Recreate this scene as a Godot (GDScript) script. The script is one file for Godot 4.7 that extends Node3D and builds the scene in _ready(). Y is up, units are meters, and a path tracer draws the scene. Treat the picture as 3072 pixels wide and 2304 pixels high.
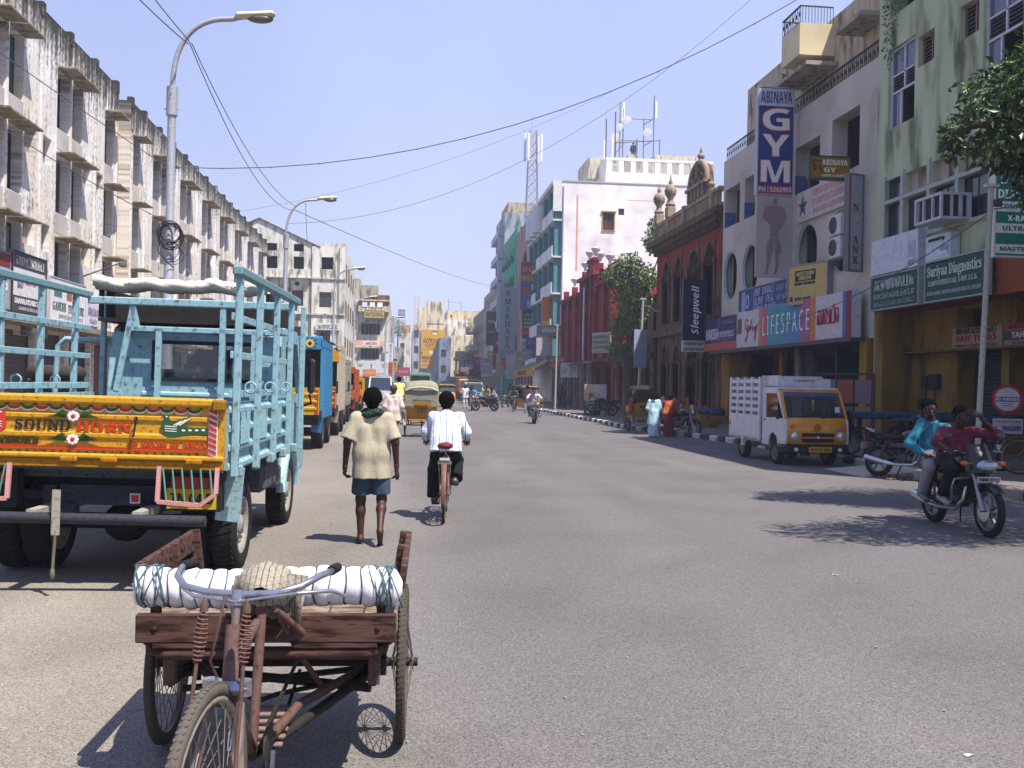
extends Node3D
var T:={}
var MC:={}
var KC:={}
var rng:=RandomNumberGenerator.new()
var fonts:={}
var ns:=FastNoiseLite.new()
class B:
	var v:=PackedVector3Array()
	var n:=PackedVector3Array()
	var c:=PackedColorArray()
	var u:=PackedVector2Array()
	var t:=Transform3D()
	var col:=Color.WHITE
	var tinted:=false
	var uvf=null
	var mk:=PackedInt32Array()
	func at(p:Vector3,bs:=Basis())->B:
		t=Transform3D(bs,p)
		return self
	func pt(p:Vector3,q:Vector3)->void:
		v.append(t*p)
		n.append((t.basis.inverse().transposed()*q).normalized())
		if tinted:c.append(col)
		if uvf!=null:u.append(uvf.call(p))
	func tri(a:Vector3,b:Vector3,d:Vector3)->void:
		var q:=(b-a).cross(d-a).normalized()
		if t.basis.determinant()<0:q=-q
		pt(a,q); pt(d,q); pt(b,q)
	func q(a:Vector3,b:Vector3,d:Vector3,e:Vector3)->void:
		tri(a,b,d); tri(a,d,e)
	func sm(a:Vector3,b:Vector3,d:Vector3,na:Vector3,nb:Vector3,nd:Vector3)->void:
		pt(a,na); pt(d,nd); pt(b,nb)
	func box(ce:Vector3,s:Vector3,bv:=0.0,bs:=Basis())->B:
		mk.append(v.size())
		var h:=s/2.0
		if bv<=0.0:
			for ax in 3:
				for sg in [-1.0,1.0]:
					var a:=Vector3.ZERO; a[ax]=h[ax]*sg
					var b1:=Vector3.ZERO; b1[(ax+1) % 3]=h[(ax+1) % 3]
					var c1:=Vector3.ZERO; c1[(ax+2) % 3]=h[(ax+2) % 3]*sg
					q(ce+bs*(a-b1-c1),ce+bs*(a+b1-c1),ce+bs*(a+b1+c1),ce+bs*(a-b1+c1))
			return self
		bv=minf(bv,minf(h.x,minf(h.y,h.z))*0.9)
		var V:=func(sx,sy,sz,ax):
			var p:=Vector3(h.x*sx,h.y*sy,h.z*sz)
			for k in 3:
				if k!=ax:p[k]-=bv*signf(p[k])
			return ce+bs*p
		for ax in 3:
			for sg in [-1.0,1.0]:
				var r:=[]
				for k in [[-1.0,-1.0],[1.0,-1.0],[1.0,1.0],[-1.0,1.0]]:
					var s3:=Vector3.ZERO
					s3[ax]=sg; s3[(ax+1) % 3]=k[0]; s3[(ax+2) % 3]=k[1]*sg
					r.append(V.call(s3.x,s3.y,s3.z,ax))
				q(r[0],r[1],r[2],r[3])
		for ax in 3:
			for s1 in [-1.0,1.0]:
				for s2 in [-1.0,1.0]:
					var y:=(ax+1) % 3
					var z:=(ax+2) % 3
					var lo:=Vector3.ZERO; lo[ax]=-1.0; lo[y]=s1; lo[z]=s2
					var hi:=lo; hi[ax]=1.0
					var a2=V.call(lo.x,lo.y,lo.z,y)
					var b2=V.call(hi.x,hi.y,hi.z,y)
					var c2=V.call(hi.x,hi.y,hi.z,z)
					var d2=V.call(lo.x,lo.y,lo.z,z)
					if s1*s2<0:q(a2,b2,c2,d2)
					else:q(d2,c2,b2,a2)
		for sx in [-1.0,1.0]:
			for sy in [-1.0,1.0]:
				for sz in [-1.0,1.0]:
					var a3=V.call(sx,sy,sz,0)
					var b3=V.call(sx,sy,sz,1)
					var c3=V.call(sx,sy,sz,2)
					if sx*sy*sz>0:tri(a3,b3,c3)
					else:tri(a3,c3,b3)
		return self
	func bx(x0,y0,z0,x1,y1,z1,bv:=0.0)->B:
		return box(Vector3(x0+x1,y0+y1,z0+z1)/2.0,Vector3(x1-x0,y1-y0,z1-z0).abs(),bv)
	func bar(a:Vector3,b:Vector3,w:float,h:float,up:=Vector3.UP,bv:=0.0)->B:
		var y:=(b-a).normalized()
		var x:=y.cross(up).normalized()
		if x.length()<0.5:x=y.cross(Vector3.RIGHT).normalized()
		return box((a+b)/2.0,Vector3(w,a.distance_to(b),h),bv,Basis(x,y,x.cross(y)))
	func grid(rows:Array,cu:=false,cv:=false)->B:
		var R:=rows.size()
		var C:int=rows[0].size()
		var nn:=[]
		for i in R:
			var rn:=PackedVector3Array()
			for j in C:
				var a:Vector3=rows[(i+1) % R if cv else mini(i+1,R-1)][j]
				var b:Vector3=rows[(i-1+R) % R if cv else maxi(i-1,0)][j]
				var d:Vector3=rows[i][(j+1) % C if cu else mini(j+1,C-1)]
				var e:Vector3=rows[i][(j-1+C) % C if cu else maxi(j-1,0)]
				rn.append((d-e).cross(a-b).normalized())
			nn.append(rn)
		for i in (R if cv else R-1):
			var i2:=(i+1) % R
			for j in (C if cu else C-1):
				var j2:=(j+1) % C
				sm(rows[i][j],rows[i][j2],rows[i2][j2],nn[i][j],nn[i][j2],nn[i2][j2])
				sm(rows[i][j],rows[i2][j2],rows[i2][j],nn[i][j],nn[i2][j2],nn[i2][j])
		return self
	func tube(p:Array,r,k:=8,closed:=false,caps:=true)->B:
		var rows:=[]
		var m:=p.size()
		var up:=Vector3.UP
		var d0:Vector3=(p[1]-p[0]).normalized()
		if absf(d0.dot(up))>0.9:up=Vector3.RIGHT
		var x:=d0.cross(up).normalized()
		for i in m:
			var d:Vector3
			if closed:d=(p[(i+1) % m]-p[(i-1+m) % m]).normalized()
			else:d=(p[mini(i+1,m-1)]-p[maxi(i-1,0)]).normalized()
			x=(x-d*d.dot(x)).normalized()
			var y:=d.cross(x)
			var rr:float=r[i] if r is Array else r
			var row:=PackedVector3Array()
			for j in k:
				var a:=TAU*j/k
				row.append(p[i]+(x*cos(a)+y*sin(a))*rr)
			rows.append(row)
		grid(rows,true,closed)
		if caps and not closed:
			for j in range(1,k-1):
				tri(rows[0][0],rows[0][j+1],rows[0][j])
				tri(rows[m-1][0],rows[m-1][j],rows[m-1][j+1])
		return self
	func cyl(a:Vector3,b:Vector3,ra:float,rb:=-1.0,k:=10)->B:
		return tube([a,b],[ra,ra if rb<0 else rb],k)
	func lathe(pr:Array,k:=16,bs:=Basis(),o:=Vector3.ZERO)->B:
		var sn:=[]
		for i in pr.size()-1:
			var d:Vector2=pr[i+1]-pr[i]
			sn.append(Vector2(d.y,-d.x).normalized())
		for i in pr.size()-1:
			var n0:Vector2=sn[i]
			var n1:Vector2=sn[i]
			if i>0 and sn[i-1].dot(sn[i])>0.6:n0=(sn[i-1]+sn[i]).normalized()
			if i<pr.size()-2 and sn[i+1].dot(sn[i])>0.6:n1=(sn[i+1]+sn[i]).normalized()
			for j in k:
				var a:=TAU*j/k
				var b:=TAU*(j+1)/k
				var A:=Vector2(cos(a),sin(a))
				var D:=Vector2(cos(b),sin(b))
				var f:=func(p:Vector2,w:Vector2):return o+bs*Vector3(p.x*w.x,p.y,p.x*w.y)
				var g:=func(p:Vector2,w:Vector2):return bs*Vector3(p.x*w.x,p.y,p.x*w.y)
				if pr[i].x>1e-5:sm(f.call(pr[i],A),f.call(pr[i+1],D),f.call(pr[i],D),g.call(n0,A),g.call(n1,D),g.call(n0,D))
				if pr[i+1].x>1e-5:sm(f.call(pr[i],A),f.call(pr[i+1],A),f.call(pr[i+1],D),g.call(n0,A),g.call(n1,A),g.call(n1,D))
		return self
	func ball(ce:Vector3,r:Vector3,k:=12)->B:
		var rows:=[]
		var h:=maxi(4,k/2)
		for i in h+1:
			var a:=-PI/2+PI*i/h
			var row:=PackedVector3Array()
			for j in k:
				row.append(ce+Vector3(cos(a)*cos(-TAU*j/k),sin(a),cos(a)*sin(-TAU*j/k))*r)
			rows.append(row)
		for i in h:
			for j in k:
				var j2:=(j+1) % k
				var N:=func(p:Vector3):return ((p-ce)/(r*r)).normalized()
				if i>0:sm(rows[i][j],rows[i][j2],rows[i+1][j2],N.call(rows[i][j]),N.call(rows[i][j2]),N.call(rows[i+1][j2]))
				if i<h-1:sm(rows[i][j],rows[i+1][j2],rows[i+1][j],N.call(rows[i][j]),N.call(rows[i+1][j2]),N.call(rows[i+1][j]))
		return self
	func torus(ce:Vector3,R:float,r:float,ax:=Vector3.RIGHT,K:=32,k:=8,sq:=1.0)->B:
		var x:=ax.cross(Vector3.UP if absf(ax.y)<0.9 else Vector3.BACK).normalized()
		var y:=ax.cross(x)
		var rows:=[]
		for i in K:
			var d:=x*cos(TAU*i/K)+y*sin(TAU*i/K)
			var row:=PackedVector3Array()
			for j in k:
				row.append(ce+d*(R+cos(TAU*j/k)*r)+ax*sin(TAU*j/k)*r*sq)
			rows.append(row)
		return grid(rows,true,true)
	func poly(p:PackedVector2Array,z0:float,z1:float)->B:
		if Geometry2D.is_polygon_clockwise(p):p.reverse()
		var ix:=Geometry2D.triangulate_polygon(p)
		for i in range(0,ix.size(),3):
			var a:=p[ix[i]]; var b:=p[ix[i+1]]; var d:=p[ix[i+2]]
			if (b-a).cross(d-a)<0:
				var w:=b; b=d; d=w
			tri(Vector3(a.x,a.y,z1),Vector3(b.x,b.y,z1),Vector3(d.x,d.y,z1))
			tri(Vector3(a.x,a.y,z0),Vector3(d.x,d.y,z0),Vector3(b.x,b.y,z0))
		for i in p.size():
			var a:=p[i]; var b:=p[(i+1) % p.size()]
			q(Vector3(a.x,a.y,z0),Vector3(b.x,b.y,z0),Vector3(b.x,b.y,z1),Vector3(a.x,a.y,z1))
		return self
	func add(arr:Array,x:Transform3D)->B:
		var tv:PackedVector3Array=arr[0]
		var tn:PackedVector3Array=arr[1]
		var ti=arr[12]
		if ti==null or ti.is_empty():ti=range(tv.size())
		for i in ti:
			v.append(t*(x*tv[i])); n.append((t.basis*(x.basis*tn[i])).normalized())
			if tinted:c.append(col)
		return self
func arrays(b:B)->Array:
	var a:=[]
	a.resize(13)
	a[0]=b.v; a[1]=b.n
	if b.tinted:a[3]=b.c
	if b.uvf!=null:a[4]=b.u
	return a
func amesh(list:Array)->ArrayMesh:
	var m:=ArrayMesh.new()
	for e in list:
		if e[0].v.size()==0:continue
		m.add_surface_from_arrays(Mesh.PRIMITIVE_TRIANGLES,arrays(e[0]))
		m.surface_set_material(m.get_surface_count()-1,e[1])
	return m
func part(parent:Node,called:String,b,m:Material=null,pos:=Vector3.ZERO,rot:=Vector3.ZERO)->MeshInstance3D:
	var o:=MeshInstance3D.new()
	o.name=called
	o.mesh=b if b is Mesh else (amesh(b) if b is Array else amesh([[b,m]]))
	o.position=pos
	o.rotation_degrees=rot
	parent.add_child(o,true)
	return o
func parts(parent:Node,called:String,b:B,m:Material)->void:
	for i in b.mk.size():
		var e:int=b.mk[i+1] if i+1<b.mk.size() else b.v.size()
		var q:=B.new()
		q.v=b.v.slice(b.mk[i],e); q.n=b.n.slice(b.mk[i],e)
		part(parent,called,q,m)
func tag(o:Node,label:String,cat:String,group:="")->Node:
	o.set_meta("label",label)
	o.set_meta("category",cat)
	if group:o.set_meta("group",group)
	return o
func thing(called:String,label:String,cat:String,pos:=Vector3.ZERO,turn:=0.0,group:="")->Node3D:
	var o:=Node3D.new()
	o.name=called
	o.position=pos
	o.rotation_degrees.y=turn
	add_child(o,true)
	tag(o,label,cat,group)
	return o
func dup(src:Node3D,label:String,pos:Vector3,turn:=0.0,group:="")->Node3D:
	var o:Node3D=src.duplicate()
	o.name=src.name
	add_child(o,true)
	o.position=pos
	o.rotation_degrees.y=turn
	o.set_meta("label",label)
	if group:o.set_meta("group",group)
	return o
func struct(called:String,b,m:Material=null,pos:=Vector3.ZERO)->MeshInstance3D:
	var o:=part(self,called,b,m,pos)
	o.set_meta("kind","structure")
	return o
func gy(_x:float)->float:
	return 0.0
func kerb_x(z:float)->float:
	return lerpf(10.25,9.0,smoothstep(-28.0,-39.0,z)) if z<-18.0 else lerpf(9.75,10.25,smoothstep(-14.0,-20.0,z))
func noise_tex(freq:float,ramp:Array,oct:=4,sd:=1,size:=256,kind:=FastNoiseLite.TYPE_SIMPLEX_SMOOTH,nm:=false)->NoiseTexture2D:
	var f:=FastNoiseLite.new()
	f.seed=sd
	f.noise_type=kind
	f.frequency=freq
	f.fractal_octaves=oct
	var t:=NoiseTexture2D.new()
	t.width=size; t.height=size
	t.seamless=true
	t.noise=f
	if nm:
		t.as_normal_map=true
		t.bump_strength=4.0
	elif ramp:
		var g:=Gradient.new()
		g.offsets=PackedFloat32Array(ramp.map(func(e):return e[0]))
		g.colors=PackedColorArray(ramp.map(func(e):return e[1]))
		t.color_ramp=g
	return t
func gr(x:float)->Color:return Color(x,x,x)
func textures()->void:
	T.blotch=noise_tex(0.012,[[0.1,Color(.90,.895,.885)],[0.45,gr(.97)],[0.85,gr(1.0)]],4,3,512)
	T.grime=noise_tex(0.014,[[0.10,Color(.52,.50,.47)],[0.28,Color(.78,.76,.73)],[0.45,Color(.95,.94,.92)],[0.8,gr(1.0)]],6,8,512)
	T.fine=noise_tex(0.06,[[0.1,gr(.91)],[0.5,gr(.98)],[0.9,gr(1.0)]],4,5)
	T.rust=noise_tex(0.03,[[0.10,Color(.62,.52,.45)],[0.24,Color(.90,.87,.84)],[0.42,gr(1.0)]],5,11,512)
	var rs:=RandomNumberGenerator.new()
	rs.seed=31
	var by:=PackedByteArray()
	by.resize(512*512)
	for k in by.size():
		var v:=0.90+0.06*rs.randfn()
		if rs.randf()<0.008:v=0.6
		by[k]=int(255*clampf(v,0.3,1.0))
	T.speck=ImageTexture.create_from_image(Image.create_from_data(512,512,false,Image.FORMAT_L8,by))
	T.soft=noise_tex(0.01,[[0.2,gr(.93)],[0.7,gr(1.0)]],2,14)
	T.bump=noise_tex(0.09,[],4,9)
	T.wood=noise_tex(0.02,[[0.2,Color(.55,.5,.47)],[0.5,Color(.9,.88,.86)],[0.8,gr(1.0)]],6,21)
func mat(hex:String,rough:=0.8,wear:=1,o:={})->StandardMaterial3D:
	var key:="%s|%.2f|%d|%s" % [hex,rough,wear,str(o)]
	if MC.has(key):return MC[key]
	var m:=StandardMaterial3D.new()
	m.albedo_color=Color(hex)
	m.roughness=rough
	m.metallic=o.get("metal",0.0)
	m.metallic_specular=o.get("spec",0.5 if rough<0.5 else 0.3)
	if o.has("coat"):
		m.clearcoat_enabled=true; m.clearcoat=o.coat; m.clearcoat_roughness=0.08
	if wear:
		m.uv1_triplanar=true; m.uv1_world_triplanar=true
		m.uv2_triplanar=true; m.uv2_world_triplanar=true
		m.detail_blend_mode=BaseMaterial3D.BLEND_MODE_MUL
	match wear:
		1:
			m.albedo_texture=T.blotch; m.uv1_scale=Vector3.ONE*o.get("s",0.5)
			m.detail_enabled=true; m.detail_albedo=T.fine; m.uv2_scale=Vector3.ONE*o.get("s",0.5)*3.3
		2:
			m.albedo_texture=T.grime; m.uv1_scale=Vector3(0.30,0.075,0.30)*o.get("s",1.0)
			m.detail_enabled=true; m.detail_albedo=T.blotch; m.uv2_scale=Vector3.ONE*0.16
			m.heightmap_enabled=true; m.heightmap_texture=T.bump; m.heightmap_scale=0.6
		3:
			m.albedo_texture=T.wood; m.uv1_scale=Vector3(0.7,4.0,3.0)
			m.detail_enabled=true; m.detail_albedo=T.rust; m.uv2_scale=Vector3.ONE*1.7
			m.heightmap_enabled=true; m.heightmap_texture=T.wood; m.heightmap_scale=0.4
		4:
			m.albedo_texture=T.rust; m.uv1_scale=Vector3.ONE*o.get("s",1.3)
			m.detail_enabled=true; m.detail_albedo=T.fine; m.uv2_scale=Vector3.ONE*5.0
		5:
			m.albedo_texture=T.speck; m.uv1_scale=Vector3.ONE*0.33
			m.detail_enabled=true; m.detail_albedo=T.speck; m.uv2_scale=Vector3.ONE*0.137
		6:
			m.albedo_texture=T.soft; m.uv1_scale=Vector3.ONE*0.09
			m.detail_enabled=true; m.detail_albedo=T.blotch; m.uv2_scale=Vector3(0.3,0.07,0.3)
	if o.get("tint",false):m.vertex_color_use_as_albedo=true
	if o.has("back"):
		m.backlight_enabled=true; m.backlight=Color(o.back)
	if o.has("rim"):
		m.rim_enabled=true; m.rim=o.rim; m.rim_tint=0.6
	m.resource_name=hex.trim_prefix("#")
	MC[key]=m
	return m
func glass(hex:="#1c2430",a:=0.55)->StandardMaterial3D:
	var key:="glass"+hex+str(a)
	if MC.has(key):return MC[key]
	var m:=StandardMaterial3D.new()
	m.albedo_color=Color(Color(hex),a)
	m.transparency=BaseMaterial3D.TRANSPARENCY_ALPHA
	m.roughness=0.04
	m.metallic_specular=0.6
	MC[key]=m
	return m
func font(k:=0)->Font:
	if not fonts.has(k):
		var f:=SystemFont.new()
		f.font_names=PackedStringArray(["Droid Serif" if k==2 or k==3 else "Droid Sans"])
		f.font_weight=700 if k==1 or k==3 else 400
		fonts[k]=f
	return fonts[k]
func letters(b:B,s:String,x:float,y:float,h:float,k:=1,w:=0.0,d:=0.012,z:=0.0,slant:=0.0)->B:
	var t:=TextMesh.new()
	t.text=s
	t.font=font(k)
	t.font_size=32
	t.pixel_size=h/32.0*1.4
	t.depth=d
	t.curve_step=4.0
	var ar:=t.get_mesh_arrays()
	var box:=t.get_aabb()
	var sx:=1.0 if w<=0.0 or box.size.x<0.001 else w/box.size.x
	var bs:=Basis(Vector3(sx,0,0),Vector3(slant*sx,1,0),Vector3(0,0,1))
	return b.add(ar,Transform3D(bs,Vector3(x-box.get_center().x*sx,y,z)))
const GLYPH:={
	"k": "03 43 23 20 02 00 20 31 40","t": "02 12 10 00 01 23 33 42 30 30","r": "03 30 33 41 30 00","p": "03 00 40 43","m": "03 00 20 22 32 41 40 20",
	"l": "01 02 13 22 10 30 33 43 42","n": "01 13 22 10 01 03 23 33 30","v": "02 12 10 00 02 13 33 30","y": "03 00 20 23 20 40 43","a": "02 12 10 00 03 33 30 43",
	"i": "03 00 40 43 34 23","e": "10 20 22 12 10 02 03 13 43 40","u": "03 00 30 33 41 4k","d": "02 22 20 00 02 03 43 40 30","j": "01 12 21 10 02 03 43 40 41"}
func tamil(b:B,s:String,x:float,y:float,h:float,w:float,th:=0.0,z:=0.01)->B:
	if th<=0.0:th=h*0.13
	var cw:=w/s.length()
	for i in s.length():
		if not GLYPH.has(s[i]):continue
		var pr:=[]
		for e in GLYPH[s[i]].split(" "):
			if e.length()==2 and e[1]!="k":
				pr.append(Vector3(x-w/2+cw*(i+0.08+int(e[0])*0.2),y+h*(int(e[1])/3.0-0.5),z))
		for j in pr.size()-1:
			b.bar(pr[j],pr[j+1]+(pr[j+1]-pr[j]).normalized()*th*0.4,th,0.006,Vector3.BACK)
	return b
func _ready()->void:
	rng.seed=7
	ns.seed=5
	ns.frequency=1.0
	var cam:=Camera3D.new()
	cam.name="camera"
	cam.position=Vector3(0,1.65,0)
	cam.rotation_degrees=Vector3(0.06,-6.3,1.1)
	cam.fov=42.0
	cam.far=4000.0
	add_child(cam)
	cam.current=true
	var we:=WorldEnvironment.new()
	we.name="environment"
	var en:=Environment.new()
	en.background_mode=Environment.BG_SKY
	var sk:=ProceduralSkyMaterial.new()
	sk.sky_top_color=Color(0.45,0.51,0.69)
	sk.sky_horizon_color=Color(0.635,0.66,0.715)
	sk.sky_curve=0.16
	sk.sky_energy_multiplier=1.0
	sk.ground_horizon_color=Color(0.70,0.69,0.68)
	sk.ground_bottom_color=Color(0.40,0.38,0.36)
	var cf:=FastNoiseLite.new()
	cf.seed=4; cf.frequency=0.004; cf.fractal_octaves=5
	var ct:=NoiseTexture2D.new()
	ct.width=1024; ct.height=512; ct.seamless=true; ct.noise=cf
	var cg:=Gradient.new()
	cg.offsets=PackedFloat32Array([0.45,0.9]); cg.colors=PackedColorArray([Color(1,1,1,0),Color(1,1,1,0.16)])
	ct.color_ramp=cg
	sk.sky_cover=ct
	sk.sky_cover_modulate=Color(1,1,1,0.35)
	var sky:=Sky.new()
	sky.sky_material=sk
	en.sky=sky
	en.tonemap_mode=Environment.TONE_MAPPER_LINEAR
	en.tonemap_exposure=2.15
	en.sdfgi_enabled=true; en.ssao_enabled=true; en.ssil_enabled=true
	en.fog_enabled=true
	en.fog_density=0.0009
	en.fog_light_color=Color(0.86,0.90,1.0)
	we.environment=en
	add_child(we)
	var sun:=DirectionalLight3D.new()
	sun.name="sun"
	sun.light_energy=1.4
	sun.light_color=Color(1.0,0.965,0.915)
	sun.light_angular_distance=0.5
	sun.shadow_enabled=true
	sun.basis=Basis.looking_at(Vector3(-0.35,-1.0,-0.38).normalized(),Vector3.UP)
	add_child(sun)
	textures()
	ground()
	left_side()
	right_near()
	right_far()
	far_end()
	street_poles()
	cables()
	trees()
	vehicles()
	bikes()
	carts()
	people()
	small_things()
func ground()->void:
	var b:=B.new()
	b.q(Vector3(-3000,-0.42,3000),Vector3(3000,-0.42,3000),Vector3(3000,-0.42,-3000),Vector3(-3000,-0.42,-3000))
	struct("ground",b,mat("#6d645a",0.95,1,{"s":0.05}))
	b=B.new()
	b.tinted=true
	var xs:=[-4.3]
	while xs[-1]<10.6:xs.append(minf(xs[-1]+0.45,10.6))
	var zs:=[14.0]
	while zs[-1]>-60.0:zs.append(zs[-1]-0.5)
	while zs[-1]>-330.0:zs.append(zs[-1]-6.0)
	var N:=func(x,z):
		return Vector3(x,gy(x)+(0.006*ns.get_noise_2d(x*0.6,z*0.35) if z>-60 else 0.0),z)
	var CL:=func(x,z):
		var d:float=clampf((-x+0.6)/3.0,0.0,1.0)*0.85+0.35*ns.get_noise_2d(x*0.2,z*0.07)+0.12*ns.get_noise_2d(x*0.9+40,z*0.5)
		d=clampf(d,0.0,1.0)
		var w:float=1.0+0.10*ns.get_noise_2d(x*0.9,z*0.05+90)
		var pt:=ns.get_noise_2d(x*0.55+7,z*0.4-20)
		w*=1.0-0.10*smoothstep(0.16,0.22,pt)+0.07*smoothstep(0.2,0.3,ns.get_noise_2d(x*2.2,z*0.02+4))
		return Color(0.185,0.174,0.177).lerp(Color(0.335,0.30,0.255),d)*w
	for i in zs.size()-1:
		for j in xs.size()-1:
			var a=N.call(xs[j],zs[i]); var e=N.call(xs[j+1],zs[i])
			var f=N.call(xs[j+1],zs[i+1]); var g=N.call(xs[j],zs[i+1])
			var P:=[[a,xs[j],zs[i]],[e,xs[j+1],zs[i]],[f,xs[j+1],zs[i+1]],[a,xs[j],zs[i]],[f,xs[j+1],zs[i+1]],[g,xs[j],zs[i+1]]]
			for k in [0,2,1,3,5,4]:
				b.col=CL.call(P[k][1],P[k][2])
				b.pt(P[k][0],Vector3.UP)
	struct("road",b,mat("#ffffff",0.88,5,{"tint":true,"spec":0.25}))
	b=B.new()
	var zk:=[14.0,-10.0,-14.0,-16.0,-18.0,-20.0,-24.0,-28.0,-30.0,-32.0,-34.0,-36.0,-39.0,-60.0,-100.0,-190.0]
	for k in zk.size()-1:
		var x0:float=kerb_x(zk[k])+0.1; var x1:float=kerb_x(zk[k+1])+0.1
		b.q(Vector3(x0,0.13,zk[k]),Vector3(13.3,0.14,zk[k]),Vector3(13.3,0.14,zk[k+1]),Vector3(x1,0.13,zk[k+1]))
		b.q(Vector3(x0,-0.3,zk[k]),Vector3(x0,0.13,zk[k]),Vector3(x1,0.13,zk[k+1]),Vector3(x1,-0.3,zk[k+1]))
	b.bx(12.35,0.0,-186,14.2,0.27,10)
	var pr:=struct("right_pavement",b,mat("#857e78",0.9,5,{"spec":0.2}))
	var ks:=[]
	for k in 3:
		var kb:=B.new()
		kb.box(Vector3(0,0,0),Vector3(0.24,0.30,0.60-0.03*k),0.025+0.01*k)
		ks.append(kb)
	var white:=mat("#c9c6c0",0.85,4)
	var black:=mat("#46434a",0.85,4)
	var gray:=mat("#8d8780",0.9,4)
	var z:=-2.0
	var i:=0
	while z>-128.0:
		var mm:Material=(black if i % 2==0 else (white if z<-17.5 else gray))
		var mk:="kerb%d%s" % [i % 3,mm.resource_name]
		if not KC.has(mk):KC[mk]=amesh([[ks[i % 3],mm]])
		if not (z<-18.6 and z>-20.2):
			part(pr,"kerb_stone",KC[mk],null,Vector3(kerb_x(z)+0.02*rng.randf(),0.005+0.015*rng.randf(),z),Vector3(rng.randf_range(-1.5,1.5),rng.randf_range(-2,2),rng.randf_range(-2,2)))
		z-=0.62
		i+=1
	b=B.new()
	b.at(Vector3.ZERO).poly(PackedVector2Array([Vector2(8.9,0.004),Vector2(10.3,0.0),Vector2(10.3,0.14)]),-20.3,-18.5)
	part(pr,"kerb_ramp",b,mat("#b3aba0",0.9,4))
	b=B.new()
	b.bx(-13.5,-0.4,-300,-4.5,0.10,14)
	var pl:=struct("left_pavement",b,mat("#8a8075",0.92,5,{"spec":0.2}))
	z=-1.0
	i=0
	while z>-70.0:
		var mk2:="lk%d" % (i % 3)
		if not KC.has(mk2):KC[mk2]=amesh([[ks[i % 3],gray]])
		part(pl,"kerb_stone",KC[mk2],null,Vector3(-4.39,-0.03+0.01*rng.randf(),z),Vector3(rng.randf_range(-1,1),rng.randf_range(-2,2),rng.randf_range(-2,2)))
		z-=0.62
		i+=1
	var sl:=B.new()
	sl.box(Vector3.ZERO,Vector3(0.57,0.05,0.57),0.012)
	var sm:=[amesh([[sl,mat("#94887b",0.9,4)]]),amesh([[sl,mat("#857a70",0.9,4)]])]
	for r in 16:
		for k in 5:
			part(pl,"paving_slab",sm[rng.randi() % 2],null,Vector3(-4.83-k*0.6,0.10+0.008*rng.randf(),-7.2-r*0.6),Vector3(rng.randf_range(-1,1),rng.randf_range(-2,2),rng.randf_range(-1,1)))
func has_hole(hs:Array,x:float,y:float)->bool:
	for h in hs:
		if x>h[0] and x<h[2] and y>h[1] and y<h[3]:return true
	return false
func wall_cells(b:B,W:float,y0:float,H:float,hs:Array,d:=0.18,z:=0.0,x0:=0.0)->void:
	var xs:=[x0,W]
	var ys:=[y0,H]
	for h in hs:
		for v in [h[0],h[2]]:if v>x0 and v<W:xs.append(v)
		for v in [h[1],h[3]]:if v>y0 and v<H:ys.append(v)
	xs.sort(); ys.sort()
	for i in ys.size()-1:
		if ys[i+1]-ys[i]<1e-4:continue
		var ym:float=(ys[i]+ys[i+1])/2
		var s:=-1e9
		for j in xs.size()-1:
			if xs[j+1]-xs[j]<1e-4:continue
			if has_hole(hs,(xs[j]+xs[j+1])/2,ym):
				if s>-1e8:b.q(Vector3(s,ys[i],z),Vector3(xs[j],ys[i],z),Vector3(xs[j],ys[i+1],z),Vector3(s,ys[i+1],z))
				s=-1e9
			elif s<-1e8:s=xs[j]
		if s>-1e8:b.q(Vector3(s,ys[i],z),Vector3(W,ys[i],z),Vector3(W,ys[i+1],z),Vector3(s,ys[i+1],z))
	for h in hs:
		var e:float=z-(h[5] if h.size()>5 else d)
		b.q(Vector3(h[0],h[1],e),Vector3(h[0],h[1],z),Vector3(h[0],h[3],z),Vector3(h[0],h[3],e))
		b.q(Vector3(h[2],h[1],z),Vector3(h[2],h[1],e),Vector3(h[2],h[3],e),Vector3(h[2],h[3],z))
		b.q(Vector3(h[0],h[1],e),Vector3(h[2],h[1],e),Vector3(h[2],h[1],z),Vector3(h[0],h[1],z))
		b.q(Vector3(h[0],h[3],z),Vector3(h[2],h[3],z),Vector3(h[2],h[3],e),Vector3(h[0],h[3],e))
func shell(b:B,W:float,y0:float,H:float,D:float,x0:=0.0,par:=0.9,z:=0.0)->void:
	b.q(Vector3(x0,y0,z-D),Vector3(x0,y0,z),Vector3(x0,H,z),Vector3(x0,H,z-D))
	b.q(Vector3(W,y0,z),Vector3(W,y0,z-D),Vector3(W,H,z-D),Vector3(W,H,z))
	b.q(Vector3(W,y0,z-D),Vector3(x0,y0,z-D),Vector3(x0,H,z-D),Vector3(W,H,z-D))
	b.q(Vector3(x0,H-par,z-0.2),Vector3(W,H-par,z-0.2),Vector3(W,H-par,z-D),Vector3(x0,H-par,z-D))
	if par>0:
		b.q(Vector3(x0,H,z),Vector3(W,H,z),Vector3(W,H,z-0.2),Vector3(x0,H,z-0.2))
		b.q(Vector3(W,H-par,z-0.2),Vector3(x0,H-par,z-0.2),Vector3(x0,H,z-0.2),Vector3(W,H,z-0.2))
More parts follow.
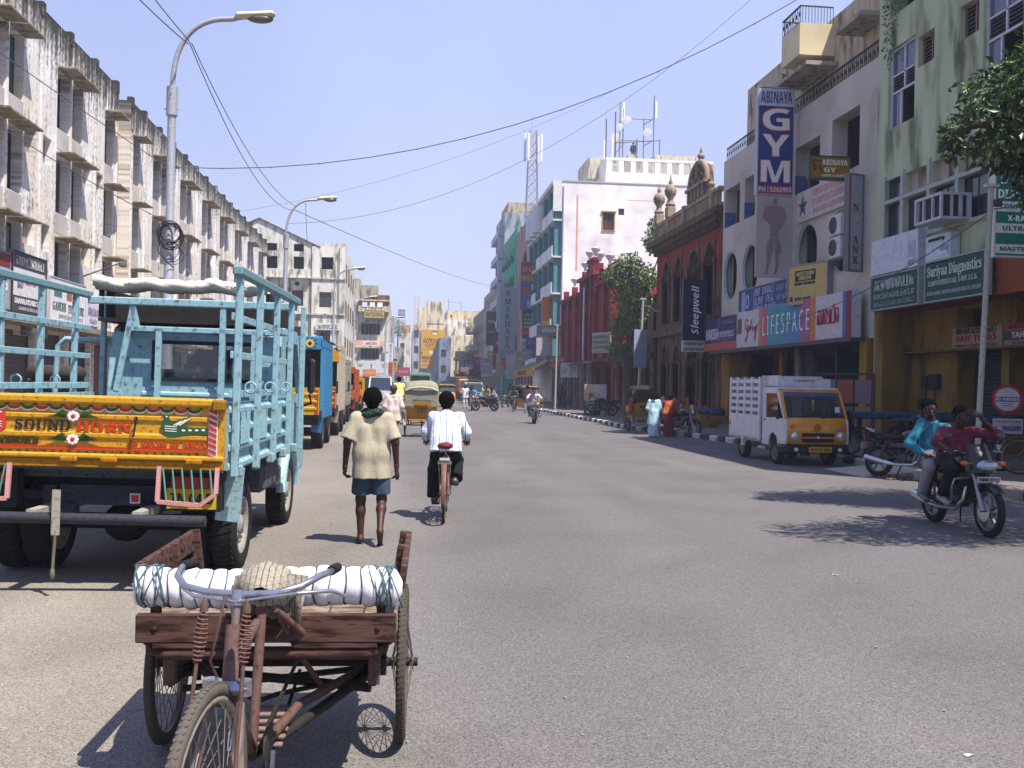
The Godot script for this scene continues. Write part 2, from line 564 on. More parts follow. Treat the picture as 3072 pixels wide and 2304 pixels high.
func window_mesh(kind:String,w:float,h:float,v:=0)->ArrayMesh:
	var key:="win%s%.2f_%.2f_%d" % [kind,w,h,v]
	if KC.has(key):return KC[key]
	var f:=B.new()
	var p:=B.new()
	var k:=B.new()
	var fm:Material=mat("#6e5c4c",0.6,4)
	var pm:Material=mat("#15171c",0.12,0,{"spec":0.6})
	var km:Material=mat("#17151a",0.9,0)
	var fr:=func(t:float,z0:=0.0,z1:=0.05):
		f.bx(0,0,z0,t,h,z1).bx(w-t,0,z0,w,h,z1).bx(t,h-t,z0,w-t,h,z1).bx(t,0,z0,w-t,t,z1)
	match kind:
		"glass":
			fr.call(0.06)
			f.bx(w/2-0.025,0.06,0,w/2+0.025,h-0.06,0.045)
			p.q(Vector3(0,0,0.01),Vector3(w,0,0.01),Vector3(w,h,0.01),Vector3(0,h,0.01))
		"white":
			fm=mat("#cfcfd4",0.5,1)
			pm=mat("#23252e",0.1,0,{"spec":0.6})
			fr.call(0.06)
			f.bx(w/2-0.03,0.06,0,w/2+0.03,h-0.06,0.045)
			p.q(Vector3(0,0,0.01),Vector3(w,0,0.01),Vector3(w,h,0.01),Vector3(0,h,0.01))
		"pane":
			fm=mat("#2a2a30",0.4,0)
			pm=mat("#33353d",0.10,0,{"spec":0.6})
			fr.call(0.03,0.0,0.03)
			f.bx(w*0.45,0.03,0,w*0.45+0.03,h-0.03,0.025)
			p.q(Vector3(0,0,0.01),Vector3(w,0,0.01),Vector3(w,h,0.01),Vector3(0,h,0.01))
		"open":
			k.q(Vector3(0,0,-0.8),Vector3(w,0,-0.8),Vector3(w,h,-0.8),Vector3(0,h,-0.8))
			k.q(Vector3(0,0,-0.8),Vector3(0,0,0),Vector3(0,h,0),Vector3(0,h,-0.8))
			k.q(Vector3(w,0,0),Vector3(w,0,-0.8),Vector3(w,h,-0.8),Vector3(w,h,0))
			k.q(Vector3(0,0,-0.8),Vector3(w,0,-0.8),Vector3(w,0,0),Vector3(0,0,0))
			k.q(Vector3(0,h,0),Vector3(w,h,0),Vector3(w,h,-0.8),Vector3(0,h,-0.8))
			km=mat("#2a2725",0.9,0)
		"wood":
			pm=mat(["#3a2a2e","#2e5a58","#2c4c6a","#4a3c34"][v % 4],0.6,4)
			fr.call(0.05)
			for s in 2:
				var x0:float=0.05+s*(w/2-0.05)
				p.bx(x0+0.01,0.06,0.0,x0+w/2-0.07,h-0.06,0.03)
				p.bx(x0+0.06,0.12,0.03,x0+w/2-0.12,h*0.48,0.045)
				p.bx(x0+0.06,h*0.52,0.03,x0+w/2-0.12,h-0.12,0.045)
			k.q(Vector3(0,0,-0.01),Vector3(w,0,-0.01),Vector3(w,h,-0.01),Vector3(0,h,-0.01))
		"ajar":
			k.q(Vector3(0,0,-0.3),Vector3(w,0,-0.3),Vector3(w,h,-0.3),Vector3(0,h,-0.3))
			fr.call(0.06)
			f.bx(0.06,h*0.5-0.03,0.0,w-0.06,h*0.5+0.03,0.05)
			p.bx(w*0.52,0.08,0.01,w-0.08,h*0.46,0.03)
			p.bx(w*0.52,h*0.55,0.01,w-0.08,h-0.08,0.03)
			fm=mat("#1d1b20",0.6,0)
			pm=mat("#8b8d90",0.3,0)
		"vent":
			p.q(Vector3(0,0,0),Vector3(w,0,0),Vector3(w,h,0),Vector3(0,h,0))
			f.bx(w/2-0.02,0,0,w/2+0.02,h,0.02)
			pm=mat("#a49a8c",0.9,2); fm=pm
		"roll":
			var nn:=int(h/0.09)
			for i in nn:
				var y:=h*i/nn
				var e:=h/nn
				p.q(Vector3(0,y,0),Vector3(w,y,0),Vector3(w,y+e*0.6,0.022),Vector3(0,y+e*0.6,0.022))
				p.q(Vector3(0,y+e*0.6,0.022),Vector3(w,y+e*0.6,0.022),Vector3(w,y+e,0),Vector3(0,y+e,0))
			f.bx(0,0,0.0,0.07,h,0.06).bx(w-0.07,0,0.0,w,h,0.06).bx(0.07,0.0,0.0,w-0.07,0.08,0.05)
			pm=mat(["#4a4648","#3a3c44","#6a3028","#5a5450"][v % 4],0.55,4)
			fm=mat("#3c3a3a",0.6,4)
		"grille":
			k.q(Vector3(0,0,-0.05),Vector3(w,0,-0.05),Vector3(w,h,-0.05),Vector3(0,h,-0.05))
			fr.call(0.07)
			var c:=int(w/0.42)
			for i in range(1,c):f.bx(w*i/c-0.03,0.07,0.0,w*i/c+0.03,h-0.07,0.05)
			fm=mat("#93908c",0.6,1)
		"louver":
			k.q(Vector3(0,0,-0.12),Vector3(w,0,-0.12),Vector3(w,h,-0.12),Vector3(0,h,-0.12))
			fr.call(0.05)
			f.bx(w*0.55,0.05,0.0,w*0.55+0.06,h-0.05,0.05)
			var c2:=int(h/0.11)
			for i in c2:p.box(Vector3(w/2,0.05+(h-0.1)*(i+0.5)/c2,-0.02),Vector3(w-0.1,0.012,0.10),0.0,Basis(Vector3.RIGHT,0.7))
			pm=mat("#6c6870",0.35,0); fm=mat("#7a6a5c",0.7,4)
		"dark":
			k.q(Vector3(0,0,0),Vector3(w,0,0),Vector3(w,h,0),Vector3(0,h,0))
	KC[key]=amesh([[f,fm],[p,pm],[k,km]])
	return KC[key]
func fill(root:Node,hs:Array,d:=0.18,z:=0.0)->void:
	for h in hs:
		if h[4]=="":continue
		var kind:String=h[4]
		var vv:int=h[6] if h.size()>6 else 0
		part(root,"shutter" if kind=="roll" else ("doorway" if kind=="dark" else "window"),window_mesh(kind,snappedf(h[2]-h[0],0.01),snappedf(h[3]-h[1],0.01),vv),null,Vector3(h[0],h[1],z-(h[5] if h.size()>5 else d)))
func arc_fill(b:B,x0:float,y0:float,x1:float,y1:float,z0:float,z1:float,lobes:=0,pointed:=0.0)->void:
	var r:=(x1-x0)/2.0
	var cx:=(x0+x1)/2.0
	var ry:float=minf(r*(1.0+pointed),y1-y0)
	for s in [-1.0,1.0]:
		var p:=PackedVector2Array()
		for i in 13:
			var a:=PI/2*i/12.0
			var k:=1.0-(0.10*absf(sin(a*lobes)) if lobes else 0.0)
			p.append(Vector2(cx+s*r*cos(a)*k,y1-ry+ry*sin(a)*(k if i<12 else 1.0)-0.001))
		p.append(Vector2(cx,y1))
		p.append(Vector2(cx+s*r,y1))
		b.poly(p,z0,z1)
func plaster_image()->ImageTexture:
	var w:=768
	var h:=480
	var im:=Image.create(w,h,false,Image.FORMAT_RGB8)
	var a:=FastNoiseLite.new(); a.seed=12; a.frequency=1.0; a.fractal_octaves=4
	for y in h:
		var my:=15.0*(1.0-float(y)/h)
		var top:=clampf((my-11.2)/2.7,0.0,1.0)
		var sill:=0.0
		for s in [10.25,7.33,4.4]:
			if my<s:sill=maxf(sill,clampf(1.0-(s-my)/1.5,0.0,1.0))
		for x in w:
			var mx:=24.0*x/w
			var cx:=cos(mx*TAU/24.0)*3.82
			var cz:=sin(mx*TAU/24.0)*3.82
			var st:=a.get_noise_3d(cx*3.2,my*0.22,cz*3.2)
			var pa:=a.get_noise_3d(cx*0.45+50,my*0.4,cz*0.45)
			var fi:=a.get_noise_3d(cx*5.0,my*5.0+30,cz*5.0)
			var c:=Color(0.865,0.85,0.835)
			c=c.lerp(Color(0.86,0.80,0.71),clampf(pa*2.2-0.3,0.0,0.6))
			c=c.lerp(Color(0.92,0.92,0.94),clampf(-pa*2.4-0.1,0.0,0.9))
			c=c.lerp(Color(0.60,0.58,0.56),clampf(fi*1.0+st*0.6-0.02,0.0,0.62))
			var k:=clampf(top*1.75+sill*0.34+st*1.3+fi*0.6-0.5,0.0,1.0)
			c=c.lerp(Color(0.20,0.195,0.19),k*(0.55+0.4*top))
			im.set_pixel(x,y,c)
	return ImageTexture.create_from_image(im)
func left_block(label:String,zn:float,W:float,pairs:Array,singles:Array,posts:Array,m:Material)->Node3D:
	var r:=thing("apartment_block",label,"building",Vector3(-12,0,zn),90.0,"old apartment blocks along the left pavement")
	var hs:=[]
	var sh:=[]
	var nn:=0
	for f in 3:
		var y:float=12.25-2.92*f
		for p in pairs:
			for s in [-1,1]:
				var x0:float=p-1.38 if s<0 else p+0.10
				hs.append([x0,y-2.0,x0+1.28,y,["open","wood","ajar","wood","open","wood","open"][nn % 7],0.34,nn % 4])
				sh.append(Vector3(x0+0.64,y+0.06,0.32))
				nn+=1
		for p in singles:
			hs.append([p-0.62,y-2.0,p+0.62,y,["ajar","open","wood"][nn % 3],0.34,nn % 4])
			sh.append(Vector3(p,y+0.06,0.32))
			nn+=1
		for p in pairs:
			for s in [-1.0,1.0]:
				var c:float=p+2.75+s*0.72
				if c<W-0.8:hs.append([c-0.52,y-0.55-2.92,c+0.52,y+0.35-2.92,"vent",0.22])
	var x:=0.5
	while x+2.5<W:
		hs.append([x,0.12,x+2.45,3.1,"roll",0.25,nn % 4])
		nn+=1
		x+=2.95
	var b:=B.new()
	b.uvf=func(p):return Vector2(p.x/24.0,1.0-p.y/15.0)
	wall_cells(b,W,0.0,13.8,hs,0.45)
	shell(b,W,0.0,13.8,12.0)
	part(r,"wall",b,m)
	fill(r,hs,0.45)
	var sd:=B.new()
	sd.box(Vector3.ZERO,Vector3(1.36,0.08,0.62),0.015)
	var sm:=amesh([[sd,mat("#98907f",0.9,2)]])
	for s in sh:part(r,"sunshade",sm,null,s,Vector3(rng.randf_range(-1,2),0,rng.randf_range(-1,1)))
	for p in posts:
		b=B.new()
		b.uvf=func(q):return Vector2((q.x+zn)/24.0,1.0-q.y/15.0)
		b.bx(p-0.08,3.4,0.0,p+0.08,13.5,0.05)
		b.bx(p-0.14,13.5,-0.21,p+0.14,14.0,0.06,0.02)
		part(r,"fin",b,m)
	var sp:=amesh([[B.new().bx(-0.62,-0.7,0.0,0.62,-0.02,0.012),mat("#bdb8b4",0.9,6)]])
	for h in hs:if h[3]-h[1]>1.9 and h[1]>3.5:part(r,"sill_panel",sp,null,Vector3((h[0]+h[2])/2,h[1],0))
	b=B.new()
	b.bx(0,3.22,0.0,W,3.4,0.9)
	part(r,"canopy",b,mat("#8d857c",0.9,2))
	return r
func sign_board(label:String,pos:Vector3,turn:float,w:float,h:float,th:float,bg:String,words:Array,group:="",edge:="")->Node3D:
	var r:=thing("shop_sign",label,"sign",pos,turn,group)
	var b:=B.new()
	b.bx(-w/2,-h/2,-th,w/2,h/2,0.0,0.012)
	part(r,"board",b,mat(bg,0.55,1))
	if edge:
		b=B.new()
		var t:=0.035
		b.bx(-w/2-t,-h/2-t,-th*0.8,w/2+t,-h/2,0.02).bx(-w/2-t,h/2,-th*0.8,w/2+t,h/2+t,0.02)
		b.bx(-w/2-t,-h/2,-th*0.8,-w/2,h/2,0.02).bx(w/2,-h/2,-th*0.8,w/2+t,h/2,0.02)
		part(r,"frame",b,mat(edge,0.5,4))
	for e in words:
		b=B.new()
		if e[0] is Rect2:
			b.bx(e[0].position.x,e[0].position.y,0.0,e[0].end.x,e[0].end.y,e[2] if e.size()>2 else 0.006)
			part(r,"colour_field",b,mat(e[1],0.55,1))
		elif e[5]==-1:
			tamil(b,e[0],e[1],e[2],e[3],e[6],0.0,0.014)
			part(r,"lettering",b,mat(e[4],0.6,0))
		else:
			letters(b,e[0],e[1],e[2],e[3],e[5],e[6] if e.size()>6 else 0.0,0.01,0.012,e[7] if e.size()>7 else 0.0)
			part(r,"lettering",b,mat(e[4],0.6,0))
	return r
func left_side()->void:
	var pm:=StandardMaterial3D.new()
	pm.albedo_texture=plaster_image()
	pm.roughness=0.92
	pm.metallic_specular=0.2
	pm.detail_enabled=true
	pm.detail_albedo=T.fine
	pm.detail_blend_mode=BaseMaterial3D.BLEND_MODE_MUL
	pm.detail_uv_layer=BaseMaterial3D.DETAIL_UV_2
	pm.uv2_triplanar=true; pm.uv2_world_triplanar=true; pm.uv2_scale=Vector3.ONE*0.8
	left_block("nearest weathered grey and cream apartment block with black-streaked parapet",-19.6,23.9,[0.2,6.1,12.0,17.85],[22.65],[3.2,6.1,9.05,12.0,14.95,17.85,20.8,23.65],pm)
	var pairs:=[]
	var posts:=[0.22]
	for i in 7:pairs.append(5.4+5.9*i)
	for i in 15:posts.append(2.5+2.95*i)
	left_block("long weathered apartment block behind the street lamps, beyond the ochre stair bay",-45.4,44.2,pairs,[0.9],posts,pm)
	var r:=thing("stair_bay","narrow ochre stair bay between the two weathered apartment blocks","building",Vector3(-12.5,0,-43.4),90.0)
	var hs:=[[0.9,0.12,2.0,2.6,"dark",0.3]]
	var b:=B.new()
	wall_cells(b,2.1,0,12.9,hs)
	shell(b,2.1,0,12.9,11.0)
	part(r,"wall",b,mat("#bf9f68",0.9,2,{"s":0.8}))
	fill(r,hs)
	var g:="shop signs on the left block"
	var L:=Vector3(-11.86,-0.3,0.4)
	sign_board("dark framed cafe sign with white panel, leftmost complete sign on the left block",L+Vector3(0,4.85,-33.85),90,2.9,1.85,0.12,"#4b4652",[[Rect2(-1.35,-0.42,2.7,0.85),"#d5d6da"],["cafe",0.05,0.1,0.24,"#c03040",1,0.9],["DHANALAKSHMI STORE",0,-0.58,0.17,"#c9c8cc",1,2.5],["knalirtump",0,0.67,0.24,"#c9c8cc",-1,2.4],["knatrilupmi",0,-0.8,0.09,"#b9b8bc",-1,1.8],["ka",-0.8,0.0,0.3,"#7c6a94",-1,0.5]],g,"#3a3642")
	sign_board("white furniture shop sign with green arrow over the left shutters",L+Vector3(0,4.6,-37.6),90,3.8,1.45,0.12,"#dedde2",[["GANESH",-0.95,-0.22,0.26,"#4f6a68",3,1.35],["FURNITURE",0.85,-0.25,0.26,"#4f6a68",3,1.75],["knalirtumpkavi",0.3,-0.55,0.1,"#777a84",-1,2.6],[Rect2(-1.5,0.1,0.8,0.35),"#4f7a6a"],[Rect2(-0.2,0.05,0.55,0.45),"#a66a4c"]],g,"#b9b6bb")
	sign_board("pale lavender sign right of the furniture sign on the left block",L+Vector3(0,4.35,-40.5),90,1.6,0.9,0.1,"#d2cfdc",[["kalirtu",0,0.1,0.22,"#8b86a0",-1,1.3],["tupmir",0,-0.25,0.13,"#8b86a0",-1,0.9]],g)
	sign_board("small grey list board hung on the ochre stair bay",Vector3(-12.45,5.5,-43.1),90,1.9,0.75,0.08,"#c3c4c0",[["liru",-0.5,0.0,0.1,"#6a6c66",-1,0.5],["kati",-0.5,0.2,0.1,"#6a6c66",-1,0.5],[Rect2(0.45,-0.3,0.4,0.5),"#5c7aa0"]],g)
	sign_board("red and grey sign cut off at the left edge of the street",L+Vector3(0,4.8,-31.0),90,2.4,1.65,0.12,"#a0a2a8",[[Rect2(-1.2,0.4,2.4,0.4),"#7a2c30"],["S",0.9,-0.1,0.45,"#d8d8da",1]],g,"#8d8a8c")
	sign_board("blue and white sign low on the far end of the first left block",L+Vector3(0,4.2,-50.0),90,3.6,1.1,0.1,"#cfd3dc",[["knarti",0,0.15,0.3,"#3c4c84",-1,2.6],["lavpim",0,-0.3,0.2,"#3c4c84",-1,1.6]],g)
	for i in 4:
		sign_board(["faded green sign behind the second lamp post","cream sign behind the blue lorry roof","pale blue sign far along the left block","last small white sign of the left block"][i],L+Vector3(0,4.3,-56.0-i*8.2),90,3.4,1.0,0.1,["#a9c0b0","#d8cfb4","#b4c4da","#dcdcde"][i],[["maliyrtk",0,0.14,0.26,"#50505c",-1,2.6],["pnraki",0,-0.28,0.18,"#50505c",-1,1.6]],g)
	r=thing("sign_lamp","small lamp on a slanted bracket over the furniture sign","lamp",Vector3(-11.9,5.4,-38.9),90)
	b=B.new()
	b.cyl(Vector3(0,0,0),Vector3(0.5,0.6,1.2),0.03,0.025,6)
	part(r,"bracket",b,mat("#4c4a48",0.6,4))
	b=B.new()
	b.box(Vector3(0.55,0.55,1.28),Vector3(0.3,0.2,0.25),0.04)
	part(r,"lamp_head",b,mat("#6b6965",0.5,4))
	r=thing("gabled_building","pale grey building with stained gable wall and dark windows, beyond the left block","building",Vector3(-8.05,-0.38,-91))
	var wm:=mat("#cfd0cc",0.9,2,{"s":0.7})
	hs=[]
	for x in [-1.75,-4.1,-6.5]:
		hs.append([x,13.62,x+0.88,14.28,"open",0.2])
		hs.append([x,12.04,x+0.92,13.15,"open",0.25])
		hs.append([x-0.1,8.75,x+0.92,10.14,"glass",0.25])
		hs.append([x-0.1,5.4,x+0.92,6.9,"glass",0.25])
	b=B.new()
	wall_cells(b,-0.1,0.0,14.4,hs,0.2,0.0,-7.6)
	b.poly(PackedVector2Array([Vector2(-7.6,14.4),Vector2(-0.1,14.4),Vector2(-4.8,16.35),Vector2(-7.6,15.1)]),-0.25,0.0)
	shell(b,-0.1,0.0,14.4,14.0,-7.6,0.0)
	part(r,"wall",b,wm)
	fill(r,hs)
	b=B.new()
	b.poly(PackedVector2Array([Vector2(0.6,13.95),Vector2(0.62,14.07),Vector2(-4.8,16.5),Vector2(-9.0,14.6),Vector2(-9.0,14.5),Vector2(-4.8,16.38)]),-14.2,0.15)
	part(r,"roof",b,mat("#6f6a64",0.9,2))
	b=B.new()
	b.bx(-7.6,11.3,0.0,-0.15,12.0,0.28)
	b.bx(-7.6,11.2,0.0,-0.15,11.3,0.45)
	b.bx(-7.6,8.0,0.0,-0.15,8.12,0.22)
	parts(r,"balcony_band",b,mat("#d2d3cf",0.9,2))
	b=B.new()
	b.cyl(Vector3(-1.4,10.72,-0.02),Vector3(-1.4,10.72,0.02),0.2,-1,16)
	part(r,"round_vent",b,mat("#1f1d20",0.8,0))
	hs=[[0.72,12.08,1.76,13.17,"open",0.2],[0.58,8.67,1.62,10.03,"pane",0.2],[0.6,5.2,1.62,6.6,"glass",0.2],[0.5,1.0,2.4,3.2,"roll",0.2,1]]
	b=B.new()
	wall_cells(b,2.82,0.0,14.1,hs,0.2,0.12,-0.12)
	shell(b,2.82,0.0,14.1,18.0,-0.12,0.5,0.12)
	part(r,"wing_wall",b,mat("#dcdcd8",0.9,2,{"s":0.6}))
	fill(r,hs,0.2,0.12)
	b=B.new()
	b.bx(-0.2,11.18,0.12,2.9,11.32,0.24).bx(-0.2,7.98,0.12,2.9,8.12,0.24).bx(0.4,14.1,-3.0,2.82,14.5,-0.4)
	parts(r,"ledge",b,mat("#c9c9c5",0.9,2))
	b=B.new()
	b.cyl(Vector3(-0.13,0.2,0.2),Vector3(-0.13,13.4,0.2),0.05).cyl(Vector3(2.3,0.2,0.26),Vector3(2.3,14.0,0.26),0.04)
	part(r,"drain_pipe",b,mat("#5b5f66",0.6,4))
	hs=[]
	for f in 3:for i in 4:hs.append([1.2+i*4.2,4.6+f*3.3,2.4+i*4.2,6.1+f*3.3,"open",0.15])
	for h in hs:
		part(r,"window",window_mesh("glass",1.2,1.5),null,Vector3(2.83,h[1],-h[0]+0.1),Vector3(0,90,0))
	sign_board("washed-out cinema style board on the side of the gabled building",Vector3(-6.66,6.55,-90.7),0,2.2,0.6,0.1,"#cfd4d2",[["rtaliyk",0,0,0.3,"#5c7c6c",-1,1.8]])
	r=thing("stepped_building","cream building with yellow board on its top balcony and water tanks on the roof","building",Vector3(-7.35,-0.4,-129))
	hs=[[0.2,8.12,1.02,9.58,"grille",0.2],[2.06,8.13,4.5,9.57,"grille",0.25],[0.2,4.97,0.98,6.4,"grille",0.2],[2.05,4.98,4.42,6.38,"grille",0.25],[0.3,11.0,1.3,12.0,"glass",0.15],[1.8,11.15,5.5,12.35,"open",0.5],[1.7,0.2,5.5,2.7,"roll",0.2,0]]
	b=B.new()
	wall_cells(b,5.65,0.0,12.62,hs,0.2)
	shell(b,5.65,0.0,12.62,20.0)
	part(r,"wall",b,mat("#d3cebf",0.9,2,{"s":0.8}))
	fill(r,hs)
	b=B.new()
	b.bx(0.28,12.6,-4.0,1.84,15.3,-0.6)
	part(r,"stair_tower",b,mat("#b5b0a3",0.9,2))
	b=B.new()
	b.bx(2.0,12.9,-3.4,4.1,14.56,-0.8,0.06)
	part(r,"water_tank",b,mat("#a39b8f",0.9,2))
	b=B.new()
	b.bx(4.1,12.45,-3.0,5.6,13.25,-0.3)
	part(r,"brick_parapet",b,mat("#7a4a3c",0.9,2))
	b=B.new()
	b.bx(1.7,11.02,0.0,5.6,11.16,0.9).bx(1.7,12.35,0.0,5.7,12.5,1.0).bx(1.75,11.16,0.82,5.6,11.75,0.9)
	parts(r,"balcony_slab",b,mat("#c9bd9a",0.9,2))
	for i in 3:
		b=B.new()
		b.bx(2.2+i*0.95,11.6,0.92,2.85+i*0.95,12.2,0.95)
		part(r,"laundry",b,mat(["#c9d2e0","#e4d6d8","#efeef0"][i],0.9,0))
	b=B.new()
	b.bx(1.9,9.62,0.0,4.7,9.75,0.6).bx(1.9,6.42,0.0,4.6,6.55,0.6)
	parts(r,"sunshade",b,mat("#b7b1a2",0.9,2))
	sign_board("yellow board with blue capital letters on the top balcony of the cream building",Vector3(-3.59,10.27,-127.95),0,2.5,0.9,0.1,"#c2a13c",[["NATIONAL",0,0,0.5,"#3b4a86",1,2.2]],"","#5c5548")
	sign_board("white banner with red letters between pink panels",Vector3(-3.96,6.63,-128.6),0,3.7,0.62,0.08,"#dcdcdc",[[Rect2(-1.85,-0.3,0.85,0.6),"#e4a79a"],[Rect2(1.1,-0.3,0.75,0.6),"#e8a99c"],["makirtu",0.05,0,0.3,"#d0502c",-1,1.5]])
	sign_board("wide white shop board with dark winged stripes above the yellow lorry",Vector3(-3.66,3.4,-128.2),0,3.9,1.85,0.15,"#c7cbd2",[[Rect2(-1.9,0.5,0.7,0.06),"#27364e"],[Rect2(-1.9,0.36,0.62,0.06),"#27364e"],[Rect2(-1.9,0.22,0.5,0.06),"#27364e"],[Rect2(1.1,0.5,0.7,0.06),"#27364e"],[Rect2(1.1,0.36,0.62,0.06),"#27364e"],[Rect2(1.2,0.22,0.5,0.06),"#27364e"],[Rect2(1.3,0.08,0.4,0.06),"#27364e"],["I",-0.2,0.25,0.5,"#27364e",3],["T",-0.2,-0.25,0.3,"#27364e",3],["ralitukvam",0.4,-0.62,0.14,"#5c7a5c",-1,2.2]])
	sign_board("tall narrow white sign with upright dark letters at the corner of the cream building",Vector3(-1.66,5.51,-128.4),0,1.05,2.4,0.12,"#ced6dc",[["H",0.2,0.9,0.3,"#3a4a64",3],["O",0.2,0.45,0.3,"#3a4a64",3],["T",0.2,0.0,0.3,"#7a4a44",3],["E",0.2,-0.45,0.3,"#3a4a64",3],["L",0.2,-0.9,0.3,"#7a4a44",3],["karti",-0.3,0.0,0.16,"#5a6a84",-1,0.45]])
	sign_board("orange red banner under the tall narrow white sign",Vector3(-1.54,3.42,-128.4),0,0.7,1.75,0.1,"#b8542e",[["ki",0,0.3,0.4,"#4a2a24",-1,0.6],["tu",0,-0.3,0.4,"#4a2a24",-1,0.6]])
	sign_board("yellow and blue upright sign right of the orange banner",Vector3(-0.86,3.88,-128.4),0,0.52,1.65,0.1,"#b79a2c",[[Rect2(-0.26,0.55,0.52,0.28),"#2e3c66"],["k",0,0.2,0.25,"#3a3a2c",-1,0.3],["t",0,-0.15,0.25,"#3a3a2c",-1,0.3],["p",0,-0.5,0.25,"#3a3a2c",-1,0.3]])
func ac_unit(label:String,pos:Vector3,turn:float,g:="")->void:
	var r:=thing("air_conditioner",label,"air conditioner",pos,turn,g)
	var b:=B.new()
	b.bx(-0.4,0,-0.15,0.4,0.62,0.2,0.02)
	part(r,"casing",b,mat("#c8c8cc",0.5,1))
	b=B.new()
	b.cyl(Vector3(-0.1,0.31,0.2),Vector3(-0.1,0.31,0.215),0.25,-1,20)
	part(r,"fan",b,mat("#2b2b30",0.6,0))
	b=B.new()
	for i in 4:b.torus(Vector3(-0.1,0.31,0.222),0.06+i*0.06,0.006,Vector3.BACK,20,4)
	part(r,"fan_guard",b,mat("#8d8d92",0.5,1))
func balustrade(r:Node,x0:float,x1:float,y:float,z:float,called:="railing")->void:
	var b:=B.new()
	var n:=int((x1-x0)/0.13)
	b.bx(x0,y+0.5,z-0.02,x1,y+0.55,z+0.02).bx(x0,y,z-0.015,x1,y+0.03,z+0.015)
	for i in n+1:
		var x:=x0+(x1-x0)*i/n
		b.bx(x-0.008,y,z-0.008,x+0.008,y+0.52,z+0.008)
		if i % 2==0 and i<n:b.box(Vector3(x+0.065,y+0.28,z),Vector3(0.10,0.10,0.02),0.0,Basis(Vector3.BACK,PI/4))
	part(r,called,b,mat("#2d2a30",0.6,0))
func right_near()->void:
	var r:=thing("pale_green_building","peeling pale green building with a brown band and shutters at the right edge","building",Vector3(13,0.25,-26.5),-90)
	var H:=15.5
	var hs:=[
		[0.52,6.58,1.41,7.14,"pane",0.15],[1.6,6.58,2.73,7.14,"vent",0.15],[2.93,6.58,4.03,7.14,"vent",0.15],[4.2,6.58,5.4,7.14,"vent",0.15],
		[0.5,5.45,1.41,6.48,"pane",0.15],[1.6,5.45,2.73,6.48,"pane",0.15],[2.93,5.45,4.03,6.48,"pane",0.15],[4.2,5.45,5.4,6.48,"pane",0.15],[5.6,5.45,6.8,6.9,"pane",0.15],
		[0.58,8.5,1.99,10.65,"",0.14],[2.14,9.72,2.93,10.5,"louver",0.18],[4.07,9.75,4.87,10.55,"louver",0.18],[5.06,8.3,6.52,10.7,"",0.14],
		[0.6,11.55,2.1,13.4,"open",0.5],[7.2,8.5,9.0,10.5,"glass",0.15],[7.2,5.45,9.0,7.1,"pane",0.15],
		[2.72,0.0,4.55,2.45,"roll",0.5,1],[4.85,0.0,7.6,2.45,"roll",0.5,1],[8.0,0.0,10.6,2.45,"roll",0.5,0],[2.9,2.95,3.9,3.5,"open",0.3],[5.1,2.95,6.3,3.5,"open",0.3]]
	var b:=B.new()
	wall_cells(b,12.6,4.5,H,hs.filter(func(e):return e[1]>4.5),0.15)
	shell(b,12.6,0.0,H,12.0)
	part(r,"wall",b,mat("#b2bea0",0.85,2,{"s":0.5}))
	b=B.new()
	var lo:=hs.filter(func(e):return e[1]<4.5)
	wall_cells(b,12.6,0.0,3.6,lo,0.5,-0.9,0.15)
	b.bx(0.0,0.0,-0.95,0.42,3.6,-0.05)
	part(r,"ground_floor_wall",b,mat("#86692e",0.8,2,{"s":0.5}))
	b=B.new()
	b.bx(0.02,3.6,-1.0,12.6,4.5,-0.004)
	part(r,"brown_band",b,mat("#8a4a2c",0.8,1))
	b=B.new()
	for i in 4:b.bx(0.0,3.62+i*0.22,-0.004,0.48,3.62+i*0.22+0.2,0.01)
	parts(r,"facing_tile",b,mat("#96512f",0.75,1))
	fill(r,hs.filter(func(e):return e[1]>4.5),0.15)
	fill(r,lo,0.5,-0.9)
	b=B.new()
	b.bx(0.4,6.48,0.0,9.1,6.58,0.06).bx(0.4,5.35,0.0,9.1,5.45,0.06)
	for x in [0.4,1.41,2.73,4.03,5.4]:b.bx(x+0.02,5.45,0.0,x+0.17,7.25,0.05)
	parts(r,"mullion",b,mat("#aab0a8",0.7,1))
	for e in [[0.58,8.5,1.41,2.15],[5.06,8.3,1.46,2.4]]:
		var w:float=e[2]; var h:float=e[3]
		var wn:=part(r,"tall_window",[],null,Vector3(e[0],e[1],-0.14))
		var f:=B.new()
		f.bx(0,0,0,0.05,h,0.06).bx(w-0.05,0,0,w,h,0.06).bx(0.05,h-0.05,0,w-0.05,h,0.06).bx(0.05,0,0,w-0.05,0.05,0.06).bx(0.05,h*0.44,0,w-0.05,h*0.44+0.05,0.055).bx(w/2-0.025,h*0.46,0,w/2+0.025,h-0.05,0.05).bx(0.05,h*0.66,0,w-0.05,h*0.66+0.04,0.05).bx(w*0.36,0.05,0,w*0.36+0.05,h*0.44,0.05)
		wn.mesh=amesh([[f,mat("#c8c8d2",0.45,1)]])
		f=B.new()
		var p:=B.new()
		p.q(Vector3(0.03,h*0.66,0.012),Vector3(w-0.03,h*0.66,0.012),Vector3(w-0.03,h-0.02,0.012),Vector3(0.03,h-0.02,0.012))
		p.q(Vector3(0.03,0.03,0.012),Vector3(w*0.38,0.03,0.012),Vector3(w*0.38,h*0.45,0.012),Vector3(0.03,h*0.45,0.012))
		part(wn,"pane",p,mat("#4a4a62",0.12,0,{"spec":0.6}))
		var l:=B.new()
		for i in 5:l.box(Vector3(w/2,h*(0.47+0.19*(i+0.5)/5.0),-0.01),Vector3(w-0.1,0.012,0.09),0.0,Basis(Vector3.RIGHT,0.8))
		part(wn,"louvre",l,mat("#5a5866",0.3,0))
		var k:=B.new()
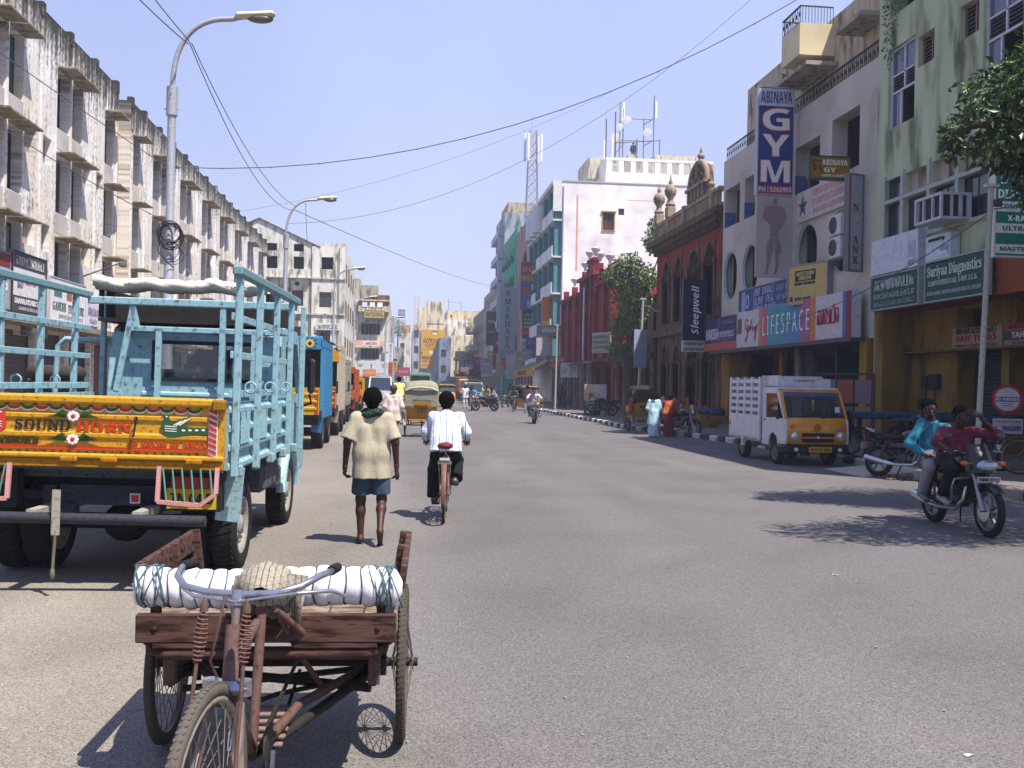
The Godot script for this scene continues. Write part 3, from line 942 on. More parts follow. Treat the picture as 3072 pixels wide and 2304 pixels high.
		k.bx(0,0,-0.5,w,h,-0.45)
		part(wn,"dark_room",k,mat("#1b1414",0.9,0))
	b=B.new()
	b.bx(0.15,2.45,-0.88,12.6,2.5,-0.55)
	part(r,"lintel_ledge",b,mat("#6b4f2a",0.9,2))
	leaf_mass("hanging_creeper","green creeper hanging from the top balcony opening of the pale green building","creeper",[[Vector3(12.85,12.0,-25.6),Vector3(0.22,0.9,0.3)],[Vector3(12.88,11.0,-25.75),Vector3(0.12,0.7,0.16)],[Vector3(12.85,12.4,-25.1),Vector3(0.25,0.5,0.5)]],420,0.09,"#31421c","#55662a")
	var g:="boards on the pale green building"
	sign_board("blank white light box over the dark green tamil board",Vector3(12.72,5.28,-24.93),-90,2.5,0.95,0.26,"#c9c9d6",[[Rect2(0.78,-0.2,0.36,0.42),"#a9abc6"],["kali",0.96,-0.32,0.1,"#9a9cb8",-1,0.35]],g)
	sign_board("small blue and white APPROVED BY light box",Vector3(12.72,5.11,-22.75),-90,1.1,0.7,0.26,"#c3cede",[["APPROVED By",-0.05,0.24,0.075,"#20283c",1,0.75],[Rect2(0.1,-0.15,0.4,0.22),"#7fa2d0"],["INDIA",0.25,-0.12,0.1,"#e2e6ee",1,0.4]],g)
	sign_board("dark green tamil board under the blank white light box",Vector3(12.72,4.31,-24.87),-90,2.5,0.86,0.2,"#1d4c46",[["tkralavnatpum",0,0.2,0.24,"#a9b8ae",-1,2.1],["nalirtukvapmliya",0,-0.1,0.12,"#9aaba2",-1,2.2],["lamkritunpavdaki",0,-0.31,0.1,"#8c9d95",-1,2.2]],g,"#9aa5a0")
	sign_board("dark green diagnostics board with pale lettering behind the pole",Vector3(12.72,4.35,-22.02),-90,2.5,0.94,0.2,"#1d4c46",[["Suriyaa Diagnostics",0,0.22,0.23,"#b9c4bc",3,2.3],["COMPUTERISED LAB, X-RAY, E.C.G.",-0.05,-0.06,0.12,"#a5b2aa",1,2.1],["ULTRA SOUND, BIOPSY & MASTER HEALTH CHECKUP",0,-0.3,0.09,"#98a59e",1,2.3]],g,"#9aa5a0")
	sign_board("projecting bright green and white diagnostics board at the right edge",Vector3(12.22,5.23,-18.4),0,1.5,1.72,0.2,"#1f7a68",[["SURIYAA",0,0.62,0.17,"#e3ece6",1,1.3],["DIAGNOSTICS",0,0.34,0.17,"#e3ece6",1,1.4],[Rect2(-0.74,0.0,1.48,0.2),"#d9e0dc"],["COMPUTERISED LAB",0,0.1,0.09,"#1f6a5a",1,1.3],["X-RAY, E.C.G.",0,-0.13,0.11,"#e3ece6",1,1.0],[Rect2(-0.74,-0.42,1.48,0.19),"#d9e0dc"],["ULTRA SOUND",0,-0.325,0.09,"#1f6a5a",1,1.2],["&",0,-0.53,0.12,"#e3ece6",1],[Rect2(-0.74,-0.82,1.48,0.18),"#d9e0dc"],["MASTER HEALTH",0,-0.73,0.08,"#1f6a5a",1,1.3]],"","#c9c9c4")
	sign_board("faded cream board with red SAIF TUBES lettering over the first shutter",Vector3(13.86,3.03,-22.95),-90,2.1,0.52,0.06,"#9a8a78",[["narapkluamti",0,0.17,0.13,"#2c3a3a",-1,1.7],["SAIF TUBES",0,-0.02,0.15,"#a4202a",1,1.7],["lkarutimnapvlika",0,-0.19,0.06,"#5a4a42",-1,1.8]],g)
	sign_board("faded board with white TUBE CO lettering over the second shutter",Vector3(13.86,3.03,-20.6),-90,2.4,0.52,0.06,"#9a8a7c",[[Rect2(-1.2,0.1,2.4,0.16),"#a8463c"],["knatlirump",0,0.18,0.1,"#5a1a1c",-1,2.0],[Rect2(-1.2,-0.13,2.4,0.22),"#3c4044"],["TAHER TUBE CO",0.05,-0.02,0.14,"#c9c2b8",1,1.9],["lkarutimnapvlika",0,-0.2,0.06,"#5a4a42",-1,1.8]],g)
	r=thing("window_air_conditioner","slatted white window air conditioner boxed out from the pale green wall","air conditioner",Vector3(12.98,5.67,-22.2),-90)
	b=B.new()
	b.bx(-0.75,0.0,0.0,0.45,0.06,0.75).bx(-0.75,0.56,0.0,0.45,0.62,0.75).bx(-0.75,0.06,0.7,-0.68,0.56,0.75).bx(0.38,0.06,0.7,0.45,0.56,0.75).bx(-0.75,0.06,0.0,-0.70,0.56,0.05)
	b.bx(0.0,0.06,0.68,0.05,0.56,0.74).bx(-0.4,0.06,0.68,-0.35,0.56,0.74).bx(0.38,0.06,0.0,0.44,0.56,0.1).bx(0.39,0.06,0.22,0.44,0.56,0.3).bx(0.39,0.06,0.45,0.44,0.56,0.5)
	parts(r,"cage_bar",b,mat("#bcbcc2",0.5,1))
	b=B.new()
	b.bx(-0.66,0.06,0.02,0.36,0.56,0.66)
	part(r,"casing",b,mat("#35333a",0.6,0))
	for i in 3:
		r=tag(part(self,"meter_box",[],null,Vector3(13.84,[1.8,1.75,1.2][i],[-25.2,-24.75,-25.35][i])),["small dark meter box on the ochre wall, farther of the upper two","larger dark meter box on the ochre wall, nearer of the upper two","smallest dark meter box low on the ochre wall"][i],"meter box","meter boxes on the ochre wall")
		b=B.new()
		b.bx(-0.08,0,-0.13-0.08*(i % 2),0.06,0.3+0.1*(i % 2),0.13+0.08*(i % 2),0.02)
		b.cyl(Vector3(0.0,-1.0+0.4*(i/2),0),Vector3(0,0,0),0.02,-1,6)
		r.mesh=amesh([[b,mat("#28262a",0.5,4)]])
	r=thing("grey_gym_building","grey building with round arches, roof railing and a tall blue sign","building",Vector3(13,0.25,-39.9),-90)
	H=10.72
	hs=[[0.23,7.95,2.0,9.5,"open",0.5],[2.57,7.95,3.73,9.5,"open",0.5],[7.57,7.95,9.54,9.5,"open",0.5],[10.42,7.95,12.3,9.7,"open",0.5],
		[0.25,4.95,1.81,6.9,"open",0.4],[2.5,4.95,4.1,6.9,"open",0.4],[7.78,4.95,9.45,6.85,"glass",0.4],[10.36,4.95,12.0,6.85,"glass",0.4]]
	b=B.new()
	wall_cells(b,13.4,2.9,H,hs,0.4)
	shell(b,13.4,2.9,H,9.0,0.0,0.2)
	for e in hs.slice(4):
		arc_fill(b,e[0],e[1]+0.6,e[2],e[3],-0.12,-0.001)
		b.t=Transform3D(Basis(Vector3.RIGHT,Vector3.DOWN,Vector3.BACK),Vector3(0,e[1]*2+0.8,0))
		arc_fill(b,e[0],e[1],e[2],e[1]+0.8,-0.12,-0.001)
		b.t=Transform3D()
	part(r,"wall",b,mat("#bdb4ab",0.85,6))
	fill(r,hs,0.4)
	b=B.new()
	for e in hs.slice(0,4):b.bx(e[0],e[1],-0.42,e[0]+0.05,e[1]+0.65,0.012).bx(e[2]-0.04,e[1],-0.42,e[2],e[3],-0.02)
	parts(r,"blue_reveal",b,mat("#4c6496",0.7,1))
	b=B.new()
	for e in hs.slice(4):
		var cx:float=(e[0]+e[2])/2
		var pr:=[]
		for i in 25:pr.append(Vector3(cx+(e[2]-e[0])*0.49*cos(TAU*i/25),(e[1]+e[3])/2+(e[3]-e[1])*0.49*sin(TAU*i/25),-0.07))
		b.tube(pr,0.045,6,true)
	part(r,"arch_trim",b,mat("#8fb4b8",0.6,1))
	balustrade(r,0.05,13.35,H,-0.1)
	b=B.new()
	b.bx(1.7,10.4,-8.0,13.4,13.2,-0.35)
	part(r,"top_floor",b,mat("#b9ab96",0.9,2,{"s":0.9}))
	b=B.new()
	b.bx(8.2,11.95,-0.35,9.7,12.95,0.8)
	part(r,"tank_room",b,mat("#d6c9a6",0.9,6))
	b=B.new()
	b.bx(7.3,11.55,-0.36,10.0,11.68,0.7).bx(11.6,11.9,-0.36,13.3,12.03,0.5)
	parts(r,"concrete_canopy",b,mat("#a59c92",0.9,2))
	balustrade(r,8.22,9.68,12.95,0.78,"tank_railing")
	b=B.new()
	for x in [8.22,9.68]:
		for i in 11:b.bx(x-0.008,12.95,-0.3+i*0.1,x+0.008,13.48,-0.284+i*0.1)
		b.bx(x-0.015,13.46,-0.3,x+0.015,13.5,0.78)
	part(r,"tank_railing",b,mat("#2d3a34",0.6,0))
	b=B.new()
	b.bx(0.1,2.82,-1.2,13.0,2.95,0.5)
	part(r,"shop_canopy",b,mat("#5a5458",0.8,1))
	b=B.new()
	b.bx(-0.25,0.0,-1.2,1.0,2.82,-0.05).bx(4.6,0.0,-1.2,4.9,2.82,-0.7).bx(12.65,0.0,-1.2,13.08,2.95,0.05)
	parts(r,"ochre_pillar",b,mat("#9a7426",0.8,2,{"s":0.7}))
	var sh:=[[1.0,0.0,2.0,2.82,"dark",0.6],[2.0,0.05,4.6,2.75,"roll",0.6,2],[4.9,0.05,6.7,2.75,"roll",0.6,2],[7.6,0.1,9.8,2.6,"pane",0.3],[10.0,0.1,12.5,2.6,"pane",0.3]]
	b=B.new()
	wall_cells(b,12.65,0.0,2.85,sh,0.3,-0.9)
	part(r,"shop_front_wall",b,mat("#3a3c3e",0.7,1))
	fill(r,sh,0.3,-0.9)
	b=B.new()
	b.bx(7.0,0.0,-0.9,7.45,2.82,-0.3)
	part(r,"grey_pillar",b,mat("#77736e",0.8,2))
	b=B.new()
	b.bx(9.85,0.0,-0.9,9.95,2.8,-0.5).bx(12.5,0.0,-0.9,12.62,2.8,-0.1)
	parts(r,"green_post",b,mat("#23463f",0.5,1))
	r=tag(part(self,"ochre_ledge",B.new().bx(-0.7,-0.06,-0.9,0.7,0.42,0.9,0.02),mat("#8f6a1e",0.8,2),Vector3(12.3,0.2,-39.0)),"low ochre ledge in front of the ochre pillar left of the white mini lorry","ledge")
	b=B.new()
	for i in 5:b.ball(Vector3(0.1*sin(i*2.0),0.12+0.03*sin(i*3.1),-0.6+i*0.3),Vector3(0.34,0.17+0.04*sin(i*5.0),0.3),10)
	tag(part(self,"tarpaulin_bundle",b,mat("#2c3c58",0.7,1),Vector3(12.3,0.62,-38.9)),"dark blue tarpaulin bundle lying on the ochre ledge","bundle")
	var z:=-32.3
	var s:=sign_board("tall blue and white sign with big letters G Y M projecting from the grey building",Vector3(12.17,9.9,-32),0,1.2,3.52,0.3,"#26357c",[[Rect2(-0.6,1.16,1.2,0.58),"#c3cad6"],["ABINAYA",0,1.44,0.38,"#2c4a86",1,1.08],["G",0,0.7,0.7,"#e0dad2",1,0.9],["Y",0,-0.16,0.7,"#e0dad2",1,0.9],["M",0,-1.02,0.7,"#e0dad2",1,0.98],[Rect2(-0.6,-1.75,1.2,0.27),"#a8445c"],["PH : 5262955",0,-1.61,0.15,"#cfc6cc",1,1.12]],"","#a9b0b8")
	for e in [["G",0.7,0.9],["Y",-0.16,0.9],["M",-1.02,0.98]]:
		b=B.new()
		letters(b,e[0],0,e[1],0.77,1,e[2]*1.07,0.004,0.008)
		part(s,"letter_edge",b,mat("#b9674c",0.6,0))
	s=thing("figure_poster","pale poster of a posing bodybuilder below the tall blue sign","poster",Vector3(12.19,6.68,-32))
	part(s,"board",B.new().bx(-0.63,-1.3,-0.1,0.63,1.4,0.0),mat("#b9b0ac",0.6,6))
	b=B.new()
	var sk:="#8f7a80"
	var P:=func(pts:Array):
		var pp:=PackedVector2Array()
		for i in range(0,pts.size(),2):pp.append(Vector2(pts[i],pts[i+1]))
		b.poly(pp,0.0,0.006)
	P.call([-0.07,1.12,0.07,1.12,0.09,1.28,0.0,1.36,-0.09,1.28])
	P.call([-0.10,1.10,0.10,1.10,0.34,0.98,0.40,0.72,0.30,0.45,0.14,0.25,0.12,0.02,-0.16,0.02,-0.14,0.4,-0.28,0.55,-0.40,0.62,-0.42,0.85,-0.32,1.02])
	P.call([-0.17,0.0,-0.01,0.0,-0.03,-0.4,-0.10,-0.55,-0.16,-0.9,-0.24,-1.2,-0.31,-1.2,-0.25,-0.8,-0.28,-0.4,-0.24,-0.15])
	P.call([0.0,0.0,0.13,0.0,0.22,-0.2,0.24,-0.45,0.14,-0.6,0.16,-0.9,0.08,-1.2,0.0,-1.2,0.04,-0.9,0.03,-0.5])
	part(s,"printed_figure",b,mat(sk,0.6,1,{"s":2.0}))
	b=B.new()
	P.call([-0.2,0.75,-0.05,0.9,0.08,0.7,0.0,0.4,-0.12,0.3,-0.16,0.55])
	P.call([-0.22,-0.1,-0.1,-0.05,-0.14,-0.4,-0.22,-0.42])
	P.call([0.1,-0.15,0.18,-0.2,0.18,-0.45,0.1,-0.5])
	b.v=PackedVector3Array(Array(b.v).map(func(q):return q+Vector3(0,0,0.003)))
	part(s,"printed_shadow",b,mat("#5e4a52",0.6,0))
	sign_board("projecting yellow box sign with white lettering beside the upper windows",Vector3(12.3,8.17,-28),0,1.2,0.62,0.24,"#8f6c10",[["ABINAYA",0.14,0.15,0.16,"#d9d6c8",1,0.78],["GY",0.0,-0.07,0.14,"#d9d6c8",1,0.36],["LADIES & GENTS",0.1,-0.23,0.07,"#d9d6c8",1,0.7],["j",-0.4,0.05,0.3,"#5a3a10",-1,0.3]],"","#3c4a50")
	sign_board("white board with a dark star and pale red lettering under the upper windows",Vector3(12.9,7.65,-29.9),-90,4.0,1.0,0.1,"#c0b8b8",[["ABINAYA FITNESS",0.45,0.3,0.2,"#c49a98",1,2.4],["FITNESS CENTRE",0.45,0.0,0.2,"#c49a98",1,2.4],["FOR MEN & WOMEN",0.45,-0.28,0.16,"#c49a98",1,2.2]])
	b=B.new()
	var st:=PackedVector2Array()
	for i in 10:st.append(Vector2(sin(TAU*i/10),cos(TAU*i/10))*(0.38 if i % 2==0 else 0.13))
	b.poly(st,0.0,0.015)
	part(get_child(get_child_count()-1),"star",b,mat("#3c4458",0.6,0),Vector3(-1.5,0.0,0.0))
	sign_board("narrow upright bank sign with letters one below the other and an orange edge",Vector3(12.72,6.45,-27.15),20,0.5,2.7,0.22,"#99a2a8",[["D",0,1.08,0.2,"#8aa0b4",3],["E",0,0.78,0.2,"#8aa0b4",3],["N",0,0.42,0.2,"#7a2c34",3],["A",0,0.1,0.2,"#a2a8ae",3],["B",0,-0.25,0.2,"#a2a8ae",3],["A",0,-0.5,0.2,"#7a2c34",3],["N",0,-0.78,0.2,"#7a2c34",3],["K",0,-1.08,0.2,"#7a2c34",3],[Rect2(-0.25,-1.35,0.05,2.7),"#8a3c24"]],"","#6c6e74")
	sign_board("yellow money transfer box sign beside the blue bank board",Vector3(12.55,5,-30.1),-75,1.9,1.2,0.4,"#bda96a",[[Rect2(-0.6,0.1,1.0,0.34),"#1f2328"],["WESTERN",-0.1,0.33,0.12,"#c9b878",1,0.85],["UNION",-0.1,0.19,0.12,"#c9b878",1,0.6],["MONEY TRANSFER",-0.1,0.02,0.08,"#3a3a30",1,1.0],["DENA BANK",-0.2,-0.45,0.09,"#33406c",1,0.8],[Rect2(-0.85,-0.52,0.14,0.16),"#33406c"]],"","#8d9098")
	sign_board("long blue bank board in three scripts",Vector3(12.75,4.9,-34.2),-90,5.6,0.95,0.2,"#323f82",[["tna vnaki",-0.2,0.28,0.24,"#aab0cc",-1,2.0],["katnma litupa",1.75,0.26,0.18,"#8c94b8",-1,1.5],["dpna jvk",-0.2,-0.04,0.24,"#aab0cc",-1,2.0],["mnarkajti",1.75,-0.06,0.17,"#8c94b8",-1,1.5],["DENA BANK",-0.1,-0.33,0.19,"#aab0cc",3,2.3],["litrpkamti",1.85,-0.35,0.12,"#8c94b8",-1,1.6],[Rect2(-2.5,-0.4,0.36,0.8),"#8f9cc0"],["D",-1.85,0.0,0.5,"#9aa6c8",1]],"","#8088a0")
	sign_board("white and rainbow banded shop fascia with red scripts at both ends",Vector3(12.5,3.84,-31.4),-90,9.1,1.34,0.3,"#c3bfc4",[[Rect2(-2.75,-0.66,0.4,1.32),"#c2704c"],[Rect2(-2.35,-0.66,0.45,1.32),"#b05a78"],[Rect2(-1.9,-0.66,2.9,1.32),"#3f8fa0"],[Rect2(-0.3,-0.66,1.3,1.32),"#4a7fae",0.008],[Rect2(1.0,-0.66,0.75,1.32),"#b0587c"],[Rect2(1.75,-0.66,0.35,1.32),"#bf7a3c"],[Rect2(4.0,-0.66,0.2,1.32),"#3f68a8"],[Rect2(4.2,-0.66,0.35,1.32),"#7a2440"],["L I F E S P A C E",-0.35,0.0,0.62,"#cfe0d8",0,4.0],["katrij",3.0,0.02,0.4,"#a82a40",-1,1.5]])
	b=B.new()
	var gp:=[]
	for e in [[0.30,0.28],[0.1,0.34],[0.02,0.1],[0.15,-0.02],[0.3,0.15],[0.22,-0.3],[0.05,-0.42],[0.25,-0.1],[0.45,0.1],[0.38,-0.05],[0.5,0.0],[0.58,0.3],[0.52,0.0],[0.66,0.05],[0.72,0.1],[0.7,-0.08],[0.8,0.0],[0.92,0.05],[0.88,-0.1],[1.0,0.08],[0.92,-0.4],[0.82,-0.3],[1.1,0.12]]:gp.append(Vector3(e[0]*1.2,e[1]*1.1,0.012))
	for i in gp.size()-1:b.bar(gp[i],gp[i+1],0.055,0.006,Vector3.BACK)
	part(get_child(get_child_count()-1),"lettering",b,mat("#b02c40",0.6,0),Vector3(-4.2,0,0))
	sign_board("dark blue shop board with white lettering over an orange strip",Vector3(12.55,3.85,-38.6),-90,4.0,1.3,0.22,"#2b2c5c",[[Rect2(-2.0,-0.65,4.0,0.3),"#b85440"],["HARISH",-1.05,0.0,0.42,"#c9c3d0",1,1.5],["ENTERPRISES",0.75,-0.05,0.24,"#b0a9c0",1,1.9],["litrapkumnav",0.3,-0.26,0.1,"#8b84a8",-1,3.0],["narliktupm",1.0,0.42,0.12,"#8b84a8",-1,1.4],["i",-0.2,0.42,0.26,"#8b84a8",-1,0.15]])
	sign_board("white panel with a small sofa picture beside the dark blue shop board",Vector3(12.52,3.87,-36.15),-90,0.85,1.34,0.24,"#bcbcc0",[[Rect2(-0.3,0.05,0.6,0.35),"#5a4240"],[Rect2(-0.36,-0.15,0.72,0.22),"#6a4c48"]])
	for i in 2:ac_unit(["lower fan unit beside the near round arch","upper fan unit beside the near round arch"][i],Vector3(12.85,5.6+i*0.66,-28.4),-90,"fan units beside the near arch")
	sign_board("dark navy upright sign with white slanting letters on the red arcade corner",Vector3(12.3,5,-41.4),0,0.95,2.55,0.16,"#141936",[],"","#3a3f5c")
	b=B.new()
	b.t=Transform3D(Basis(Vector3.BACK,PI/2),Vector3.ZERO)
	letters(b,"Sleepwell",-0.02,-0.05,0.30,1,2.0,0.01,0.012,0.22)
	part(get_child(get_child_count()-1),"lettering",b,mat("#d8dae4",0.6,0))
	sign_board("small white board with black lettering under the navy upright sign",Vector3(12.3,3.45,-41.4),0,0.98,0.5,0.16,"#c9cac8",[["HARISH",0,0.1,0.15,"#1c2430",1,0.8],["ENTERPRISES",0,-0.13,0.11,"#1c2430",1,0.88],[Rect2(-0.49,0.22,0.98,0.03),"#c9b020"]])
	r=thing("arcaded_building","old red and sandstone arcaded building with finials and an ornate gable","building",Vector3(13,0.25,-50.5),-90)
	H=8.9
	hs=[]
	for i in 4:
		var c:float=[1.9,4.05,6.6,8.95][i]
		var hw:float=[0.6,0.6,0.85,0.72][i]
		hs.append([c-hw,4.6,c+hw,7.7,"open",0.6])
		hs.append([c-hw,0.6,c+hw,3.5,"open",0.6])
	b=B.new()
	wall_cells(b,10.5,0.0,H,hs,0.6)
	shell(b,10.5,0.0,H,10.0,0.0,0.1)
	part(r,"wall",b,mat("#6a5146",0.9,2,{"s":1.3}))
	b=B.new()
	for e in [[0.02,1.2],[2.6,3.35],[4.75,5.65],[7.55,8.1],[9.75,10.45]]:b.bx(e[0],6.2,0.0,e[1],8.1,0.015)
	for e in [[1.2,2.6],[3.35,4.75],[5.65,7.55],[8.1,9.75]]:b.bx(e[0],7.75,0.0,e[1],8.1,0.015)
	parts(r,"red_spandrel",b,mat("#8a342c",0.9,2,{"s":1.3}))
	fill(r,hs,0.6)
	b=B.new()
	for e in hs:
		arc_fill(b,e[0],e[1],e[2],e[3],-0.35,0.05,6,0.35)
		b.bx(e[0]-0.16,e[1],-0.3,e[0],e[3]-0.9,0.09).bx(e[2],e[1],-0.3,e[2]+0.16,e[3]-0.9,0.09)
		b.bx(e[0]-0.22,e[3]-0.95,-0.3,e[0]+0.06,e[3]-0.8,0.13).bx(e[2]-0.06,e[3]-0.95,-0.3,e[2]+0.22,e[3]-0.8,0.13)
	b.bx(0,3.95,0.0,10.5,4.35,0.2)
	part(r,"stone_arch",b,mat("#6b5a4c",0.9,2))
	b=B.new()
	b.bx(-0.2,8.55,0.0,10.5,8.75,0.55).bx(-0.1,8.35,0.0,10.48,8.55,0.3).bx(0,8.75,-0.1,10.46,9.0,0.25)
	for i in 26:b.bx(0.1+i*0.4,8.12,0.0,0.26+i*0.4,8.35,0.22)
	parts(r,"cornice",b,mat("#665648",0.9,2))
	b=B.new()
	b.bx(0,9.62,-0.12,10.5,9.78,0.16).bx(0,9.0,-0.08,10.5,9.12,0.14)
	for i in 35:b.bx(0.1+i*0.296,9.12,-0.02,0.24+i*0.296,9.62,0.1)
	for x in [0.02,2.2,5.0,9.2]:b.bx(x,9.0,-0.15,x+0.4,9.85,0.2)
	parts(r,"parapet_piece",b,mat("#9c8b74",0.9,2))
	for x in [0.22,2.4]:
		b=B.new()
		b.bx(x-0.24,9.78,-0.2,x+0.24,10.3,0.24,0.03)
		b.lathe([Vector2(0.2,10.3),Vector2(0.26,10.42),Vector2(0.16,10.55),Vector2(0.13,10.7),Vector2(0.26,10.9),Vector2(0.31,11.1),Vector2(0.22,11.3),Vector2(0.08,11.42),Vector2(0.11,11.52),Vector2(0.05,11.65),Vector2(0.0,12.0)],14,Basis(),Vector3(x,0,0.02))
		part(r,"finial",b,mat("#978c7c",0.9,2))
	b=B.new()
	var gpz:=PackedVector2Array()
	for i in 17:
		var a:=PI*i/16
		gpz.append(Vector2(7.0+1.3*cos(a),10.45+1.0*sin(a)))
	gpz.append(Vector2(5.4,9.8)); gpz.append(Vector2(8.6,9.8))
	b.poly(gpz,-0.3,0.05)
	part(r,"gable",b,mat("#74483e",0.9,2))
	b=B.new()
	var gl:=[]
	for i in 17:
		var a2:=PI*i/16
		gl.append(Vector3(7.0+1.33*cos(a2),10.45+1.03*sin(a2),0.0))
	b.tube(gl,0.13,8)
	for i in 5:
		b.bx(5.75+i*0.55,9.85,0.05,5.88+i*0.55,10.4,0.16)
	b.bx(5.5,10.36,0.03,8.5,10.5,0.2)
	for i in 3:
		var ar:=[]
		for k in 9:ar.append(Vector3(6.2+i*0.8+0.3*cos(PI*k/8),10.5+0.36*sin(PI*k/8),0.1))
		b.tube(ar,0.05,6)
	b.torus(Vector3(7.0,11.1,0.06),0.16,0.06,Vector3.BACK,16,6)
	part(r,"gable_tracery",b,mat("#978c7c",0.9,2))
	for e in [[7.0,11.4,0.55],[5.5,9.85,0.55],[8.55,9.85,0.55]]:
		b=B.new()
		var k2:float=e[2]
		b.lathe([Vector2(0.28*k2,0),Vector2(0.3*k2,0.2*k2),Vector2(0.16*k2,0.4*k2),Vector2(0.3*k2,0.62*k2),Vector2(0.31*k2,0.75*k2),Vector2(0.1*k2,0.95*k2),Vector2(0.13*k2,1.05*k2),Vector2(0.0,1.5*k2)],14,Basis(),Vector3(e[0],e[1],-0.1))
		part(r,"finial",b,mat("#978c7c",0.9,2))
	for i in 9:
		var w:=0.55+0.12*(i % 3)
		part(r,"pasted_poster",B.new().bx(0,0,0,w,0.62,0.012),mat(["#b3492c","#a8a4a0","#b0566a","#c26a2c","#98a0a8","#b33a2c","#c2a08c","#8a3a4c","#c05a28"][i],0.8,4,{"s":3.0}),Vector3(0.3+i*1.02,0.05+0.3*(i % 2),0.012))
	b=B.new()
	b.bx(-0.04,0.0,-0.8,0.34,3.9,0.12).bx(9.3,0,-0.4,9.7,3.9,0.14)
	parts(r,"dark_pier",b,mat("#3c2e2c",0.9,2))
func urn(b:B,o:Vector3,k:float)->void:
	b.lathe([Vector2(0.16,0),Vector2(0.1,0.12),Vector2(0.12,0.3),Vector2(0.34,0.55),Vector2(0.36,0.7),Vector2(0.2,0.74),Vector2(0.05,0.85),Vector2(0.08,0.95),Vector2(0,1.1)].map(func(p):return p*k),12,Basis(),o)
func right_far()->void:
	var r:=thing("portico_house","dim low house with columned porch behind the street tree","building",Vector3(13,0.25,-59.9),-90)
	var hs:=[[0.6,0.1,2.2,2.6,"open",0.8],[3.0,0.1,4.6,2.6,"open",0.8],[5.4,0.1,7.0,2.6,"open",0.8],[7.6,0.1,9.0,2.6,"open",0.8],[0.8,3.9,1.8,5.6,"open",0.4],[3.0,3.9,4.0,5.6,"open",0.4],[5.2,3.9,6.2,5.6,"open",0.4],[7.4,3.9,8.4,5.6,"open",0.4]]
	var b:=B.new()
	wall_cells(b,9.55,0,6.2,hs,0.5,-0.9)
	shell(b,9.55,0,6.2,8.0,0.0,0.2,-0.9)
	part(r,"wall",b,mat("#6a5a4c",0.9,2,{"s":1.4}))
	fill(r,hs,0.5,-0.9)
	b=B.new()
	b.bx(-0.1,2.9,-0.9,9.6,3.25,0.35).bx(0.0,3.25,-0.9,9.5,3.4,0.1).bx(-0.1,6.2,-1.2,9.6,6.45,-0.5)
	parts(r,"porch_roof",b,mat("#4c443e",0.9,2))
	for i in 5:
		b=B.new()
		b.lathe([Vector2(0.24,0),Vector2(0.24,0.3),Vector2(0.17,0.36),Vector2(0.14,2.5),Vector2(0.22,2.6),Vector2(0.22,2.9)],12,Basis(),Vector3(0.3+i*2.2,0,0.0))
		part(r,"column",b,mat("#7d7068",0.9,2))
	r=thing("red_building","dark red building with tall pilasters and white urns along its parapet","building",Vector3(13,0.25,-80.1),-90)
	hs=[]
	for i in 6:hs.append([0.9+i*3.1,0.0,3.2+i*3.1,2.7,"roll",0.4,i % 4])
	for i in 5:hs.append([1.6+i*3.6,4.2,2.5+i*3.6,6.6,"open",0.3])
	b=B.new()
	wall_cells(b,19.4,0,8.2,hs,0.3)
	shell(b,19.4,0,8.2,10.0,0.0,0.5)
	b.bx(8.3,8.2,-0.5,14.2,9.3,-0.003).bx(10.0,9.3,-0.4,12.4,10.2,-0.006).bx(16.9,8.2,-0.5,19.4,9.2,-0.003)
	part(r,"wall",b,mat("#8e2a2e",0.85,2,{"s":0.8}))
	fill(r,hs,0.3)
	b=B.new()
	for x in [0.0,3.0,6.2,8.3,9.9,12.2,13.6,16.7,18.9]:b.bx(x,3.2,0.0,x+0.5,8.0 if x<8 else 8.9,0.28)
	b.bx(-0.05,8.0,0.0,8.3,8.25,0.4).bx(8.2,8.9,0.0,14.3,9.15,0.45).bx(14.3,8.0,0.0,19.4,8.25,0.4).bx(9.9,10.1,-0.4,12.5,10.3,0.1).bx(0,3.0,0,19.4,3.2,0.35)
	for x in [0.1,4.0,8.3,10.0,12.2,13.8,17.0,19.0]:b.bx(x,8.2,-0.3,x+0.4,9.0 if x<8 or x>14 else 9.7,0.1)
	parts(r,"pilaster",b,mat("#80282c",0.85,2,{"s":0.8}))
	for e in [[4.2,9.0],[8.5,9.7],[10.2,10.3],[12.3,10.3],[14.0,9.7],[17.2,9.2]]:
		b=B.new()
		urn(b,Vector3(e[0],e[1],-0.1),0.9)
		part(r,"urn",b,mat("#cfccd0",0.7,1))
	b=B.new()
	b.cyl(Vector3(11.2,3.2,0.45),Vector3(11.2,8.3,0.45),0.07)
	part(r,"white_pipe",b,mat("#cdd0d6",0.6,1))
	b=B.new()
	for i in 8:b.box(Vector3(1.2+i*2.3,3.0,0.9),Vector3(2.2,0.05,1.7),0.0,Basis(Vector3.RIGHT,0.12+0.04*sin(i*3.0)))
	parts(r,"sheet_awning",b,mat("#5b5552",0.8,4))
	b=B.new()
	for i in 7:b.bx(2.0+i*2.5,0,1.0,2.3+i*2.5,2.95,1.25)
	parts(r,"whitewashed_post",b,mat("#8b8a94",0.85,2))
	r=thing("white_building","tall white building with bare side wall and teal balconied street front","building",Vector3(13,0.25,-82),0)
	hs=[[3.4,14.45,4.35,15.95,"wood",0.15,3],[4.7,15.75,5.2,16.3,"glass",0.15]]
	b=B.new()
	wall_cells(b,11.6,0,18.35,hs,0.15)
	shell(b,11.6,0,18.35,17.0,0.0,0.6)
	part(r,"wall",b,mat("#e8e8ec",0.85,6))
	fill(r,hs,0.15)
	b=B.new()
	b.bx(3.25,15.95,0.0,4.5,16.05,0.15).bx(3.3,14.4,0.0,4.45,14.46,0.1).bx(3.32,14.46,0.0,3.4,15.95,0.05).bx(4.35,14.46,0.0,4.43,15.95,0.05)
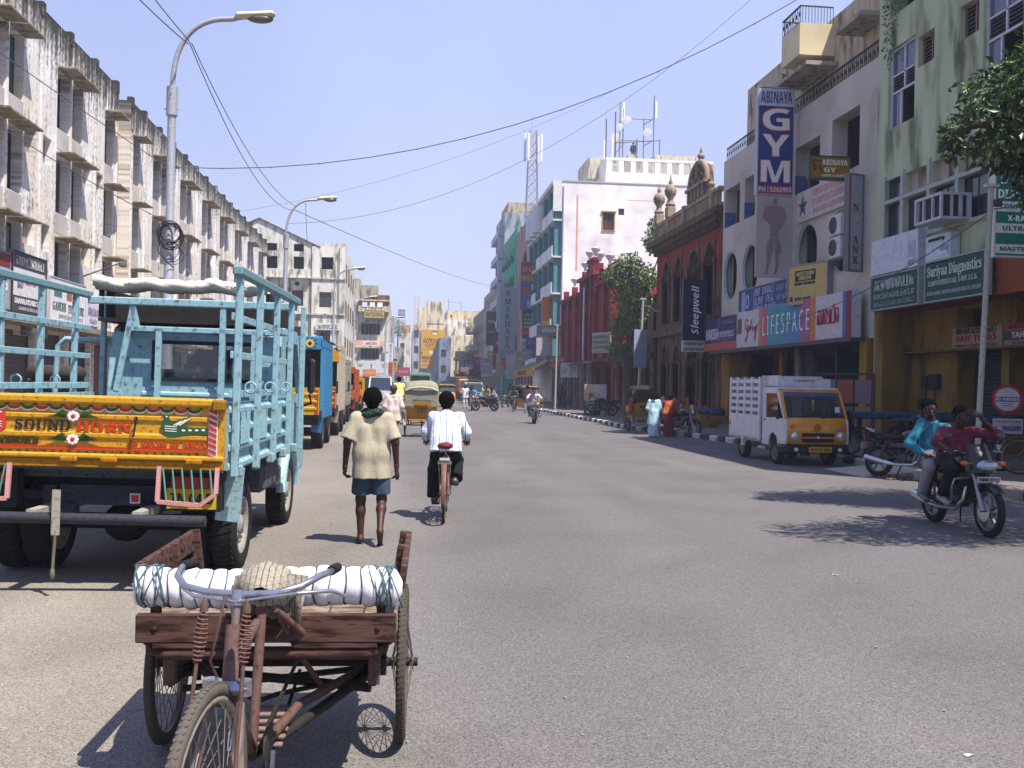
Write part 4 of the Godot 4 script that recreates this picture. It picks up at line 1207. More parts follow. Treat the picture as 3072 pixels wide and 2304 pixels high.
	parts(r,"window_surround",b,mat("#a98f52",0.8,4))
	b=B.new()
	b.cyl(Vector3(0.05,0.5,0.06),Vector3(0.05,18,0.06),0.05,-1,6).bx(-0.05,18.35,-0.3,11.6,18.47,0.05)
	part(r,"pipe_and_coping",b,mat("#a3a8ac",0.7,4))
	b=B.new()
	b.bx(1.15,11.0,0.001,1.3,17.3,0.004).bx(5.4,17.0,0.001,9.5,17.05,0.004)
	part(r,"rust_stain",b,mat("#c79a80",0.9,4))
	b=B.new()
	var fr:=Transform3D(Basis(Vector3.UP,-PI/2),Vector3(0,0,-17.0))
	b.t=fr
	for f in 5:
		var y:=2.9+f*3.05
		b.bx(0.0,y,0.001,17.0,y+0.14,0.8)
		for i in 5:
			if (i+f) % 5!=4:b.bx(0.02+i*3.4,y+0.14,0.68,3.0+i*3.4,y+1.05,0.8)
	b.bx(0.0,18.1,0.0,17,18.45,0.85).bx(16.86,15.9,0.0,17.0,18.1,0.8)
	parts(r,"balcony",b,mat("#d4d6da",0.8,1))
	b=B.new()
	b.t=fr
	for i in 6:b.bx(0.05+i*3.25,2.9,0.02,0.5+i*3.25,18.0,0.6)
	for f in 5:b.bx(0.5,3.05+f*3.05,0.001,16.5,5.7+f*3.05,0.05)
	part(r,"teal_front",b,mat("#4d8288",0.75,1))
	for f in 5:
		for i in 5:part(r,"window",window_mesh("glass",1.3,1.6),null,fr*Vector3(0.9+i*3.25,3.6+f*3.05,0.06),Vector3(0,-90,0))
	b=B.new()
	b.t=fr
	for i in 3:b.cyl(Vector3(4.0+i*2.6,15.2,0.72),Vector3(4.0+i*2.6,17.6,0.72),0.75,-1,20)
	part(r,"round_niche",b,mat("#c3cdd0",0.8,1))
	r=thing("rooftop_block","white penthouse block with pierced parapet behind the white building","building",Vector3(18,0.7,-90),0)
	b=B.new()
	b.bx(-1.0,17.0,-12.0,10.0,19.4,-0.5)
	b.bx(0.0,19.35,-12.0,10.0,20.45,0.9)
	part(r,"wall",b,mat("#dcdad6",0.85,1))
	b=B.new()
	for i in 9:b.bx(0.05+i*1.12,20.45,0.72,0.55+i*1.12,21.6,0.9)
	b.bx(0,21.5,0.7,10,21.75,0.92).bx(0,20.45,-12,0.15,21.7,0.7)
	parts(r,"parapet",b,mat("#dcdce0",0.85,1))
	b=B.new()
	for i in 9:
		for k in 5:
			b.bar(Vector3(0.55+i*1.12,20.5+k*0.2,0.8),Vector3(1.17+i*1.12,20.7+k*0.2,0.8),0.05,0.05,Vector3.BACK)
			b.bar(Vector3(0.55+i*1.12,20.7+k*0.2,0.8),Vector3(1.17+i*1.12,20.5+k*0.2,0.8),0.05,0.05,Vector3.BACK)
	part(r,"pierced_screen",b,mat("#b7b4b4",0.85,1))
	b=B.new()
	b.bx(-0.5,18.4,-0.49,0.8,19.3,-0.4).bx(1.8,18.4,-0.49,3.0,19.3,-0.4).bx(4.9,18.4,-0.49,6.2,19.3,-0.4)
	parts(r,"dark_opening",b,mat("#3a3640",0.8,0))
	b=B.new()
	b.bx(6.3,18.3,-0.5,10.0,19.34,-0.3)
	part(r,"red_panel",b,mat("#a85a44",0.85,1))
	b=B.new()
	b.bx(-1.0,20.4,-8.0,5.4,22.4,-2.2).bx(5.4,20.4,-9.0,10.0,23.0,-2.6)
	b.bx(2.8,22.4,-3.2,3.5,22.9,-2.5).bx(2.4,21.9,-2.2,4.0,22.1,-1.7)
	parts(r,"stair_room",b,mat("#c9c2b2",0.9,2))
	r=thing("antenna_mast","steel frame of four masts with panel antennas and dishes on the white rooftop","antenna",Vector3(18,23.1,-94),0)
	b=B.new()
	for e in [[2.6,0,5.6],[2.8,-2.4,6.4],[5.2,-2.4,5.0],[5.6,0,6.6],[4.0,0,2.4],[4.2,-1.4,2.4],[1.9,0,1.9],[6.2,0,2.4]]:b.cyl(Vector3(e[0],0,e[1]),Vector3(e[0],e[2],e[1]),0.05,-1,6)
	for y in [2.3,4.4]:b.cyl(Vector3(2.7,y,-0.5),Vector3(5.6,y,-0.5),0.04,-1,5).cyl(Vector3(2.6,y,0),Vector3(2.8,y,-2.4),0.04,-1,5).cyl(Vector3(5.2,y,-2.4),Vector3(5.6,y,0),0.04,-1,5)
	b.cyl(Vector3(1.9,1.9,0),Vector3(6.2,2.3,0),0.05,-1,5).cyl(Vector3(1.9,0.9,0),Vector3(2.8,2.0,0),0.04,-1,5)
	part(r,"frame",b,mat("#6d7078",0.5,4))
	for e in [[2.5,5.2],[2.6,5.8],[5.75,6.0]]:part(r,"panel_antenna",B.new().bx(e[0]-0.1,e[1]-1.6,0.05,e[0]+0.1,e[1],0.2,0.02),mat("#dcdde2",0.5,0))
	for e in [[1.8,2.3,0.45],[2.3,3.3,0.35],[3.0,4.0,0.4],[5.0,2.9,0.42]]:
		b=B.new()
		b.lathe([Vector2(0.0,0.0),Vector2(e[2]*0.6,0.05),Vector2(e[2],0.2),Vector2(e[2],0.3),Vector2(0,0.32)],16,Basis(Vector3.RIGHT,PI/2)*Basis(Vector3.BACK,0.5),Vector3(e[0],e[1],0.2))
		part(r,"dish",b,mat("#e2e2e4",0.5,0))
	r=thing("roof_pole","pair of upright poles with panel antennas left of the mast frame","antenna",Vector3(18.2,22.2,-90.2),0)
	b=B.new()
	b.cyl(Vector3(0,0,0),Vector3(0,4.0,0),0.06,-1,6).cyl(Vector3(0.85,0,0),Vector3(0.85,4.7,0),0.06,-1,6)
	part(r,"pole",b,mat("#5a5d66",0.5,4))
	part(r,"panel_antenna",B.new().bx(-0.25,0.3,0,-0.1,2.0,0.12).bx(0.5,0.3,0,0.68,2.4,0.12),mat("#cfcfd4",0.5,0))
	r=thing("lattice_tower","slender steel lattice tower with white panel antennas above the pink building","tower",Vector3(14.6,17.9,-115),0)
	b=B.new()
	var w0:=0.75; var w1:=0.42
	for s in [[-1,-1],[1,-1],[1,1],[-1,1]]:b.cyl(Vector3(s[0]*w0,0,s[1]*w0),Vector3(s[0]*w1,13.2,s[1]*w1),0.06,-1,5)
	for i in 12:
		var y0:=i*1.1; var y1:=y0+1.1
		var a:=lerpf(w0,w1,y0/13.2); var c:=lerpf(w0,w1,y1/13.2)
		var q0:=[Vector3(-a,y0,-a),Vector3(a,y0,-a),Vector3(a,y0,a),Vector3(-a,y0,a)]
		var q1:=[Vector3(-c,y1,-c),Vector3(c,y1,-c),Vector3(c,y1,c),Vector3(-c,y1,c)]
		for k in 4:
			b.cyl(q0[k],q1[(k+1) % 4],0.03,-1,4).cyl(q0[(k+1) % 4],q1[k],0.03,-1,4).cyl(q1[k],q1[(k+1) % 4],0.03,-1,4)
	b.cyl(Vector3(-0.2,13.2,0),Vector3(-0.2,15.0,0),0.02,-1,4)
	part(r,"lattice",b,mat("#9b9ea8",0.5,4))
	for e in [[-0.95,0.3],[-0.6,0.7],[0.95,0.3],[0.7,-0.6]]:part(r,"panel_antenna",B.new().bx(e[0]-0.14,9.6,e[1]-0.1,e[0]+0.14,12.8,e[1]+0.1,0.03),mat("#d2d3d9",0.5,0))
	var rows:=[
		["pink_building","dusty pink building with tall arched panel beyond the white building",-114.8,15.7,19.0,"#a88a90"],
		["turquoise_building","turquoise building with small arched windows",-130.1,15.2,19.8,"#3fa68a"],
		["blue_grey_building","narrow blue grey building with open balconies, tallest of the far right row",-142.1,11.9,24.0,"#9aa0b4"],
		["cream_corner_building","cream grey building with rooftop room beyond the blue grey one",-161.5,19.2,15.5,"#a8a096"],
		["balcony_house","weathered house with two overhanging balconies and plants",-185.5,23.8,13.8,"#8f8880"]]
	var n:=0
	for e in rows:
		r=thing(e[0],e[1],"building",Vector3(13.0+0.01*n,0.2,e[2]),-90,"far buildings of the right row")
		hs=[]
		var nf:=int(e[4]/3.1)
		for f in nf:
			for i in int(e[3]/2.6):
				if n==0 and f>0:continue
				hs.append([0.6+i*2.6,0.0 if f==0 else f*3.1+0.8,(2.6 if f==0 else 1.7)+i*2.6,2.7 if f==0 else f*3.1+2.3,"roll" if f==0 else "glass",0.2,i % 4])
		if n==0:hs.append([5.0,8.0,9.5,16.0,"vent",0.5])
		b=B.new()
		wall_cells(b,e[3],0,e[4],hs,0.2)
		shell(b,e[3],0,e[4],10.0,0.0,0.8)
		if n==0:arc_fill(b,5.0,8.0,9.5,16.0,-0.2,-0.002)
		part(r,"wall",b,mat(e[5],0.85,2,{"s":0.5}))
		fill(r,hs,0.2)
		b=B.new()
		if n==1:
			for f in 5:for i in 4:b.bx(1.2+i*3.3,5.2+f*2.7,0.0,1.9+i*3.3,5.35+f*2.7,0.5).bx(1.45+i*3.3,5.35+f*2.7,0.1,1.65+i*3.3,6.0+f*2.7,0.4)
			parts(r,"ledge",b,mat("#3a7a5c",0.85,1))
		elif n==2:
			for f in 7:b.bx(0,3.0+f*3.0,0.0,10.8,3.15+f*3.0,0.7).bx(0,3.15+f*3.0,0.6,10.8,3.9+f*3.0,0.68)
			b.bx(9.9,3,0.0,10.8,22.5,0.66)
			parts(r,"balcony",b,mat("#a9b0c4",0.8,1))
			b=B.new()
			b.bx(2,23.2,-6,10.6,25.6,-0.5)
			part(r,"roof_room",b,mat("#b8ab94",0.85,2))
		elif n==3:
			b.bx(6,15.2,-5,16.2,16.6,-0.4)
			part(r,"roof_room",b,mat("#b7ad9e",0.85,2))
		elif n==4:
			for k in [[10.5,3.0],[7.2,4.5]]:
				b.bx(2,k[0],0.0,14,k[0]+0.2,1.6).bx(2,k[0]+0.2,1.45,14,k[0]+1.1,1.6).bx(13.8,k[0]+0.2,0,14,k[0]+1.1,1.45)
			parts(r,"balcony",b,mat("#a9a59c",0.85,2))
		n+=1
	leaf_mass("balcony_plants","green plants trailing from the far overhanging balcony","plant",[[Vector3(11.5,12.2,-172),Vector3(0.5,1.0,1.6)],[Vector3(11.4,11.2,-171.4),Vector3(0.3,0.6,0.8)]],300,0.22,"#4c6a34","#86a05a")
	right_signs()
func right_signs()->void:
	var g:="boards sticking out along the far right row"
	var s:=sign_board("orange and yellow upright furniture sign with a chair picture",Vector3(12.3,7.25,-83.232),0,1.35,3.7,0.25,"#c26a24",[[Rect2(-0.67,-1.85,1.34,1.7),"#c9a41c"],["K",0,1.6,0.26,"#5a4a5a",1],["O",0,1.25,0.26,"#5a4a5a",1],["T",0,0.9,0.26,"#5a4a5a",1],["H",0,0.55,0.26,"#5a4a5a",1],["A",0,0.2,0.26,"#5a4a5a",1],["R",0,-0.15,0.26,"#5a4a5a",1],["I",0,-0.5,0.26,"#5a4a5a",1],["Furniture",0,-0.8,0.13,"#6a5a2a",0,1.2],[Rect2(-0.2,-1.3,0.14,0.3),"#3a2c18"],[Rect2(-0.2,-1.38,0.4,0.1),"#3a2c18"],[Rect2(-0.04,-1.6,0.06,0.22),"#3a2c18"],[Rect2(-0.2,-1.64,0.38,0.05),"#3a2c18"]],g)
	s=sign_board("tall grey upright sign with dark letters and a pale blue foot",Vector3(11.9,8.8,-113.73),0,1.9,8.0,0.3,"#8fa3a8",[["S",0,3.3,0.6,"#26304c",3],["M",0,2.35,0.62,"#26304c",3],["A",0,1.5,0.62,"#26304c",3],["R",0,0.65,0.62,"#26304c",3],["H",0,-0.2,0.62,"#26304c",3],["A",0,-1.05,0.62,"#26304c",3],["B",0,-1.9,0.62,"#26304c",3],["A",0,-2.7,0.62,"#26304c",3],["kartin",0,-3.3,0.25,"#5a6a90",-1,1.5],["lipka",0,-3.7,0.2,"#5a6a90",-1,1.4]],g)
	s=sign_board("colourful film poster board in red, yellow and blue hung high over the pavement",Vector3(12.1,11.2,-95.37),0,1.85,4.6,0.2,"#4a5a86",[[Rect2(-0.92,1.0,1.84,1.3),"#8e3a44"],[Rect2(-0.92,0.5,1.84,0.5),"#b0844a"],[Rect2(-0.7,-0.9,0.6,0.8),"#b04a3a"],[Rect2(0.1,-0.4,0.5,0.6),"#c2b89a"],[Rect2(-0.3,-2.1,0.9,0.7),"#8a9ab8"],["karitm",0,1.6,0.4,"#c9a86a",-1,1.5]],g)
	s=sign_board("dark green upright board with white lines of text",Vector3(12.2,7.6,-96.39),0,1.35,2.9,0.2,"#23503c",[["karti",0,0.9,0.2,"#bcc8c0",-1,0.9],["tupm",0,0.5,0.22,"#c3ccc6",-1,1.0],["nalir",0,0.1,0.22,"#c3ccc6",-1,1.0],["kavi",0,-0.3,0.22,"#c3ccc6",-1,1.0],[Rect2(-0.65,-1.0,0.7,0.4),"#a8383c"]],g)
	s=sign_board("royal blue square board below the dark green board",Vector3(12.2,5.55,-92.31),0,1.6,1.1,0.2,"#3a3c86",[["karti",0,0.1,0.25,"#8a90c0",-1,1.2]],g)
	var rnd:=[
		["small dark green upright shop board far along the right row",12.1,9.2,-134.0,1.9,4.6,"#3a4c4c"],["magenta upright banner under the turquoise front",12.0,5.8,-121.0,2.0,4.6,"#8a2c44"],
		["orange and blue upright banner beside the magenta one",12.2,5.6,-114.0,1.9,3.7,"#b8542c"],["small maroon board low on the cream corner building",11.6,4.9,-143.0,2.8,1.0,"#7c2c4c"],
		["indigo upright board left of the maroon one",10.9,4.0,-146.0,1.2,3.2,"#3c3c7c"],["pale blue light box near the far lorry",10.0,3.8,-150.0,1.3,1.6,"#6c7cb4"],
		["tan square board hanging at the turquoise front",11.6,5.2,-128.0,1.5,1.6,"#a08a70"],["beige upright board by the far awning",11.9,3.8,-100.0,1.1,2.6,"#a0906a"],
		["pale mauve upright board by the far awning",12.3,5.2,-86.0,1.5,3.4,"#8c8494"],["tilted white square board over the far awning",12.0,4.9,-83.0,1.7,1.5,"#a8a6a4"],
		["grey upright lamp box left of the tilted white board",12.2,5.0,-97.0,1.2,1.9,"#8c9aa0"],["cream narrow board beside the turquoise front",11.4,3.9,-116.0,1.0,2.6,"#b0a48c"],
		["white narrow board between the far awning and the magenta banner",11.8,3.6,-108.0,1.1,2.6,"#b0b0b4"],["faded grey board at the far kerb",11.2,4.0,-133.0,1.6,2.0,"#9a9aa4"]]
	for e in rnd:
		sign_board(e[0],Vector3(e[1],e[2],e[3]),0,e[4],e[5],0.2,e[6],[["karti" if int(e[3]) % 2 else "nalpu",0,e[5]*0.2,minf(0.3,e[5]*0.15),"#d0ccd0",-1,e[4]*0.7],["tmlik",0,-e[5]*0.1,minf(0.25,e[5]*0.12),"#b8b4bc",-1,e[4]*0.7]],g)
	var r:=thing("yellow_awning","sloping yellow shop awning with dark lettering near the green tent","awning",Vector3(11.6,2.75,-92),-90)
	var b:=B.new()
	b.box(Vector3(5.5,0.6,0.3),Vector3(13.0,0.06,1.6),0.0,Basis(Vector3.RIGHT,0.55))
	part(r,"cloth",b,mat("#6f6a44",0.85,1))
	b=B.new()
	b.bx(-1.0,-0.35,1.0,11.9,0.3,1.05)
	part(r,"valance",b,mat("#a9841c",0.8,1))
	b=B.new()
	tamil(b,"nartik lumpa kartin",4,0.0,0.34,6.0,0.0,1.07)
	part(r,"lettering",b,mat("#3c341c",0.8,0))
	sign_board("dull red board with pale lettering beside the yellow awning",Vector3(11.4,3.35,-72.93),-60,2.2,1.0,0.12,"#7c2c38",[["karitu",0,0.2,0.2,"#b8a4a4",-1,1.6],["nalimp",0,-0.2,0.16,"#b8a4a4",-1,1.6]])
	sign_board("tilted grey lined board propped on the red building awning",Vector3(11.7,4.25,-58.4),-62,1.7,1.2,0.1,"#8f938f",[["karitunpalmi",0,0.35,0.12,"#5c625e",-1,1.4],["nalimptavkri",0,0.05,0.12,"#5c625e",-1,1.4],["tupmirakanil",0,-0.25,0.12,"#5c625e",-1,1.4]])
	sign_board("white shop box with blue emblem under the red building awning",Vector3(11.4,2.75,-67.83),-70,2.4,1.0,0.3,"#9a9aa0",[[Rect2(0.1,-0.35,0.45,0.7),"#5a7aa0"],[Rect2(0.65,-0.2,0.4,0.4),"#a85a44"],["ka",-0.6,0,0.3,"#6a6a74",-1,0.7]])
	sign_board("dark grey shop board high between the white building and the red one",Vector3(12.2,6.2,-81.192),-30,2.2,0.9,0.15,"#4a4e5a",[["karitup",0,0,0.25,"#8a92a0",-1,1.7]])
	r=thing("poster_stand","white poster stand with a red figure print above the green bin","poster",Vector3(10.35,0.9,-52.9),-20)
	part(r,"board",B.new().bx(-0.6,0,-0.04,0.6,0.88,0.0),mat("#b8b4b0",0.7,1))
	part(r,"printed_panel",B.new().bx(-0.56,0.03,0.0,-0.05,0.84,0.01),mat("#b8ae86",0.7,4,{"s":3.0}))
	part(r,"printed_panel",B.new().bx(-0.35,0.06,0.01,-0.1,0.4,0.02),mat("#a83c34",0.7,4,{"s":3.0}))
	for x in [-0.57,0.57]:part(r,"leg",B.new().bx(x-0.03,-0.78,-0.05,x+0.03,0,-0.01),mat("#4a4a4a",0.7,4))
	r=thing("litter_bin","green plastic litter bin with a flat lid on the right pavement","bin",Vector3(10.2,0.13,-52.3))
	b=B.new()
	b.lathe([Vector2(0,0.02),Vector2(0.36,0.02),Vector2(0.44,0.72),Vector2(0,0.74)],4,Basis(Vector3.UP,PI/4))
	part(r,"body",b,mat("#1f5a3c",0.6,1))
	part(r,"rim",B.new().bx(-0.36,0.7,-0.36,0.36,0.77,0.36,0.03),mat("#17462e",0.6,1))
func far_end()->void:
	var cream:=mat("#d8cdb0",0.9,2,{"s":0.4})
	var white:=mat("#d9d8d4",0.9,1)
	var g:="buildings closing the far end"
	var r:=thing("cement_building","stepped cream building carrying the big yellow cement hoarding","building",Vector3(2.0,-0.2,-200),0,g)
	var hs:=[]
	for f in 4:hs.append([0.3,1.6+f*3.1,1.2,3.1+f*3.1,"glass",0.2])
	var b:=B.new()
	wall_cells(b,7.2,0,12.4,hs,0.2)
	shell(b,7.2,0,12.4,20.0,0.0,0.5)
	part(r,"wall",b,mat("#aeb0b8",0.9,2,{"s":0.4}))
	fill(r,hs)
	b=B.new()
	b.bx(0.3,12.0,-14,7.2,14.0,-1.0).bx(1.1,14.0,-12,3.0,17.0,-1.0)
	b.poly(PackedVector2Array([Vector2(2.9,13.9),Vector2(6.2,13.9),Vector2(6.2,18.4),Vector2(4.6,18.2),Vector2(2.9,18.6)]),-11.0,-0.9)
	part(r,"upper_storey",b,cream)
	sign_board("tall yellow cement hoarding with black lettering",Vector3(6.05,10.4,-199.7),0,4.8,3.95,0.2,"#cf9a10",[["Ultra",-0.35,-0.2,0.85,"#2a2418",1,3.0,0.2],["COC'S",-0.2,-1.05,0.5,"#4a3c18",1,2.6],["karitmu",0.0,-1.6,0.25,"#8a6a18",-1,2.4],[Rect2(-0.25,0.9,1.2,0.75),"#3a2c14"],[Rect2(-0.15,0.95,1.0,0.5),"#e2d8b0",0.02]],g)
	sign_board("lower yellow cement hoarding with looped black script",Vector3(4.9,6.5,-199.7),0,2.45,3.75,0.2,"#cf9a10",[["altur",0,0.25,0.6,"#2a2418",-1,1.9],["OCC",0,-0.45,0.4,"#4a3c18",1,1.8],["karitm",0.1,-1.25,0.25,"#6a5218",-1,1.8],[Rect2(-1.15,0.95,0.2,0.5),"#3a2c14"],[Rect2(0.5,1.0,0.7,0.6),"#e2d8b0"]],g)
	var list:=[
		["flat_roofed_block","wide cream block with small dark vent behind the white walls at the street end",9.6,16.9,17.0,-206,"#cbbfa2",0],["white_terrace_block","white walled terrace in the middle of the far end",9.0,14.5,14.9,-203,"#dcdad6",0],
		["low_white_block","small white roof room in front of the white terrace",11.1,15.0,13.6,-201,"#d6d3cc",0],["stained_cream_block","cream stained blank wall above the curved portico",9.7,15.2,11.5,-198,"#d9ceb2",0],
		["orange_house","small orange painted house far down the street",0.4,2.5,16.0,-244,"#c98a60",0],["pale_low_house","pale low house below the orange one at the vanishing point",-0.2,2.5,13.9,-240,"#cfc9ba",1],
		["far_left_block","grey blue far block left of the vanishing point",-6.0,-0.9,13.5,-176,"#9c98a0",1],["far_left_corner_block","weathered corner block with pillars between the yellow sign and the vanishing point",-1.0,0.9,9.4,-210,"#a59f9c",1],
		["blue_clad_block","narrow blue clad front right of the cement hoarding",7.6,9.8,10.6,-190,"#7d8ba4",1],["far_right_shed","dark shop row under the curved portico",9.5,13.0,3.2,-188,"#5a5450",0]]
	for e in list:
		r=thing(e[0],e[1],"building",Vector3(e[2]-0.6,-0.25,e[5]),0,g)
		hs=[]
		var w:float=e[3]-e[2]
		if e[7]==1:
			for f in int((e[4]-0.8)/3.0):
				for i in maxi(1,int(w/1.7)):hs.append([0.3+i*1.7,0.9+f*3.0,minf(1.3+i*1.7,w-0.1),2.4+f*3.0,"glass",0.15])
		b=B.new()
		wall_cells(b,w,0,e[4],hs,0.15)
		shell(b,w,0,e[4],12.0,0.0,0.4)
		part(r,"wall",b,mat(e[6],0.9,2,{"s":0.5}))
		fill(r,hs,0.15)
		if e[0]=="flat_roofed_block":
			part(r,"vent_opening",B.new().bx(0.7,15.6,0.0,1.1,16.1,0.03),mat("#2a3a30",0.8,0))
			b=B.new()
			b.cyl(Vector3(0.4,17,-2),Vector3(0.4,19.6,-2),0.06,-1,5).cyl(Vector3(3.0,17,-2),Vector3(3.0,18.9,-2),0.06,-1,5).cyl(Vector3(0.4,18.9,-2),Vector3(3.0,18.8,-2),0.04,-1,5)
			part(r,"roof_frame",b,mat("#8a7c80",0.6,4))
	r=thing("curved_portico","dark curved portico with slim columns at the street end","building",Vector3(12.3,-0.25,-187))
	b=B.new()
	b.lathe([Vector2(2.3,6.2),Vector2(2.75,6.3),Vector2(2.75,6.8),Vector2(2.5,6.9),Vector2(2.5,8.0),Vector2(0,8.1)],24)
	part(r,"entablature",b,mat("#6f675e",0.9,2))
	for i in 10:
		var a:=PI*i/9.0
		part(r,"column",B.new().cyl(Vector3(2.3*cos(a),3.0,2.3*sin(a)),Vector3(2.3*cos(a),6.2,2.3*sin(a)),0.15),mat("#a59c8c",0.9,1))
	part(r,"dark_core",B.new().cyl(Vector3(0,0,0),Vector3(0,6.2,0),1.7,-1,20),mat("#3a3434",0.9,1))
	r=thing("far_mast","pale red and white lattice mast far behind the cement building","tower",Vector3(2.9,8,-215))
	b=B.new()
	for s in [[-1,-1],[1,-1],[1,1],[-1,1]]:b.bx(s[0]*0.45-0.05,0,s[1]*0.45-0.05,s[0]*0.45+0.05,12.4,s[1]*0.45+0.05)
	for i in 12:b.bar(Vector3(-0.45,i,0.45),Vector3(0.45,i+1,0.45),0.06,0.06).bar(Vector3(0.45,i,0.45),Vector3(-0.45,i+1,0.45),0.06,0.06)
	part(r,"lattice",b,mat("#c49a9c",0.6,1))
	sign_board("far blue and pink hoarding over the rooftops",Vector3(-0.3,18.2,-240),0,1.7,2.0,0.2,"#6a80b4",[[Rect2(-0.85,-0.1,1.7,0.6),"#b08090"]])
	b=B.new()
	b.bx(0.78,-18.0,-0.2,0.88,-1.0,-0.1).bx(-0.88,-18.0,-0.2,-0.78,-1.0,-0.1)
	part(get_child(get_child_count()-1),"post",b,mat("#6a6a70",0.6,1))
	leaf_tree("far_tree","round green tree at the vanishing point of the street",Vector3(-1.0,0,-225),14.5,[[Vector3(0,14.5,0),Vector3(1.7,1.8,1.7)],[Vector3(0.6,13.0,0),Vector3(1.5,1.4,1.5)]],900,0.35,"#3c5a24","#6a8438")
	sign_board("small crimson board over the far shops",Vector3(0.3,3.6,-172),0,2.2,1.5,0.2,"#9a2848",[["karit",0,0,0.4,"#c8909c",-1,1.6]])
	sign_board("orange banner by the far left kerb",Vector3(-3.2,2.6,-100),0,1.3,0.7,0.1,"#c27c48",[["kari",0,0,0.2,"#e0c8a8",-1,1.0]])
func leaf_builder(blobs:Array,count:int,size:float,dark:String,light:String,sd:=1)->B:
	var rg:=RandomNumberGenerator.new()
	rg.seed=sd
	var b:=B.new()
	b.tinted=true
	var cd:=Color(dark).srgb_to_linear()
	var cl:=Color(light).srgb_to_linear()
	var tot:=0.0
	for e in blobs:tot+=e[1].x*e[1].y+e[1].y*e[1].z
	for e in blobs:
		var nn:=int(count*(e[1].x*e[1].y+e[1].y*e[1].z)/tot)
		for i in nn:
			var d:=Vector3(rg.randfn(),rg.randfn(),rg.randfn()).normalized()
			var rr:=pow(rg.randf(),0.42)
			var lump:=1.0+0.32*ns.get_noise_3d(d.x*2.4+e[0].x,d.y*2.4,d.z*2.4+e[0].z)
			var p:Vector3=e[0]+d*e[1]*rr*lump
			var dir:=(d*0.6+Vector3(rg.randfn(),rg.randfn()-0.7,rg.randfn())*0.7).normalized()
			var sd2:=dir.cross(Vector3(rg.randfn(),rg.randfn(),rg.randfn())).normalized()
			var L:=size*rg.randf_range(0.7,1.3)
			var w:=L*0.22
			b.col=cd.lerp(cl,clampf(rg.randf()*0.6+0.55*ns.get_noise_3d(p.x*0.9,p.y*0.9,p.z*0.9)+0.12,0.0,1.0))
			var nrm:=dir.cross(sd2)
			var m1:=p+dir*L*0.5+nrm*L*0.06
			b.tri(p,m1+sd2*w,p+dir*L)
			b.tri(p,p+dir*L,m1-sd2*w)
	return b
func leaf_mat()->StandardMaterial3D:
	return mat("#ffffff",0.45,0,{"tint":true,"back": "#3a4a12","spec":0.45})
func leaf_mass(called:String,label:String,cat:String,blobs:Array,count:int,size:float,dark:String,light:String)->void:
	tag(part(self,called,leaf_builder(blobs,count,size,dark,light),leaf_mat()),label,cat)
func leaf_tree(called:String,label:String,pos:Vector3,h:float,blobs:Array,count:int,size:float,dark:String,light:String,limbs:=[])->void:
	var r:=thing(called,label,"tree",pos)
	var b:=B.new()
	b.tube([Vector3(0,-0.1,0),Vector3(0.05,h*0.25,0.03),Vector3(-0.04,h*0.6,0.0),Vector3(0,h*0.95,0)],[h*0.028,h*0.02,h*0.014,h*0.006],8)
	for e in limbs:b.tube([e[0],(e[0]+e[1])/2+Vector3(0,0.15,0),e[1]],[0.09,0.06,0.02],6)
	part(r,"trunk",b,mat("#5a4a3c",0.9,3))
	part(r,"crown",leaf_builder(blobs,count,size,dark,light,int(h*10)),leaf_mat())
